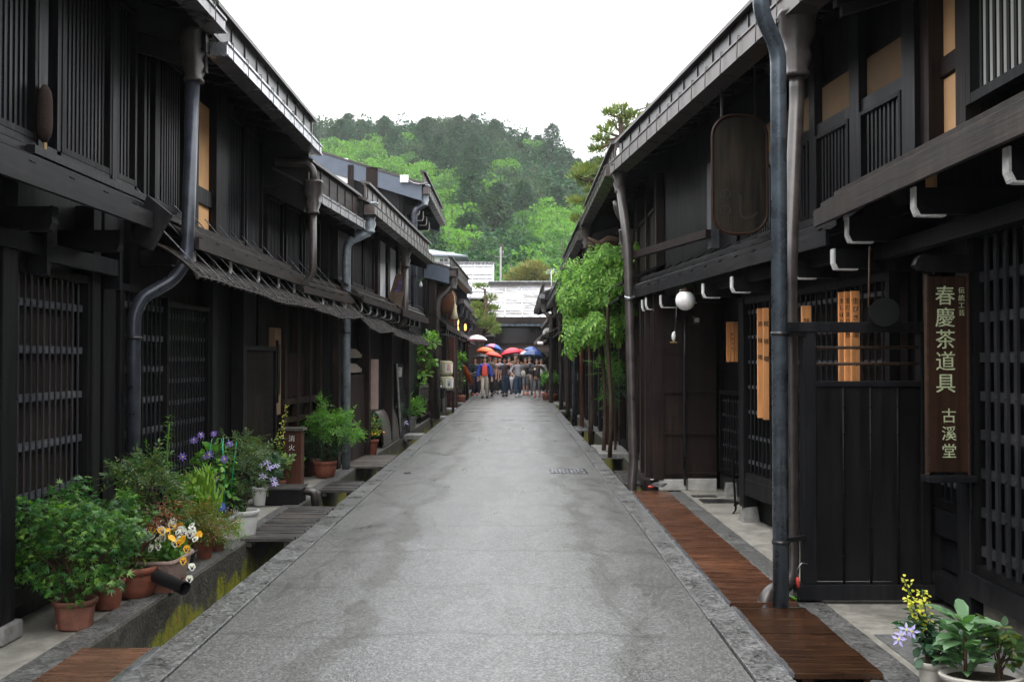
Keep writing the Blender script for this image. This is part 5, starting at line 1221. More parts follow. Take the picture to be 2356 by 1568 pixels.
# cedar ball with rope and tassel
c = AT(1024, 690, 30.6); t = thing('cedar_ball', 'large brown ball of cedar twigs hanging under the shop house eave', 'cedar ball', c)
m = MB(); r = .34; m.lathe([(max(.004, r*math.sin(math.pi*k/16)), -r*math.cos(math.pi*k/16)*1.25) for k in range(17)], c, 24, cap=False, wob=lambda t_, z: 1+rnd.uniform(-.02,.02)); m.build('ball', 'cedar_ball', t)
q = AT(1047, 700, 30.2); m = MB(); m.tube([c+Vector((-.05,-.1,.45)), c+Vector((.15,-.2,.35)), c+Vector((.27,-.2,.12)), q], .016, 6); m.build('rope', 'tassel', t)
m = MB(); m.tube([q+Vector((0,0,.02)), q+Vector((0,0,-.05)), q+Vector((-.01,0,-.2)), q+Vector((-.015,0,-.42))], [.02,.045,.06,.12], 12); m.build('tassel', 'tassel', t)
# lanterns
for px, py0, py1, w, Y, lab in ((1052.5, 732, 748, 3.2, 38, 'upper glowing orange lantern under the far left eave'), (1052.5, 750, 766, 3.2, 38.02, 'lower glowing orange lantern under the far left eave'), (1070.5, 745, 760, 2.6, 40, 'dimmer orange lantern farther back under the far left eave')):
    c = AT(px, (py0+py1)/2, Y); s = Y/FPX; t = thing('paper_lantern', lab, 'lantern', c, 'glowing lanterns on the far left')
    h = (py1-py0)*s/2; m = MB(); m.lathe([(w*s*.6,-h),(w*s,-h*.6),(w*s*1.1,0),(w*s,h*.6),(w*s*.6,h)], c, 14); m.build('paper_shade', 'lantern_glow', t)
    m = MB(); m.lathe([(w*s*.6,h),(w*s*.65,h+.03)], c, 10); m.lathe([(w*s*.65,-h-.03),(w*s*.6,-h)], c, 10); m.build('rings', 'black_iron', t)
c = AT(1004, 786, 28.8); t = thing('shade_lamp', 'dull white hemispherical lamp beside the green leaves on the left', 'lamp', c)
m = MB(); m.lathe([(.002,-.10),(.06,-.09),(.11,-.05),(.13,0),(.05,.04),(.01,.07)], c, 18, cap=False); m.build('shade', 'pot_white', t); m = MB(); m.bar(c+Vector((0,0,.06)), c+Vector((-.35,0,.10)), .02, .02); m.build('arm', 'black_iron', t)
c = AT(968, 652, 22.2); t = thing('bulb_lamp', 'bare white bulb under a small green shade on the left navy pipe', 'lamp', c)
m = MB(); m.lathe([(.002,-.075),(.035,-.055),(.04,-.02),(.02,.02),(.018,.05)], c, 12, cap=False); m.build('bulb', 'lamp_globe', t); m = MB(); m.raw([c+Vector((-.14,-.02,.03)), c+Vector((.0,-.05,.06)), c+Vector((.17,-.02,.16)), c+Vector((.02,.06,.09)), c+Vector((.02,.0,.10))], [(0,1,4),(1,2,4),(2,3,4),(3,0,4)]); m.build('shade', 'leaf_sage', t)
# wall horn / speaker under the eave
c = AT(535, 770, 11.4); t = thing('wall_light', 'dim grey tube-shaped lamp on the dark left wall', 'lamp', c)
m = MB(); m.tube([c+Vector((-.06,0,.14)), c+Vector((.03,-.03,-.15))], [.05,.065], 14); m.build('housing', 'metal_dark', t)
# ================================================================== FOLIAGE
def rv(r): 
    while True:
        v = Vector((r.uniform(-1,1), r.uniform(-1,1), r.uniform(-1,1)))
        if .01 < v.length < 1: return v
def leaf_simple(m, p, d, n, s, w=.42, droop=.12, mi=0):
    d = d.normalized(); x = d.cross(n); x = x.normalized() if x.length > 1e-5 else d.orthogonal().normalized(); n = x.cross(d)
    m.face([p, p+d*s*.5+x*s*w/2+n*s*.05, p+d*s-n*s*droop, p+d*s*.5-x*s*w/2+n*s*.05], mi)
def leaf_oval(m, p, d, n, s, w=.6, droop=.1, mi=0):
    d = d.normalized(); x = d.cross(n); x = x.normalized() if x.length > 1e-5 else d.orthogonal().normalized(); n = x.cross(d)
    q = [(0,0,0),(.25,.38,.04),(.55,.5,.06),(.85,.28,.0),(1,0,-droop),(.85,-.28,0),(.55,-.5,.06),(.25,-.38,.04)]
    m.face([p+d*s*a+x*s*w*b+n*s*c for a, b, c in q], mi)
def leaf_maple(m, p, d, n, s, mi=0):
    d = d.normalized(); x = d.cross(n); x = x.normalized() if x.length > 1e-5 else d.orthogonal().normalized(); n = x.cross(d)
    pts = [p]; L = [(-115,.45),(-78,.80),(-38,.98),(0,1.12),(38,.98),(78,.80),(115,.45)]
    for i, (a, r) in enumerate(L):
        t = math.radians(a); pts.append(p+(d*math.cos(t)+x*math.sin(t))*s*r*.6-n*s*.10*r)
        if i < 6: t = math.radians((a+L[i+1][0])/2); pts.append(p+(d*math.cos(t)+x*math.sin(t))*s*.20)
    m.face(pts, mi)
def leaf_pinnate(m, p, d, n, s, k=5, lw=.34, ls=.34, mi=0, droop=.25):
    d = d.normalized(); x = d.cross(n); x = x.normalized() if x.length > 1e-5 else d.orthogonal().normalized(); n = x.cross(d)
    for i in range(k):
        f = (i+1)/(k+.5); q = p+d*s*f-n*s*droop*f*f
        for sd in (-1, 1): leaf_simple(m, q, x*sd+d*.55-n*.15, n, s*ls*(1-.25*f), lw, .15, mi)
    leaf_simple(m, p+d*s*.95-n*s*droop, d-n*.3, n, s*ls, lw, .1, mi)
def bush(m, c, R, n, leaf, size, r, clumps=9, cr=.38, up=.55, mi=0, st=None, base=None, sr=.004, smi=0):
    """leaves gathered in clumps inside an ellipsoid; stems run from base to each clump"""
    c = Vector(c); C = []
    for i in range(clumps):
        v = rv(r); v = v.normalized()*(r.uniform(.45, .92)) if r.random() < .8 else v*.5
        C.append(Vector((v.x*R[0], v.y*R[1], v.z*R[2])))
        if st is not None:
            b = Vector(base); e = c+C[-1]; mid = b.lerp(e, .5)+Vector((r.uniform(-.1,.1)*R[0], r.uniform(-.1,.1)*R[1], .12*R[2]))
            st.tube([b+Vector((r.uniform(-.02,.02), r.uniform(-.02,.02), 0)), mid, e], [sr*1.6, sr*1.1, sr*.5], 5, smi, caps=False)
    for i in range(n):
        k = C[i % clumps]; v = rv(r); p = k+Vector((v.x*R[0], v.y*R[1], v.z*R[2]))*cr
        o = Vector((p.x/R[0], p.y/R[1], p.z/R[2])); 
        d = Vector((o.x, o.y, o.z*.3))+rv(r)*.8; nn = Vector((0,0,up))+o*.4+rv(r)*.45
        leaf(m, c+p, d, nn, size*r.uniform(.65, 1.25), mi=mi)
def pot(t, c, r, h, mat, shape='round', rim=.012, taper=.72, soil=True, feet=False, n=32, sx=1, sy=1):
    c = Vector(c); wob = None
    if shape == 'octagon':
        wob = lambda a, z: 1/max(math.cos((a+math.pi/8) % (math.pi/4) - math.pi/8), .9)
    rb = r*taper
    if shape == 'bowl': prof = [(rb*.8, 0), (rb, .01), (rb+(r-rb)*.6, h*.35), (r*.97, h*.7), (r*.97, h*.78), (r*1.03, h*.79), (r*1.04, h*.98), (r*1.0, h), (r*.93, h), (r*.9, h*.86)]
    else: prof = [(rb*.97, 0), (rb, .008), (rb+(r-rb)*.75, h*.78), (r*.955, h*.80), (r*1.0+rim*.3, h*.81), (r+rim, h*.97), (r+rim*.8, h), (r*.93, h), (r*.90, h*.86)]
    m = MB(); m.lathe(prof, c, n, wob=wob, sx=sx, sy=sy, cap=True)
    if feet:
        for k in range(4): a = k*math.pi/2+.5; q = c+Vector((rb*.68*math.cos(a), rb*.68*math.sin(a), 0)); m.hexa([q+Vector((dx*.03, dy*.03, dz)) for dz in (-.0, .03) for dx, dy in ((-1,-1),(1,-1),(1,1),(-1,1))])
    m.build('pot', mat, t)
    if soil:
        m = MB(); m.lathe([(r*.905, h*.86), (r*.6, h*.885), (.002, h*.89)], c, 20, sx=sx, sy=sy, cap=False, wob=None); m.build('soil', 'soil', t)
def potted(name, label, px, py, r, h, mat, Y=None, group=None, **k):
    c = G(px, py) if Y is None else Vector((AT(px, py, Y).x, Y, 0)); c.z = .004
    t = thing(name, label, 'potted plant', c, group); pot(t, c, r, h, mat, **k); return t, c
PG = 'potted plants along the left facade'
# 1 maple in the front
r = random.Random(3)
t, c = potted('potted_maple', 'big bushy green maple in the octagonal old clay pot, nearest the camera', 172, 1443, .112, .165, 'terracotta_old', shape='octagon', taper=.84, feet=True, group=PG)
m, st = MB(), MB()
bush(m, c+Vector((-.035, .05, .50)), (.46, .34, .36), 2500, leaf_maple, .062, r, clumps=52, cr=.25, st=st, base=c+Vector((0,0,.14)), sr=.004)
bush(m, c+Vector((.0, -.02, .22)), (.16, .14, .10), 70, leaf_maple, .055, r, clumps=6, cr=.4, st=st, base=c+Vector((0,0,.14)), sr=.003)
st.tube([c+Vector((0,0,.13)), c+Vector((.01,.0,.25)), c+Vector((-.01,.02,.40))], [.016,.012,.007], 8)
st.build('stems', 'trunk', t); m.build('foliage', 'leaf_maple', t)
# 2 maple behind
t, c = potted('potted_maple', 'second green maple, in a plain round clay pot', 247, 1399, .098, .18, 'terracotta', taper=.78, group=PG)
m, st = MB(), MB(); bush(m, c+Vector((0,.06,.50)), (.27,.26,.28), 1100, leaf_maple, .052, r, clumps=20, cr=.3, st=st, base=c+Vector((0,0,.15)))
bush(m, c+Vector((0,-.02,.24)), (.15,.13,.06), 60, leaf_maple, .052, r, clumps=5, cr=.4); st.build('stems', 'trunk', t); m.build('foliage', 'leaf_maple', t)
# 3 nandina with red tips
t, c = potted('potted_nandina', 'tall airy green shrub with red new leaves in the largest clay bowl', 312, 1372, .135, .20, 'terracotta', shape='bowl', taper=.8, group=PG)
m, st, rd = MB(), MB(), MB()
bush(m, c+Vector((-.04,.18,.64)), (.28,.24,.28), 420, lambda m,p,d,n,s,mi=0: leaf_pinnate(m,p,d,n,s,3,.42,.42,mi), .10, r, clumps=20, cr=.3, st=st, base=c+Vector((0,0,.16)), sr=.004)
bush(m, c+Vector((-.01,.0,.24)), (.10,.12,.07), 90, lambda m,p,d,n,s,mi=0: leaf_simple(m,p,d,n,s,.2,.1,mi), .10, r, clumps=6, cr=.5)
bush(rd, c+Vector((.12,.12,.54)), (.13,.12,.09), 60, lambda m,p,d,n,s,mi=0: leaf_pinnate(m,p,d,n,s,2,.34,.5,mi), .085, r, clumps=7, cr=.4, st=st, base=c+Vector((0,0,.16)), sr=.003)
st.build('stems', 'red_post', t); m.build('foliage', 'leaf_nandina', t); rd.build('red_leaves', 'leaf_red', t)
# 4 pansies in the oblong pink planter
def pansy(m, p, f, s, white=True):
    f = f.normalized(); x = f.cross(Vector((0,0,1))); x = x.normalized() if x.length > 1e-4 else Vector((1,0,0)); y = x.cross(f)*1
    y = -y if y.z < 0 else y
    for k, (a, rr_, off) in enumerate(((60,.46,.5),(120,.46,.5),(5,.42,.42),(175,.42,.42),(270,.5,.42))):
        t_ = math.radians(a); q = p+(x*math.cos(t_)+y*math.sin(t_))*s*off*.9 + f*.002*(k+1); R_ = s*rr_
        m.face([q+(x*math.cos(j*math.pi/4.5)+y*math.sin(j*math.pi/4.5))*R_*(1+.08*math.sin(j*3)) - f*.15*R_*(j%2) for j in range(9)], 0 if white else 1)
    if white or r.random() < .6:
        for a, o_, R_ in ((270,.33,.30),(15,.26,.15),(165,.26,.15)):
            t_ = math.radians(a); q = p+(x*math.cos(t_)+y*math.sin(t_))*s*o_+f*.011
            m.face([q+(x*math.cos(j*math.pi/3)+y*math.sin(j*math.pi/3))*R_*s for j in range(6)], 2)
    m.face([p+f*.0135+(x*math.cos(j*math.pi/3)+y*math.sin(j*math.pi/3))*.09*s for j in range(6)], 1)
M['ink_violet'] = plain('ink_violet', (.03,.008,.05), .6, 0, .1)
pc = G(392, 1345); pc.y -= .12; t = thing('pansy_planter', 'white and yellow pansies in the pinkish oblong planter', 'potted plant', pc, PG)
m = MB()
def obl(w, d, z): return [pc+Vector((sx_*w*q, sy_*d*q2, z)) for sx_, sy_, q, q2 in ((-1,-1,.8,1),(1,-1,.8,1),(1,-1,1,.75),(1,1,1,.75),(1,1,.8,1),(-1,1,.8,1),(-1,1,1,.75),(-1,-1,1,.75))]
LV = [obl(.10,.17,.06), obl(.105,.18,.075), obl(.13,.23,.21), obl(.145,.245,.213), obl(.145,.245,.228), obl(.125,.225,.228), obl(.12,.215,.19)]
for i in range(len(LV)-1): m.raw(LV[i]+LV[i+1], [(k,(k+1)%8,8+(k+1)%8,8+k) for k in range(8)])
m.raw(LV[0], [tuple(range(7,-1,-1))]); m.build('planter', 'pot_pink', t, bevel=.003)
m = MB(); m.raw(LV[-1], [tuple(range(8))]); m.build('soil', 'soil', t)
for y_, w_ in ((-.125, 'near'), (.125, 'far')): m = MB(); m.box(pc.y+y_-.035, pc.y+y_+.035, pc.x-.11, pc.x+.10, .005, .06); tag(m.build('brick', 'terracotta_old', bevel=.004), f'old brick under the {w_} end of the pinkish pansy planter', 'brick')
m = MB(); bush(m, pc+Vector((0,0,.27)), (.15,.25,.09), 420, leaf_oval, .040, r, clumps=16, cr=.5); m.build('foliage', 'leaf_bright', t)
m = MB(); st = MB()
for k in range(84):
    v = Vector((r.uniform(-1,1), r.uniform(-1,1), 0)); q = pc+Vector((v.x*.19, v.y*.27, .36+r.uniform(-.06,.10)*(1-.3*abs(v.y))))
    m = MB(); pansy(m, q, Vector((.35+r.uniform(-.8,.7), -1+r.uniform(-.3,.6), .4+r.uniform(-.3,.7))), r.uniform(.026,.037), r.random() < .74); m.build('flower', ['petal_white', 'petal_yellow', 'ink_violet'], t); st.tube([Vector((q.x*.5+pc.x*.5, q.y*.5+pc.y*.5, .2)), q], .0018, 4, caps=False)
for dx, dz in ((.19,.22),(.23,.18),(.20,.30),(.235,.10)): q = pc+Vector((dx+r.uniform(-.02,.01),-.16,dz)); m = MB(); pansy(m, q, Vector((.2+r.uniform(-.5,.5),-1,.2)), .031, dx > .2); m.build('flower', ['petal_white', 'petal_yellow', 'ink_violet'], t); st.tube([pc+Vector((.1,-.1,.24)), pc+Vector((dx*.8,-.14,dz+.04)), q], .002, 4, caps=False)
st.build('flower_stalks', 'leaf_bright', t)
# 5 the row behind
def simple_pot(label, px, py, pr, ph, pm, plants, **k):
    t, c = potted('potted_plant', label, px, py, pr, ph, pm, group=PG, **k)
    L = {}; st = MB()
    for (dx, dy, z, R, n, leaf, s, mat, cl) in plants:
        L.setdefault(mat, MB()); bush(L[mat], c+Vector((dx,dy,z)), R, n, leaf, s, r, clumps=cl, cr=.35, st=st, base=c+Vector((0,0,ph*.85)), sr=.0028)
    st.build('stems', 'trunk', t)
    for mat, mm in L.items(): mm.build('foliage', mat, t)
    return t, c
PN2 = lambda m,p,d,n,s,mi=0: leaf_pinnate(m,p,d,n,s,3,.38,.4,mi)
GR = lambda m,p,d,n,s,mi=0: leaf_simple(m,p,Vector((d.x*.5,d.y*.5,1.2)),n,s,.10,.25,mi)
BL = lambda m,p,d,n,s,mi=0: leaf_simple(m,p,Vector((d.x*.6,d.y*.6,.9)),n,s,.16,.3,mi)
simple_pot('feathery green plant in the small black pot beside the pansies', 424, 1310, .085, .14, 'pot_black', [(0,0,.25,(.14,.13,.11),380,BL,.06,'leaf_nandina',10)])
simple_pot('red and green leafed low shrub in the leaning clay pot behind the pansies', 470, 1285, .075, .17, 'terracotta', [(0,0,.29,(.20,.17,.13),230,PN2,.09,'leaf_redgreen',12)])
simple_pot('small pale spreading shrub in the little scalloped clay pot', 500, 1268, .065, .09, 'terracotta_old', [(.03,-.02,.19,(.14,.12,.12),120,PN2,.08,'leaf_lime',8)])
simple_pot('lime green spreading shrub against the lattice', 415, 1272, .10, .20, 'terracotta', [(0,.0,.38,(.20,.18,.21),480,leaf_oval,.05,'leaf_lime',18)])
simple_pot('bright yellow-green grass clump against the lattice', 456, 1262, .09, .18, 'terracotta', [(0,0,.36,(.17,.16,.16),560,GR,.20,'leaf_lime',14)])
t, c = simple_pot('tall leafy lily stem in front of the fine lattice', 400, 1280, .07, .15, 'pot_black', [(0,0,.2,(.05,.05,.05),8,BL,.08,'leaf_bright',3)])
m, st = MB(), MB(); P = [c+Vector((.02*math.sin(k*.5)-.004*k, 0, .12+.066*k)) for k in range(15)]; st.tube(P, .006, 6)
for k in range(110):
    q = P[2].lerp(P[-1], 0) if 0 else P[min(14, 2+int(k/110*13))]+Vector((0,0,r.uniform(0,.066))); a = k*2.4
    leaf_simple(m, q, Vector((math.cos(a), math.sin(a), .45)), Vector((0,0,1)), .105*(1-.35*k/110), .17, .35)
st.build('main_stem', 'leaf_bright', t); m.build('stem_leaves', 'leaf_bright', t)
# clematis on the green ring support
def star(m, p, f, s, npet=7, mi=0, ci=1):
    f = f.normalized(); x = f.orthogonal().normalized(); y = f.cross(x)
    for k in range(npet):
        a = 2*math.pi*k/npet; d = x*math.cos(a)+y*math.sin(a); e = f.cross(d)
        m.face([p+f*.001*k, p+d*s*.5+e*s*.19+f*s*.06, p+d*s-f*s*.06, p+d*s*.5-e*s*.19+f*s*.06], mi)
    m.face([p+f*.012+(x*math.cos(j)+y*math.sin(j))*.16*s for j in (0,1.05,2.09,3.14,4.19,5.24)], ci)
t, c = potted('potted_clematis', 'violet clematis climbing green ring supports in the tall white pot', 505, 1243, .115, .21, 'pot_white', group=PG)
m, st = MB(), MB(); bush(m, c+Vector((-.02,.03,.60)), (.23,.21,.26), 420, leaf_oval, .06, r, clumps=24, cr=.32, st=st, base=c+Vector((0,0,.18)), sr=.003); st.build('stems', 'trunk', t); m.build('foliage', 'leaf_bright', t)
m = MB()
for x, y in ((-.12,-.03),(.06,-.06),(.0,.1)): m.tube([c+Vector((x,y,.15)), c+Vector((x*.95,y,.6)), c+Vector((x*.5,y,.88))], .003, 5)
m.tube([c+Vector((.10,-.03,.4)), c+Vector((.15,-.03,.85))], .004, 5); m.build('support_stick', 'green_tape', t)
m = MB()
for px, py in ((462,1000),(492,997),(446,1012),(470,1048),(482,1045),(516,1056),(505,1128),(498,1098),(420,1050),(528,1020)):
    q = AT(px, py, c.y-.12+r.uniform(-.06,.06)); m = MB(); star(m, q, Vector((.25+r.uniform(-.3,.3), -1, .35+r.uniform(-.2,.3))), r.uniform(.036,.048), r.choice((6,7,8))); m.build('flower', ['petal_violet', 'petal_lemon'], t)
# pinwheel
q = AT(508, 1165, c.y-.15); t2 = thing('pinwheel', 'small blue pinwheel stuck in the pot of the violet clematis', 'pinwheel', q)
m = MB(); f = Vector((.3,-1,.1)).normalized(); x = f.orthogonal().normalized(); y = f.cross(x); m.face([q+(x*math.cos(k*.3142)+y*math.sin(k*.3142))*(.045 if k%2 else .036) for k in range(20)]); m.build('sails', 'u_blue', t2)
m = MB(); m.tube([q-f*.006, q+f*.004], .008, 8); m.build('hub', 'petal_white', t2); m = MB(); m.tube([q-f*.005, Vector((q.x, q.y, .17))], .002, 4); m.build('stick', 'green_tape', t2)
simple_pot('slender leafy plant in the narrow pale stone pot', 532, 1240, .078, .16, 'pot_cream', [(0,0,.33,(.10,.10,.17),150,leaf_simple,.06,'leaf_nandina',10), (0,-.03,.36,(.09,.08,.10),16,leaf_oval,.03,'petal_lilac',6)])
simple_pot('tall thin bamboo-like plant in the wide ribbed white pot', 558, 1235, .135, .235, 'pot_white', [(-.02,0,.60,(.22,.2,.33),430,PN2,.10,'leaf_nandina',22)], taper=.82)
t, c = simple_pot('lilac clematis and fine grey leaves in the small white bucket', 596, 1163, .085, .20, 'pot_white', [(0,0,.44,(.26,.2,.22),520,leaf_simple,.065,'leaf_bluegreen',20), (-.08,0,.62,(.2,.15,.10),110,PN2,.06,'leaf_redgreen',10)])
m = MB()
for px, py in ((600,1068),(620,1075),(615,1063),(636,1070),(629,1102),(633,1112),(606,1095)): m = MB(); star(m, AT(px, py, c.y-.2+r.uniform(-.08,.08)), Vector((.2+r.uniform(-.4,.4),-.7,.8)), r.uniform(.045,.062), 6); m.build('flower', ['petal_lilac', 'petal_lemon'], t)
def mustard(t, c, tops, z0, mat='petal_lemon'):
    st, fl, lf = MB(), MB(), MB()
    for (px, py) in tops:
        q = AT(px, py, c.y); P = [Vector((c.x+(q.x-c.x)*k, c.y+(q.y-c.y)*k, z0+(q.z-z0)*k**.85)) for k in [j/12 for j in range(13)]]
        st.tube(P, .0035, 5)
        for k in range(5, 13):
            for j in range(5): v = rv(r); p_ = P[k]+v*.030*(1.3-.05*k); leaf_oval(fl, p_, v, Vector((0,-.5,1)), .020, .8)
        for k in range(1, 7):
            for j in range(4): a = r.uniform(0, 6.3); leaf_simple(lf, P[k], Vector((math.cos(a), math.sin(a), .3)), Vector((0,0,1)), .075, .35, .2)
    st.build('flower_stalks', 'leaf_bluegreen', t); fl.build('flowers', mat, t); lf.build('stalk_leaves', 'leaf_bluegreen', t)
t, c = simple_pot('long leaning yellow-flowered stems above glossy leaves near the brown box', 640, 1135, .08, .15, 'terracotta', [(0,0,.32,(.16,.15,.14),160,leaf_oval,.075,'leaf_variegated',10)])
mustard(t, c, ((658,934),(648,968),(640,1000)), .15)
t, c = simple_pot('yellow flowering plant in the dark pot beside the brown box', 655, 1118, .085, .14, 'pot_black', [(0.02,0,.30,(.19,.16,.18),260,leaf_oval,.07,'leaf_bright',14), (-.02,-.05,.42,(.1,.08,.13),180,leaf_oval,.02,'petal_lemon',8)])
# nandina before the second pipe
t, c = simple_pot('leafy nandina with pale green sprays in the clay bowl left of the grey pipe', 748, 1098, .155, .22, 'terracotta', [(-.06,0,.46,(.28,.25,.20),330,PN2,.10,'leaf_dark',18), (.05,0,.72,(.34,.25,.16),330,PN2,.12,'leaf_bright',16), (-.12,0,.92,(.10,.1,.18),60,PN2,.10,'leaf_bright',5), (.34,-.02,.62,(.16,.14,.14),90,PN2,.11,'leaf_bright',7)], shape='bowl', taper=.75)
c2 = G(722, 1094); t = thing('flower_pot', 'empty clay pot half hidden behind the clay bowl of the nandina', 'pot', c2); pot(t, Vector((c2.x, c2.y+.1, .004)), .13, .21, 'terracotta')
t, c = simple_pot('orange and yellow flowers in the ribbed clay pot just past the tall grey pipe', 853, 1046, .125, .25, 'terracotta', [(0,0,.33,(.17,.15,.08),180,leaf_oval,.05,'leaf_bright',10), (0,-.05,.38,(.17,.13,.06),40,leaf_oval,.045,'petal_yellow',9), (.03,0,.56,(.14,.12,.22),150,leaf_simple,.06,'leaf_sage',12)])
mustard(t, c, ((862,957),(870,975),(876,990)), .25)
simple_pot('dark glossy fern-like plant in a green pot behind the curved fender', 892, 972, .12, .22, 'pot_cream', [(0,.1,.50,(.34,.25,.22),220,BL,.22,'leaf_dark',14)], Y=21)
t, c = simple_pot('small shrub with one lilac flower in the black pot beyond the curved fender', 930, 987, .10, .26, 'pot_black', [(-.12,0,.42,(.3,.22,.18),200,leaf_oval,.075,'leaf_bluegreen',14)], Y=21.9)
m = MB(); star(m, AT(930, 972, 21.6), Vector((.1,-.6,.8)), .12, 5); m.build('flowers', ['petal_lilac', 'petal_lemon'], t)
simple_pot('leafy green plant with upright leaves in the square grey pot by the bamboo fence', 946, 980, .13, .30, 'stone_grey', [(0,0,.52,(.30,.25,.20),170,BL,.24,'leaf_bright',12), (.16,0,.45,(.18,.18,.12),140,leaf_simple,.09,'leaf_bright',8)], Y=23.5)
# wall creeper over the bamboo fence
t = thing('leafy_shrub', 'bright green broad-leaved climber above the bamboo fence on the left', 'shrub', (-2.4, 27, 0))
m, st = MB(), MB()
for px, py, w, h, n in ((985,785,26,14,90),(1000,790,10,6,30),(975,805,22,12,70),(985,830,24,18,110),(975,860,16,14,60),(968,880,12,10,30)):
    q = AT(px, py, 27); bush(m, q, (w*27/FPX, .4, h*27/FPX), n, leaf_oval, .15, r, clumps=6, cr=.5, st=st, base=(-2.5, 27, .9), sr=.008)
st.build('stems', 'trunk', t); m.build('foliage', 'leaf_wisteria', t)
for (px, py, Y, w, h, n, mat, lab) in ((1060,828,38.5,.22,.32,190,'leaf_wisteria','yellow-green leafy bush by the far left navy pipe'), (1056,878,38.8,.18,.3,70,'leaf_bright','low leafy shrub below the yellow-green bush, far left'), (1258,870,41.5,.22,.35,140,'leaf_bright','small potted greenery beside the man in the pale shirt'), (1273,865,40.5,.35,.28,260,'leaf_bright','round clipped bush in front of the standing man')):
    c = AT(px, py, Y); t = thing('leafy_shrub', lab, 'shrub', (c.x, Y, 0)); m, st = MB(), MB(); bush(m, c, (w, w*.8, h), n, leaf_oval, .12, r, clumps=12, cr=.4, st=st, base=(c.x, Y, .2), sr=.008); st.build('stems', 'trunk', t); m.build('foliage', mat, t)
    m = MB(); m.lathe([(.15,0),(.2,.25),(.2,.28),(.17,.28)], (c.x, Y, 0), 14); m.build('pot', 'terracotta', t)
# ---- right foreground pots
t, c = potted('potted_plant', 'lilac flowered plant with a tall yellow mustard stem in the small grey bucket, bottom right', 2142, 1600, .060, .16, 'pot_cream', group='potted plants at the bottom right')
m, st = MB(), MB(); bush(m, c+Vector((.0,.02,.25)), (.16,.14,.12), 150, leaf_oval, .055, r, clumps=14, cr=.4, st=st, base=c+Vector((0,0,.14)), sr=.003); st.build('stems', 'trunk', t); m.build('foliage', 'leaf_bluegreen', t)
m = MB()
for px, py in ((2073,1460),(2085,1448),(2100,1452),(2068,1470)): m = MB(); star(m, AT(px, py, c.y-.08), Vector((-.3+r.uniform(-.5,.5),-.8,.4)), r.uniform(.028,.038), 5); m.build('flower', ['petal_lilac', 'petal_lemon'], t)
mustard(t, c, ((2080,1330),(2122,1355),(2100,1375)), .2)
t, c = potted('potted_plant', 'large grey-green leaves in the cream oval planter, bottom right corner', 2258, 1628, .175, .15, 'pot_cream', group='potted plants at the bottom right', sx=1, sy=.7, taper=.8)
m, m2, st = MB(), MB(), MB()
for k in range(70):
    a = r.uniform(0, 6.3); z = r.uniform(.15, .40); q = c+Vector((-.07,0,z))+Vector((math.cos(a), math.sin(a), 0))*r.uniform(.0,.05)
    leaf_oval(m, q, Vector((math.cos(a), math.sin(a), r.uniform(-.1,1.0))), Vector((0,-.1,1)), r.uniform(.09,.15), .48, .12)
bush(m2, c+Vector((.09,.0,.27)), (.10,.09,.13), 90, leaf_oval, .06, r, clumps=10, cr=.45, st=st, base=c+Vector((.08,0,.13)), sr=.004)
st.tube([c+Vector((-.07,0,.12)), c+Vector((-.07,0,.4))], .008, 6); m.build('foliage', 'leaf_sage', t); m2.build('foliage', 'leaf_nandina', t); st.build('stems', 'trunk', t)
# small weed by the fence foot
q = G(1832, 1385); t = thing('weed', 'tiny green weed at the foot of the black screen fence', 'weed', q); m = MB()
for k in range(12): a = k*.55; leaf_simple(m, q+Vector((0,0,.01)), Vector((math.cos(a), math.sin(a), .8)), Vector((0,0,1)), .06, .3)
m.build('leaves', 'leaf_bright', t)

# ---- wisteria
t = thing('wisteria', 'bright green wisteria cascading from the right-hand eaves on brown posts', 'wisteria', (1.7, 17.5, 0))
m, st = MB(), MB(); WL = lambda m,p,d,n,s,mi=0: leaf_pinnate(m,p,Vector((d.x*.5,d.y*.5,-.75)),Vector((d.x,-.8,.5)),s,3,.46,.40,mi,.0)
for (px, py, w, h, n, Y) in ((1415,585,62,30,260,17.2),(1360,618,58,36,260,17.4),(1312,655,36,42,190,17.8),(1372,668,66,48,420,17.2),(1425,640,34,60,240,17.0),(1335,715,40,42,230,17.6),(1390,735,46,42,280,17.2),(1352,762,40,26,150,17.4),(1322,788,16,16,34,17.5),(1410,768,28,22,90,17.2),(1445,575,26,18,70,16.6),(1298,690,18,26,60,18),(1438,700,22,44,120,17.0)):
    q = AT(px, py-14, Y); bush(m, q, (w*Y/FPX, .55, h*Y/FPX*.92), int(n*.66), WL, .23, r, clumps=max(5, n//14), cr=.32, st=st, base=(1.85, 17.6, 2.9), sr=.006)
m.build('foliage', 'leaf_wisteria', t)
for (px, Y) in ((1388,17.5),(1402,16.8),(1358,19.5)):
    q = AT(px, 640, Y); tr = MB(); tr.tube([(q.x+.03*math.sin(k), Y, -.0+k*.45) for k in range(7)], [.036,.034,.032,.03,.03,.028,.02], 8); tr.build('trunk', 'trunk', t)
tr = MB(); P = [AT(px, py, 17.5) for px, py in ((1350,560),(1365,572),(1385,562),(1400,552),(1425,556),(1450,548),(1475,558))]; tr.tube(P, [.05,.07,.075,.08,.07,.06,.05], 8); P = [AT(px, py, 17.4) for px, py in ((1352,548),(1375,560),(1400,570),(1420,560))]; tr.tube(P, [.03,.05,.05,.03], 7); tr.build('branch', 'trunk', t)
m = MB(); P = [AT(px, py, 15.5) for px, py in ((1470,578),(1490,572),(1510,565),(1522,552),(1524,540),(1514,536),(1508,542))]; m.tube(P, .008, 5); m.build('tendril', 'leaf_wisteria', t); st.build('stems', 'trunk', t)
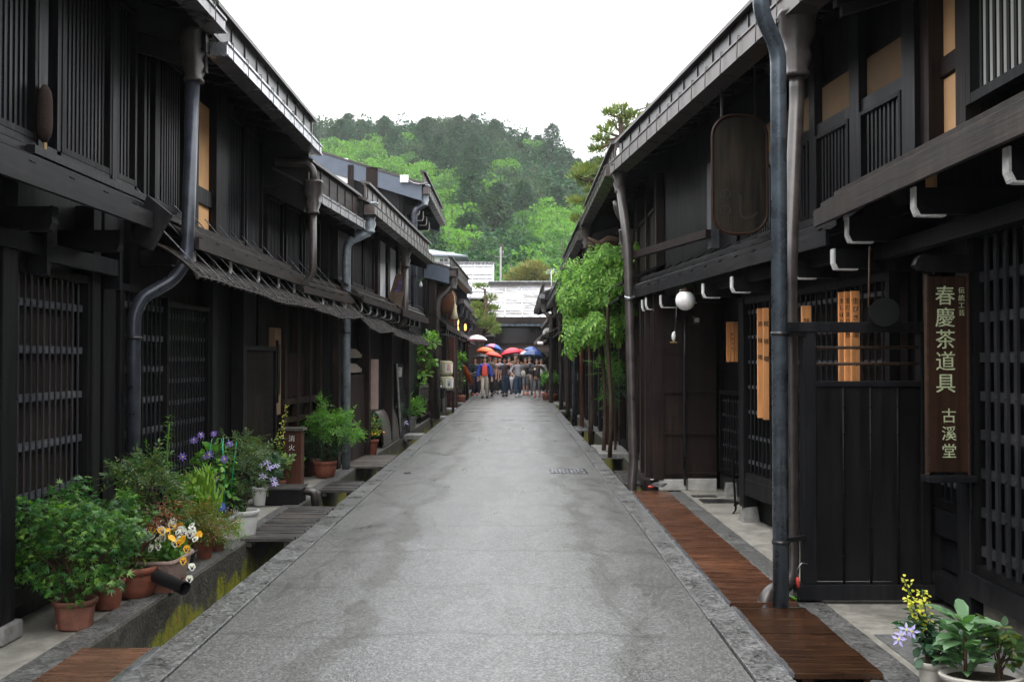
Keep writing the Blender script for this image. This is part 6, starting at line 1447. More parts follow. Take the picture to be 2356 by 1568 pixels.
for (px, py, w, h, n, mat, lab, Y) in ((1545,545,24,16,60,'leaf_bright','wispy green sprig growing on the right upper roof',15.5), (1395,880,34,60,150,'leaf_bright','feathery green shrub between the wisteria posts',19.0), (1415,900,26,40,110,'leaf_dark','dark feathery shrub low behind the far brown pipe',17.6)):
    c = AT(px, py, Y); t = thing('leafy_shrub', lab, 'shrub', (c.x, Y, max(0, c.z-1.5 if c.z < 2 else c.z-.2))); m, st = MB(), MB()
    bush(m, c, (w*Y/FPX, .25, h*Y/FPX), n, lambda m,p,d,n,s,mi=0: leaf_pinnate(m,p,d,n,s,5,.3,.26,mi), .20, r, clumps=9, cr=.4, st=st, base=(c.x, Y, c.z-(.2 if c.z > 2 else c.z)), sr=.005); st.build('stems', 'trunk', t); m.build('foliage', mat, t)

# ================================================================== TREES
def needles(m, c, R, n, s, r, mi=0, up=.6):
    c = Vector(c)
    for i in range(n):
        v = rv(r); p = c+Vector((v.x*R[0], v.y*R[1], v.z*R[2])); d = v*.7+Vector((0,0,up))+rv(r)*.5; d.normalize(); x = d.orthogonal().normalized()*s*.16
        q = d*s*r.uniform(.6,1.2); m.face([p-x, p+x, p+q+x*.3, p+q-x*.3], mi)
def pads(name, label, cat, base, trunk_pts, plist, Y, mat, s, dens, r, depth=.7, tmat='trunk'):
    t = thing(name, label, cat, base); tr = MB(); tr.tube(trunk_pts, [max(.03, .16*(1-.8*k/len(trunk_pts))) for k in range(len(trunk_pts))], 8)
    m = MB()
    for px, py, w, h in plist:
        q = AT(px, py, Y+r.uniform(-.6,.6)); k = Y/FPX; needles(m, q, (w*k, w*k*depth, h*k), int(dens*w*h/100), s, r)
        a = min(trunk_pts, key=lambda p: (Vector(p)-q).length+abs(Vector(p).z-q.z+.3)); tr.tube([a, Vector(a).lerp(q, .55)+Vector((0,0,-.15*w*k)), q+Vector((w*k*.4*(1 if q.x > Vector(a).x else -1),0,0))], [.05,.035,.015], 6)
    m.build('crown', mat, t); tr.build('trunk', tmat, t); return t
r = random.Random(11)
P = [Vector((3.7,30,0)), Vector((3.6,30,3)), Vector((3.3,30,5)), Vector((3.2,30,6.5)), Vector((3.05,30,8)), Vector((3.0,30,8.6))]
pads('pine_tree', 'tall airy pine rising behind the right-hand eave against the white sky', 'tree', (3.7,30,0), P,
     ((1428,252,22,9),(1405,262,20,8),(1452,268,24,10),(1422,285,28,9),(1392,300,18,8),(1450,300,26,10),(1382,320,22,8),(1410,335,26,9),(1372,345,20,8),(1440,330,20,8),(1395,372,24,9),(1350,388,28,10),(1335,402,24,8),(1378,405,20,10),(1352,422,22,9),(1325,408,16,7),(1365,440,18,9),(1340,465,26,8),(1325,462,18,6),(1362,480,18,8),(1335,505,22,8),(1490,245,6,5)), 30, 'crown_pine', .17, 60, r)
P = [Vector((-1.9,50.5,0)), Vector((-1.8,50.5,1.5)), Vector((-1.6,50.5,2.8)), Vector((-1.45,50.5,4)), Vector((-1.5,50.5,5))]
pads('garden_pine', 'layered garden pine leaning over the far left of the street', 'tree', (-1.9,50.5,0), P,
     ((1106,659,18,6),(1127,686,16,7),(1112,708,30,7),(1095,703,14,8),(1135,708,16,6),(1118,725,24,8),(1118,741,16,6),(1122,748,28,7),(1134,757,18,6),(1125,737,14,8),(1140,763,10,5),(1104,722,12,8)), 50.5, 'crown_pine', .16, 150, r)
P = [Vector((3.0,76,0)), Vector((3.2,76,3)), Vector((2.6,76,5)), Vector((1.8,76,6.6)), Vector((1.5,76,7.6))]
pads('ochre_pine', 'wide ochre-green garden pine behind the ridge of the end house', 'tree', (3,76,0), P,
     ((1225,610,24,8),(1205,625,32,9),(1240,622,26,9),(1190,640,30,9),(1222,642,36,9),(1255,640,26,9),(1178,655,28,9),(1212,660,38,9),(1250,658,32,9),(1275,662,24,8),(1190,672,34,8),(1235,674,44,8)), 76, 'crown_ochre', .32, 90, r)
P = [Vector((-3.4,82,0)), Vector((-3.4,82,5)), Vector((-3.4,82,8.2))]
pads('ochre_pine', 'small ochre rounded tree beside the white hillside house', 'tree', (-3.4,82,0), P, ((1085,625,24,14),(1075,632,22,12),(1096,633,20,12)), 82, 'crown_ochre', .35, 80, r)

def crown(m, r, kind, Ht, Rr):
    if kind == 'conifer':
        nb = 170
        for i in range(nb):
            f = (i+.5)/nb; z = Ht*(.12+.88*f); R_ = Rr*(1-f**2.6)**.62*r.uniform(.55,1.15)+.15; a = i*2.399+r.uniform(-.4,.4)
            tip = Vector((math.cos(a)*R_, math.sin(a)*R_, z-R_*.18))
            for j in range(17):
                k = r.uniform(.25, 1); p = Vector((tip.x*k, tip.y*k, z-R_*.18*k*k))+rv(r)*(.28*R_*.5+.12); d = Vector((math.cos(a), math.sin(a), -.15))+rv(r)*.9
                s = r.uniform(.3,.6)*(Rr/3); x = d.cross(Vector((0,0,1))).normalized()*s*.35; d.normalize()
                m.face([p-x, p+d*s*.5-x*.4+Vector((0,0,.05)), p+d*s, p+x])
    else:
        nb = {'broad': 26, 'willow': 30}[kind]
        for i in range(nb):
            v = rv(r); v = v.normalized()*r.uniform(.35,.88); c = Vector((v.x*Rr, v.y*Rr, Ht*.58+v.z*Ht*.38)); R_ = Rr*r.uniform(.26,.42)
            for j in range(105):
                q = rv(r); q = q.normalized()*(q.length**.4); p = c+Vector((q.x*R_, q.y*R_, q.z*R_*.8)); s = r.uniform(.22,.42)*(Rr/3)
                d = (q+rv(r)*.7+(Vector((0,0,-.9)) if kind == 'willow' else Vector((0,0,0)))).normalized(); nn = (q+Vector((0,0,.9))+rv(r)*.5); x = d.cross(nn).normalized()*s*(.22 if kind == 'willow' else .42)
                m.face([p-x*.6, p+d*s*.5-x, p+d*s, p+d*s*.5+x])
def proto(kind, mat, Ht, Rr, seed, tm='trunk'):
    r = random.Random(seed); t = thing({'conifer':'conifer_tree','broad':'broadleaf_tree','willow':'feathery_tree'}[kind], 'x', 'tree', (0, 0, 0))
    m = MB(); crown(m, r, kind, Ht, Rr); m.build('crown', mat, t)
    m = MB(); m.tube([(0,0,-.6),(0,0,Ht*.4),(.1,0,Ht*.92)], [.26,.18,.04], 7)
    if kind != 'conifer':
        for k in range(6): a = k*1.05; m.tube([(0,0,Ht*(.25+.06*k)), (math.cos(a)*Rr*.3, math.sin(a)*Rr*.3, Ht*(.42+.06*k)), (math.cos(a)*Rr*.62, math.sin(a)*Rr*.62, Ht*(.52+.06*k))], [.12,.08,.03], 5)
    m.build('trunk', tm, t); return t
PR = {'con': [proto('conifer', 'crown_conifer', 9.5, 3.9, 1), proto('conifer', 'crown_conifer_b', 8.5, 4.0, 2), proto('conifer', 'crown_conifer', 11, 3.5, 5)],
      'dark': [proto('broad', 'crown_conifer', 10, 4.6, 7), proto('broad', 'crown_conifer_b', 9.5, 4.8, 8)],
      'bright': [proto('broad', 'crown_bright', 10, 3.9, 3), proto('broad', 'crown_bright', 9, 4.2, 4)],
      'mid': [proto('broad', 'crown_mid', 9.5, 3.8, 6)], 'grey': [proto('broad', 'crown_greybrown', 10, 3.6, 9)], 'willow': [proto('willow', 'crown_willow', 9, 4.4, 10)]}
used = set(); cnt = {}
def plant(kind, x, y, s, r, lab=None):
    z = hillh(x, y); pr = r.choice(PR[kind]); 
    desc = dict(con='dark green conifer', dark='dark rounded tree', bright='fresh light green tree', mid='mid-green leafy tree', grey='greyish bare-looking tree', willow='feathery yellow-green tree')[kind]
    q = (y, x/y*FPX+VX); band = 'along the skyline of the wooded hill' if y > 232 else 'high on the wooded hill' if y > 185 else 'halfway up the wooded hill' if y > 135 else 'at the foot of the wooded hill'
    px = q[1]; side = 'on its far left' if px < 830 else 'left of its middle' if px < 1000 else 'near its middle' if px < 1160 else 'right of its middle' if px < 1310 else 'on its far right'
    lb = lab or f'{desc} {band}, {side}'; rz = r.uniform(0, 6.28)
    if pr.name not in used:
        used.add(pr.name); pr.location = (x, y, z); pr.rotation_euler = (0,0,rz); pr.scale = (s,s,s*r.uniform(.9,1.12)); pr['label'] = lb; o = pr
    else: o = dup(pr, (x, y, z), rz, s, lb); 
    o['group'] = ('trees: '+lb) if not lab else 'single trees below the hill'
    return o
def top0(px, y): return VY-(hillh((px-VX)/FPX*y, y)+9-CH)/y*FPX
r = random.Random(21); pts = []
tries = 0
while len(pts) < 275 and tries < 9000:
    tries += 1; y = 95+176*r.random()**.7; px = r.uniform(640, 1450); x = (px-VX)/FPX*y
    if top0(px, y) > 640: continue
    dmin = 2.9+y*.0105
    if any((x-a)**2+(y-b)**2 < dmin*dmin for a, b, *_ in pts): continue
    if y < 118 and x < -2.5: continue
    pts.append((x, y, px))
for x, y, px in pts:
    top = VY-(hillh(x, y)+9-CH)/y*FPX; k = r.random()
    if 690 < px < 1080 and 300+max(0,(px-850))*.40 < top < 480+max(0,(px-730))*.35: kind = 'bright' if k < .62 else 'mid' if k < .82 else 'grey' if px < 900 and k < .92 else 'con'
    elif px < 850 and top < 330: kind = 'con' if k < .5 else 'grey' if k < .6 else 'dark'
    elif px > 1190 and top > 455: kind = 'bright' if k < .6 else 'mid'
    elif top > 500: kind = 'mid' if k < .6 else 'dark'
    else: kind = 'con' if k < .55 else 'dark' if k < .93 else 'mid' if k < .975 else 'bright'
    plant(kind, x, y, r.uniform(.82, 1.15)*(1.05 if kind == 'con' else .98), r)
for kind, px, y, s, lab in (('willow', 1290, 88, 1.0, 'largest feathery yellow-green tree behind the ochre pine'), ('willow', 1335, 92, 1.15, 'feathery yellow-green tree touching the right-hand eave'), ('willow', 1250, 97, .75, 'smaller feathery yellow-green tree left of the largest one'),
                       ('bright', 1150, 86, .62, 'light green bush-like tree beside the utility pole'), ('bright', 1178, 92, .66, 'light green low tree between the pole and the ochre pine'), ('bright', 1262, 112, 1.0, 'bright green round tree above the feathery ones'), ('bright', 930, 100, .9, 'light green tree behind the tall grey-verged house'),
                       ('con', 1272, 258, 1.25, 'pointed conifer standing highest on the right skyline')):
    plant(kind, (px-VX)/FPX*y, y, s, r, lab)
# ================================================================== PEOPLE
def skin(verts, edges, radii, sub=1):
    me = bpy.data.meshes.new('skin'); me.from_pydata([tuple(v) for v in verts], edges, []); me.update()
    ob = bpy.data.objects.new('skin', me); COL.objects.link(ob)
    md = ob.modifiers.new('s', 'SKIN'); md.use_smooth_shade = True; md.branch_smoothing = .4
    if not me.skin_vertices: bpy.context.view_layer.update()
    lay = me.skin_vertices[0].data
    for i, q in enumerate(radii): lay[i].radius = q if isinstance(q, tuple) else (q, q); lay[i].use_root = (i == 0)
    sb = ob.modifiers.new('u', 'SUBSURF'); sb.levels = sub; sb.render_levels = sub
    dg = bpy.context.evaluated_depsgraph_get(); out = bpy.data.meshes.new_from_object(ob.evaluated_get(dg))
    bpy.data.objects.remove(ob); bpy.data.meshes.remove(me); return out
def hash_(q): return sum((i+3)*ord(x) for i, x in enumerate(q))
def person(label, px, py, h=None, Y=None, face=0, top=('c_blue', 1.0), legs=('c_beige', 'long'), hair='short', hairc='hair_black', shoes='c_black', arms=None, step=.0, lean=0, topen=None, bulk=1.0, hd=(0,0)):
    """px,py: pixel of the feet; face: turn in degrees from facing the camera; arms: wrist offsets of the right (-x) and left arm in body units"""
    c = G(px, py) if Y is None else Vector((AT(px, py, Y).x, Y, 0)); c.z = 0
    if h is None: h = 1.66
    t = thing('person', label, 'person', c, 'visitors walking up the lane')
    face += (abs(hash_(label)) % 25)-12
    R_ = Matrix.Rotation(math.radians(face), 3, 'Z')
    def V(x, y, z): return c + R_ @ Vector((x*h*bulk if abs(x) > .02 else x*h, y*h, z*h))
    s = step
    arms = arms or ((-.145, -.0, .485), (.145, .0, .485))
    W_ = [Vector(a) for a in arms]
    E_ = []
    for sd, w in zip((-1, 1), W_):
        S_ = Vector((sd*.098, 0, .80)); d = w-S_; L = .33; mid = (S_+w)/2; k = max(0, (L*.5)**2-(d.length/2)**2)**.5
        bend = Vector((sd*.6, .5, -.4)); bend = (bend - d.normalized()*bend.dot(d.normalized())).normalized(); E_.append(mid+bend*k)
    J = {'pel': (0,.0,.53), 'wst': (0,0,.61), 'chs': (0,-.005,.72), 'shc': (0,0,.80), 'nck': (0,-.002,.845), 'chn': (0,-.012,.885), 'hed': (0,-.008,.93), 'crn': (0,.0,.968)}
    verts, rad, idx = [], [], {}
    def A(k, v, r_): idx[k] = len(verts); verts.append(V(*v)); rad.append((r_[0]*h, r_[1]*h) if isinstance(r_, tuple) else r_*h)
    bk = bulk
    A('pel', J['pel'], (.078*bk,.058)); A('wst', J['wst'], (.066*bk,.05)); A('chs', J['chs'], (.080*bk,.056)); A('shc', J['shc'], (.06,.042)); A('nck', J['nck'], .030); A('chn', J['chn'], (.036,.042)); A('hed', J['hed'], (.044,.052)); A('crn', J['crn'], (.034,.040))
    for n_, sd, w, e in (('r', -1, W_[0], E_[0]), ('l', 1, W_[1], E_[1])):
        A('s'+n_, (sd*.094, 0, .793), .030); A('e'+n_, tuple(e), .023); A('w'+n_, tuple(w), .0155)
        d = (w-Vector(e)).normalized(); A('h'+n_, tuple(w+d*.035), (.022,.013)); A('k'+n_, tuple(w+d*.058), (.018,.010))
    for n_, sd, ph in (('r', -1, s), ('l', 1, -s)):
        A('j'+n_, (sd*.046, 0, .49), .046); A('q'+n_, (sd*.052, -.02-ph*.45 if ph < 0 else -.02-ph*.5, .275), .036); A('a'+n_, (sd*.052, -ph*.9+.01, .05+(.02 if ph < 0 else 0)), .021); A('t'+n_, (sd*.058, -ph*.9-.065, .022), (.022,.014))
    I = idx; ed = [(I['pel'],I['wst']),(I['wst'],I['chs']),(I['chs'],I['shc']),(I['shc'],I['nck']),(I['nck'],I['chn']),(I['chn'],I['hed']),(I['hed'],I['crn'])]
    for n_ in 'rl': ed += [(I['shc'],I['s'+n_]),(I['s'+n_],I['e'+n_]),(I['e'+n_],I['w'+n_]),(I['w'+n_],I['h'+n_]),(I['h'+n_],I['k'+n_]),(I['pel'],I['j'+n_]),(I['j'+n_],I['q'+n_]),(I['q'+n_],I['a'+n_]),(I['a'+n_],I['t'+n_])]
    me = skin(verts, ed, rad, 1)
    # fingers and nose are joined into the same body mesh
    m = MB(); m.raw([v.co for v in me.vertices], [tuple(p.vertices) for p in me.polygons], 0, True)
    bpy.data.meshes.remove(me)
    for n_ in 'rl':
        a, b = verts[I['w'+n_]], verts[I['h'+n_]]; d = (b-a).normalized(); sx = d.cross(R_ @ Vector((0,1,0)) if abs(d.y) < .8 else Vector((0,0,1))).normalized()
        for k in range(4): o = sx*(k-1.5)*.0115*h; q = b+d*.018*h+o; m.tube([q, q+d*(.024+.004*(1.5-abs(k-1.5)))*h, q+d*.038*h+(R_@Vector((0,-.008,0)))*h], [.0055*h,.005*h,.0035*h], 5)
        m.tube([a+d*.012*h+sx*.013*h, b+sx*.026*h, b+d*.018*h+sx*.028*h], [.0065*h,.006*h,.004*h], 5)
    nz = V(0, -.062, .921); m.tube([V(0,-.048,.935), nz, V(0,-.050,.914)], [.004*h,.009*h,.004*h], 6)
    for sd in (-1, 1): m.tube([V(sd*.043,-.0,.936), V(sd*.050,.004,.928), V(sd*.043,0,.912)], [.005*h,.009*h,.004*h], 5)
    m = m.build('body', 'skin', t)
    f = MB()
    for sd in (-1, 1): q = V(sd*.0185, -.0565, .934); f.tube([q-(R_@Vector((.007*h,0,0))), q, q+(R_@Vector((.007*h,0,0)))], [.002*h,.004*h,.002*h], 5); q = V(sd*.019, -.0565, .945); f.bar(q-(R_@Vector((.009*h,0,0))), q+(R_@Vector((.009*h,0,0))), .002*h, .002*h)
    f.bar(V(-.013,-.056,.901), V(.013,-.056,.901), .003*h, .005*h, 1); f.build('facial_features', ['hair_black', 'c_red'], t)
    # clothes
    def wear(keys, ex, name, mat, over=None, flare=None):
        ks = [k for k in keys]; vv, rr_, mp = [], [], {}
        for k in ks:
            mp[k] = len(vv); v = verts[I[k]] if not (over and k in over) else over[k]; vv.append(v); q = rad[I[k]]; q = q if isinstance(q, tuple) else (q, q); f_ = (flare or {}).get(k, 0)
            rr_.append((q[0]+(ex+f_)*h, q[1]+(ex+f_)*h))
        ee = [(mp[[n for n, i in I.items() if i == a][0]], mp[[n for n, i in I.items() if i == b][0]]) for a, b in ed if [n for n, i in I.items() if i == a][0] in mp and [n for n, i in I.items() if i == b][0] in mp]
        me = skin(vv, ee, rr_, 1); b = MB(); b.raw([v.co for v in me.vertices], [tuple(p.vertices) for p in me.polygons], 0, True); bpy.data.meshes.remove(me); return b.build(name, mat, t)
    ln = legs[1]; ov = {}
    if ln == 'long': ov = {k+n_: v for n_ in 'rl' for k, v in (('a', verts[I['a'+n_]]+Vector((0,0,.01)),),)}; keys = ['pel','wst','jr','jl','qr','ql','ar','al']; fl = {'ar': .012, 'al': .012, 'wst': -.012}
    else:
        z = {'knee': .0, 'mid': .35}[ln]; ov = {'a'+n_: verts[I['q'+n_]].lerp(verts[I['a'+n_]], z+.12) for n_ in 'rl'}; keys = ['pel','wst','jr','jl','qr','ql','ar','al']; fl = {'ar': .022, 'al': .022, 'wst': -.012}
    wear(keys, .010, 'trousers', legs[0], ov, fl)
    sl = top[1]; ov = {'pel': V(0,0,top[2] if len(top) > 2 else .535)}
    for n_ in 'rl': ov['w'+n_] = verts[I['e'+n_]].lerp(verts[I['w'+n_]], min(1, max(.02, sl*2-1))); 
    ov['nck'] = V(0,-.002,.828); keys = ['pel','wst','chs','shc','nck','sr','sl','er','el'] + (['wr','wl'] if sl > .5 else [])
    if sl <= .5:
        for n_ in 'rl': ov['e'+n_] = verts[I['s'+n_]].lerp(verts[I['e'+n_]], sl*2)
    wear(keys, .013, 'jacket' if topen else 'shirt', top[0], ov, {'pel': .012, 'shc': .004, 'nck': .006, 'er': .006, 'el': .006, 'wr': .006, 'wl': .006})
    if topen:
        b = MB(); b.grid(lambda u, v: V((u-.5)*.115*(1.1-.25*v), -.076-.010*math.sin(u*math.pi)-.008*math.sin(v*3.1), .545+.265*v), 6, 8); b.build('undershirt', topen, t)
    for n_ in 'rl':
        a, q = verts[I['a'+n_]], verts[I['t'+n_]]; f = (q-a); f.z = 0; f.normalize(); b = MB(); z0 = Vector((a.x, a.y, .028*h))
        b.tube([z0-f*.030*h, z0-f*.015*h, z0+f*.035*h, z0+f*.085*h, z0+f*.108*h], [.016*h,.030*h,.031*h,.028*h,.014*h], 8); b.build('shoe', shoes, t)
    # hair: a cap over the skull, longer at the back and sides
    b = MB(); low = {'short': .925, 'bob': .895, 'long': .80}[hair]; hc = V(0, .006, .94)
    def hp(u, v):
        a = u*2*math.pi; e = v*math.pi*.5; fr = max(0, -math.sin(a)); rr0 = (.052+.004*math.sin(a*5)*.3)*h
        if v < .6: e = v/.6*math.pi/2; p = Vector((math.cos(a)*math.sin(e)*.052, math.sin(a)*math.sin(e)*.062, .955+math.cos(e)*.042+.010*fr*math.sin(e)))
        else:
            k = (v-.6)/.4; z = .955+.010*fr-(.955-low)*k*(1 if fr < .45 else .0); p = Vector((math.cos(a)*(.052+.006*k), math.sin(a)*(.062 if fr < .45 else .060-.010*k), z))
        return c + R_ @ Vector((p.x*h, (p.y+.004)*h, p.z*h))
    b.grid(hp, 20, 12); b.build('hair', hairc, t); return t
def umbrella(label, px, py, Y, rad, mats, tilt=(0,0), hgt=.30, shaft=.62, closed=False, group='umbrellas carried by the visitors', kind='umbrella', handle=True):
    c = AT(px, py, Y); t = thing(kind, label, 'umbrella', c, group); Rm = Euler((math.radians(tilt[0]), math.radians(tilt[1]), 0)).to_matrix()
    m = MB(); T = lambda x, y, z: c + Rm @ Vector((x, y, z))
    for k in range(8):
        a0, a1 = k*math.pi/4, (k+1)*math.pi/4; prev = None
        for j in range(7):
            f = j/6; rr0 = rad*math.sin(f*1.25)/math.sin(1.25); z = hgt*rad*(math.cos(f*1.5)-.07)/.93; am = (a0+a1)/2; sc_ = 1-.06*f*f
            row = [T(rr0*math.cos(a0), rr0*math.sin(a0), z), T(rr0*.955*math.cos(am)*sc_, rr0*.955*math.sin(am)*sc_, z+.02*rad*f), T(rr0*math.cos(a1), rr0*math.sin(a1), z)]
            if prev: m.face([prev[0], prev[1], row[1], row[0]], k % len(mats), True); m.face([prev[1], prev[2], row[2], row[1]], k % len(mats), True)
            prev = row
    m.build('canopy', list(mats), t)
    m = MB(); m.tube([T(0,0,hgt*rad+.04), T(0,0,hgt*rad), T(0,0,-shaft)], [.004,.006,.006], 6); m.build('shaft', 'metal_silver', t)
    m = MB()
    for k in range(8): a = k*math.pi/4; m.tube([T(0,0,-.05), T(rad*.55*math.cos(a), rad*.55*math.sin(a), hgt*rad*.60)], .003, 4, caps=False)
    m.build('ribs', 'metal_grey', t)
    m = MB(); m.tube([T(0,0,-shaft), T(0,0,-shaft-.08), T(.015,0,-shaft-.10)], .014, 6); m.build('handle', 'c_black', t); return t
D_ = lambda zx: 1023.9+(zx+(zx-960)*.04)*.14674
E_y = lambda zy: 719+zy*.14674
person('woman in front in an open bright blue jacket over a red top, beige trousers', D_(635), 915.5, 1.74, face=2, top=('c_blue', .95, .52), topen='c_red', legs=('c_beige', 'long'), hair='bob', step=.10, arms=((-.165,-.03,.49),(.165,-.02,.485)))
person('long-haired woman in a dark teal top at the left, holding the lowered rust umbrella', D_(490), 909, 1.70, top=('c_teal', .9), legs=('c_navy', 'long'), hair='long', hairc='hair_brown', shoes='c_red', step=.06, face=8, arms=((-.15,-.10,.52),(.14,-.0,.49)))
person('man in an olive grey short-sleeved shirt just behind the blue jacket', D_(710), 911, 1.80, top=('c_olive', .45), legs=('c_black', 'long'), hair='short', step=.08, arms=((-.15,0,.49),(.155,-.05,.50)))
person('woman in a reddish plaid shirt behind the man in olive grey', D_(800), 906, 1.70, top=('c_plaidred', .9), legs=('c_black', 'long'), hair='bob', hairc='hair_brown', step=.05, face=-5)
person('person in a light blue shirt behind the plaid shirt', D_(862), 905, 1.74, top=('c_lblue', .45), legs=('c_black', 'long'), step=.04)
person('woman in a dark purple-grey tee and jeans, looking to her left', D_(935), 911.5, 1.68, face=12, top=('c_purple', .35, .50), legs=('c_jeans', 'long'), hair='short', shoes='c_purple', step=.08, arms=((-.16,-.02,.48),(.15,-.03,.49)), bulk=1.05)
person('woman in muted pink half hidden behind the purple-grey tee', D_(1003), 906, 1.74, top=('c_plaidred', .9), legs=('c_navy', 'long'), hair='short', hairc='hair_black')
person('tall man at the back holding the big red umbrella', D_(1100), 903, 1.88, top=('c_tan', .9), legs=('c_navy', 'long'), hair='short', arms=((-.12,-.10,.66),(.14,0,.49)))
pw = person('red-haired woman in a small-checked shirt and jeans, with a pale bag and a folded clear umbrella', D_(1135), 912.5, 1.70, face=10, top=('c_check', .75, .50), legs=('c_jeans', 'long'), hair='long', hairc='hair_brown', shoes='c_lgrey', step=.09, arms=((-.125,-.12,.55),(.13,-.06,.80)), bulk=1.12) if False else None
def checker():
    m, nt, p = newmat('c_check'); v = coords(nt, (75,75,75)); c = N(nt, 'ShaderNodeTexChecker'); nt.links.new(v, c.inputs['Vector']); c.inputs['Scale'].default_value = 1
    c.inputs['Color1'].default_value = (.55,.56,.60,1); c.inputs['Color2'].default_value = (.06,.07,.10,1); nt.links.new(c.outputs['Color'], p.inputs['Base Color']); p.inputs['Roughness'].default_value = .8
checker()
person('red-haired woman in a small-checked shirt and jeans, pale bag on her shoulder', D_(1135), 912.5, 1.70, face=10, top=('c_check', .75, .49), legs=('c_jeans', 'long'), hair='long', hairc='hair_brown', shoes='c_lgrey', step=.09, arms=((-.125,-.12,.56),(.12,-.09,.84)), bulk=1.12)
person('person in grey knee shorts and orange shoes under the front navy umbrella', D_(1252), 908, 1.70, top=('c_black', .9), legs=('c_grey', 'knee'), shoes='c_orangeshoe', step=.04, arms=((-.13,-.08,.62),(.13,0,.5)))
person('person in light grey trousers behind the brown coat', D_(1312), 907, 1.74, top=('c_teal', .9), legs=('c_lgrey', 'long'), step=.10)
person('woman in a long dark brown coat and pink shoes, looking down at her phone', D_(1425), 913.5, 1.66, face=-8, top=('c_brown', .95, .46), legs=('c_grey', 'mid'), shoes='c_pinkshoe', hair='short', step=.05, arms=((-.07,-.13,.72),(.17,-.02,.50)), bulk=1.12)
person('person in a white blouse half hidden behind the brown coat', D_(1492), 905, 1.66, top=('c_white', .8), legs=('c_navy', 'long'), shoes='c_pinkshoe')
tp = person('man in a pale open shirt standing at the right kerb, facing left', D_(1670), 907.5, 1.80, face=-70, top=('c_white', .85, .50), legs=('c_navy', 'long'), hair='short', step=.04, arms=((-.12,-.10,.52),(.12,-.08,.54)))
tp['group'] = 'people standing by the kerb'
person('person in red with glasses, mostly hidden behind the group', D_(775), 903, 1.66, top=('u_red', .9), legs=('c_black', 'long'), hair='bob')
for z, zy, Y, rd, mt, tl, lab, hg in (
    (515, 470, 44.5, .46, ('u_pink',), (12, 0), 'pale pink umbrella held highest, on the left of the group', .5),
    (770, 600, 46.5, .42, ('u_blue','u_blue','u_rose'), (18, 16), 'blue umbrella with a reddish patterned hem, tilted, above the orange one', .5),
    (655, 660, 45.4, .44, ('u_orange',), (14, 8), 'bright orange umbrella behind the woman in the blue jacket', .55),
    (765, 715, 44.8, .40, ('u_red2',), (12, 10), 'scarlet umbrella below the orange one', .45),
    (575, 735, 44.3, .34, ('u_black',), (12, -4), 'small black umbrella over the woman in the blue jacket', .4),
    (1045, 675, 45.2, .46, ('u_red',), (10, -8), 'large crimson umbrella in the middle of the group', .55),
    (1180, 655, 46.4, .26, ('u_red2',), (10, 6), 'red umbrella peeping out behind the crimson one', .5),
    (1010, 700, 46.0, .42, ('u_grey',), (5, 0), 'dark grey umbrella below the crimson one', .4),
    (1350, 640, 45.6, .40, ('u_navy','u_blue'), (12, 8), 'farther navy umbrella on the right of the group', .5),
    (1380, 712, 43.5, .50, ('u_navy',), (10, 4), 'nearer wide navy umbrella over the woman in the brown coat', .55),
    (1250, 690, 45.0, .30, ('u_rose','u_pink'), (10, 0), 'rose patterned umbrella between the navy ones', .5)):
    umbrella(lab, D_(z), E_y(zy)-5, Y, rd, mt, (-tl[0]*.5, tl[1]), hg)
umbrella('open rust-orange umbrella held low and sideways at the left edge of the group', D_(395), E_y(975), 42.8, .46, ('u_rust',), (12, 248), .40, .5)
c = AT(D_(1040), E_y(1010), 42.6); t = thing('folded_umbrella', 'folded clear umbrella held point down beside the checked shirt', 'umbrella', c, 'umbrellas carried by the visitors')
m = MB(); m.lathe([(.075,.0),(.10,.02),(.075,-.15),(.04,-.33),(.008,-.50),(.004,-.56)], c+Vector((0,0,.0)), 12, wob=lambda a, z: 1+.12*math.cos(a*8)); m.build('canopy', 'c_lgrey', t)
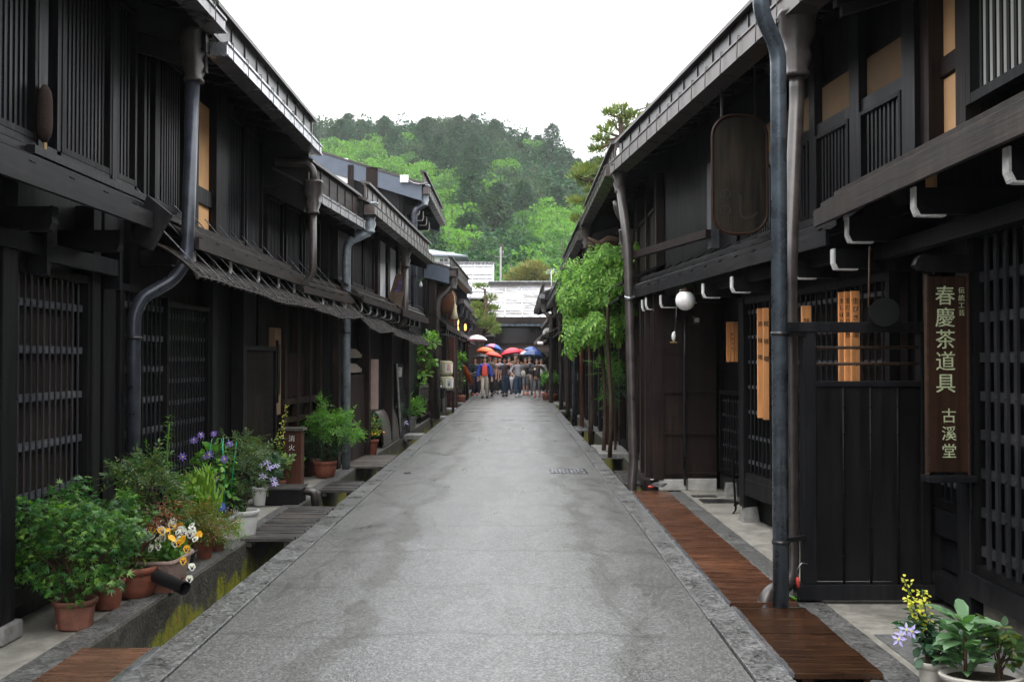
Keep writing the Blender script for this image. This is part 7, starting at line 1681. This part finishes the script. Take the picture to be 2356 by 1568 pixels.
m = MB(); m.tube(arc([c+Vector((0,0,0)), c+Vector((0,0,.14)), c+Vector((.05,0,.17)), c+Vector((.06,0,.10))], .03), .009, 6); m.build('handle', 'paper', t)
c = AT(D_(1220), E_y(935), 42.4); t = thing('shoulder_bag', 'pale grey-green shoulder bag of the woman in the checked shirt', 'bag', c)
m = MB(); m.lathe([(.03,-.17),(.085,-.14),(.09,-.05),(.06,.04),(.02,.08)], c, 12, sy=.5); m.build('bag_body', 'c_bag', t); m = MB(); m.tube([c+Vector((-.05,0,.05)), c+Vector((-.06,-.03,.22)), c+Vector((-.03,.0,.33)), c+Vector((.04,0,.05))], .008, 5); m.build('strap', 'c_bag', t)
c = AT(D_(1410), E_y(1030), 42.3); t = thing('shoulder_bag', 'tan shoulder bag of the woman in the dark brown coat', 'bag', c)
m = MB(); m.lathe([(.03,-.10),(.085,-.08),(.09,.0),(.07,.06),(.02,.08)], c, 12, sy=.5); m.build('bag_body', 'c_tan', t); m = MB(); m.tube([c+Vector((.0,0,.06)), c+Vector((.05,-.03,.3)), c+Vector((.08,.06,.5))], .009, 5); m.build('strap', 'c_tan', t)
c = AT(D_(1392), E_y(885), 42.5); m = MB(); m.box(42.5, 42.515, c.x-.035, c.x+.035, c.z-.03, c.z+.04); tag(m.build('phone', 'c_white'), 'small phone held up by the woman in the dark brown coat', 'phone')
# ================================================================== HAZE
hz = MB(); hz.hexa([(-950,-70,-2.2),(950,-70,-2.2),(950,1450,-2.2),(-950,1450,-2.2),(-950,-70,95),(950,-70,95),(950,1450,95),(-950,1450,95)])
m_ = bpy.data.materials.new('haze'); m_.use_nodes = True; n_ = m_.node_tree; n_.nodes.clear()
o_ = n_.nodes.new('ShaderNodeOutputMaterial'); v_ = n_.nodes.new('ShaderNodeVolumePrincipled'); v_.inputs['Color'].default_value = (.93,.96,1,1); v_.inputs['Density'].default_value = .00026; v_.inputs['Anisotropy'].default_value = .2
n_.links.new(v_.outputs[0], o_.inputs['Volume']); M['haze'] = m_
h_ = hz.build('haze', 'haze'); h_['kind'] = 'stuff'; h_['label'] = 'thin rainy haze lying over the street and the wooded hill'; h_['category'] = 'haze'
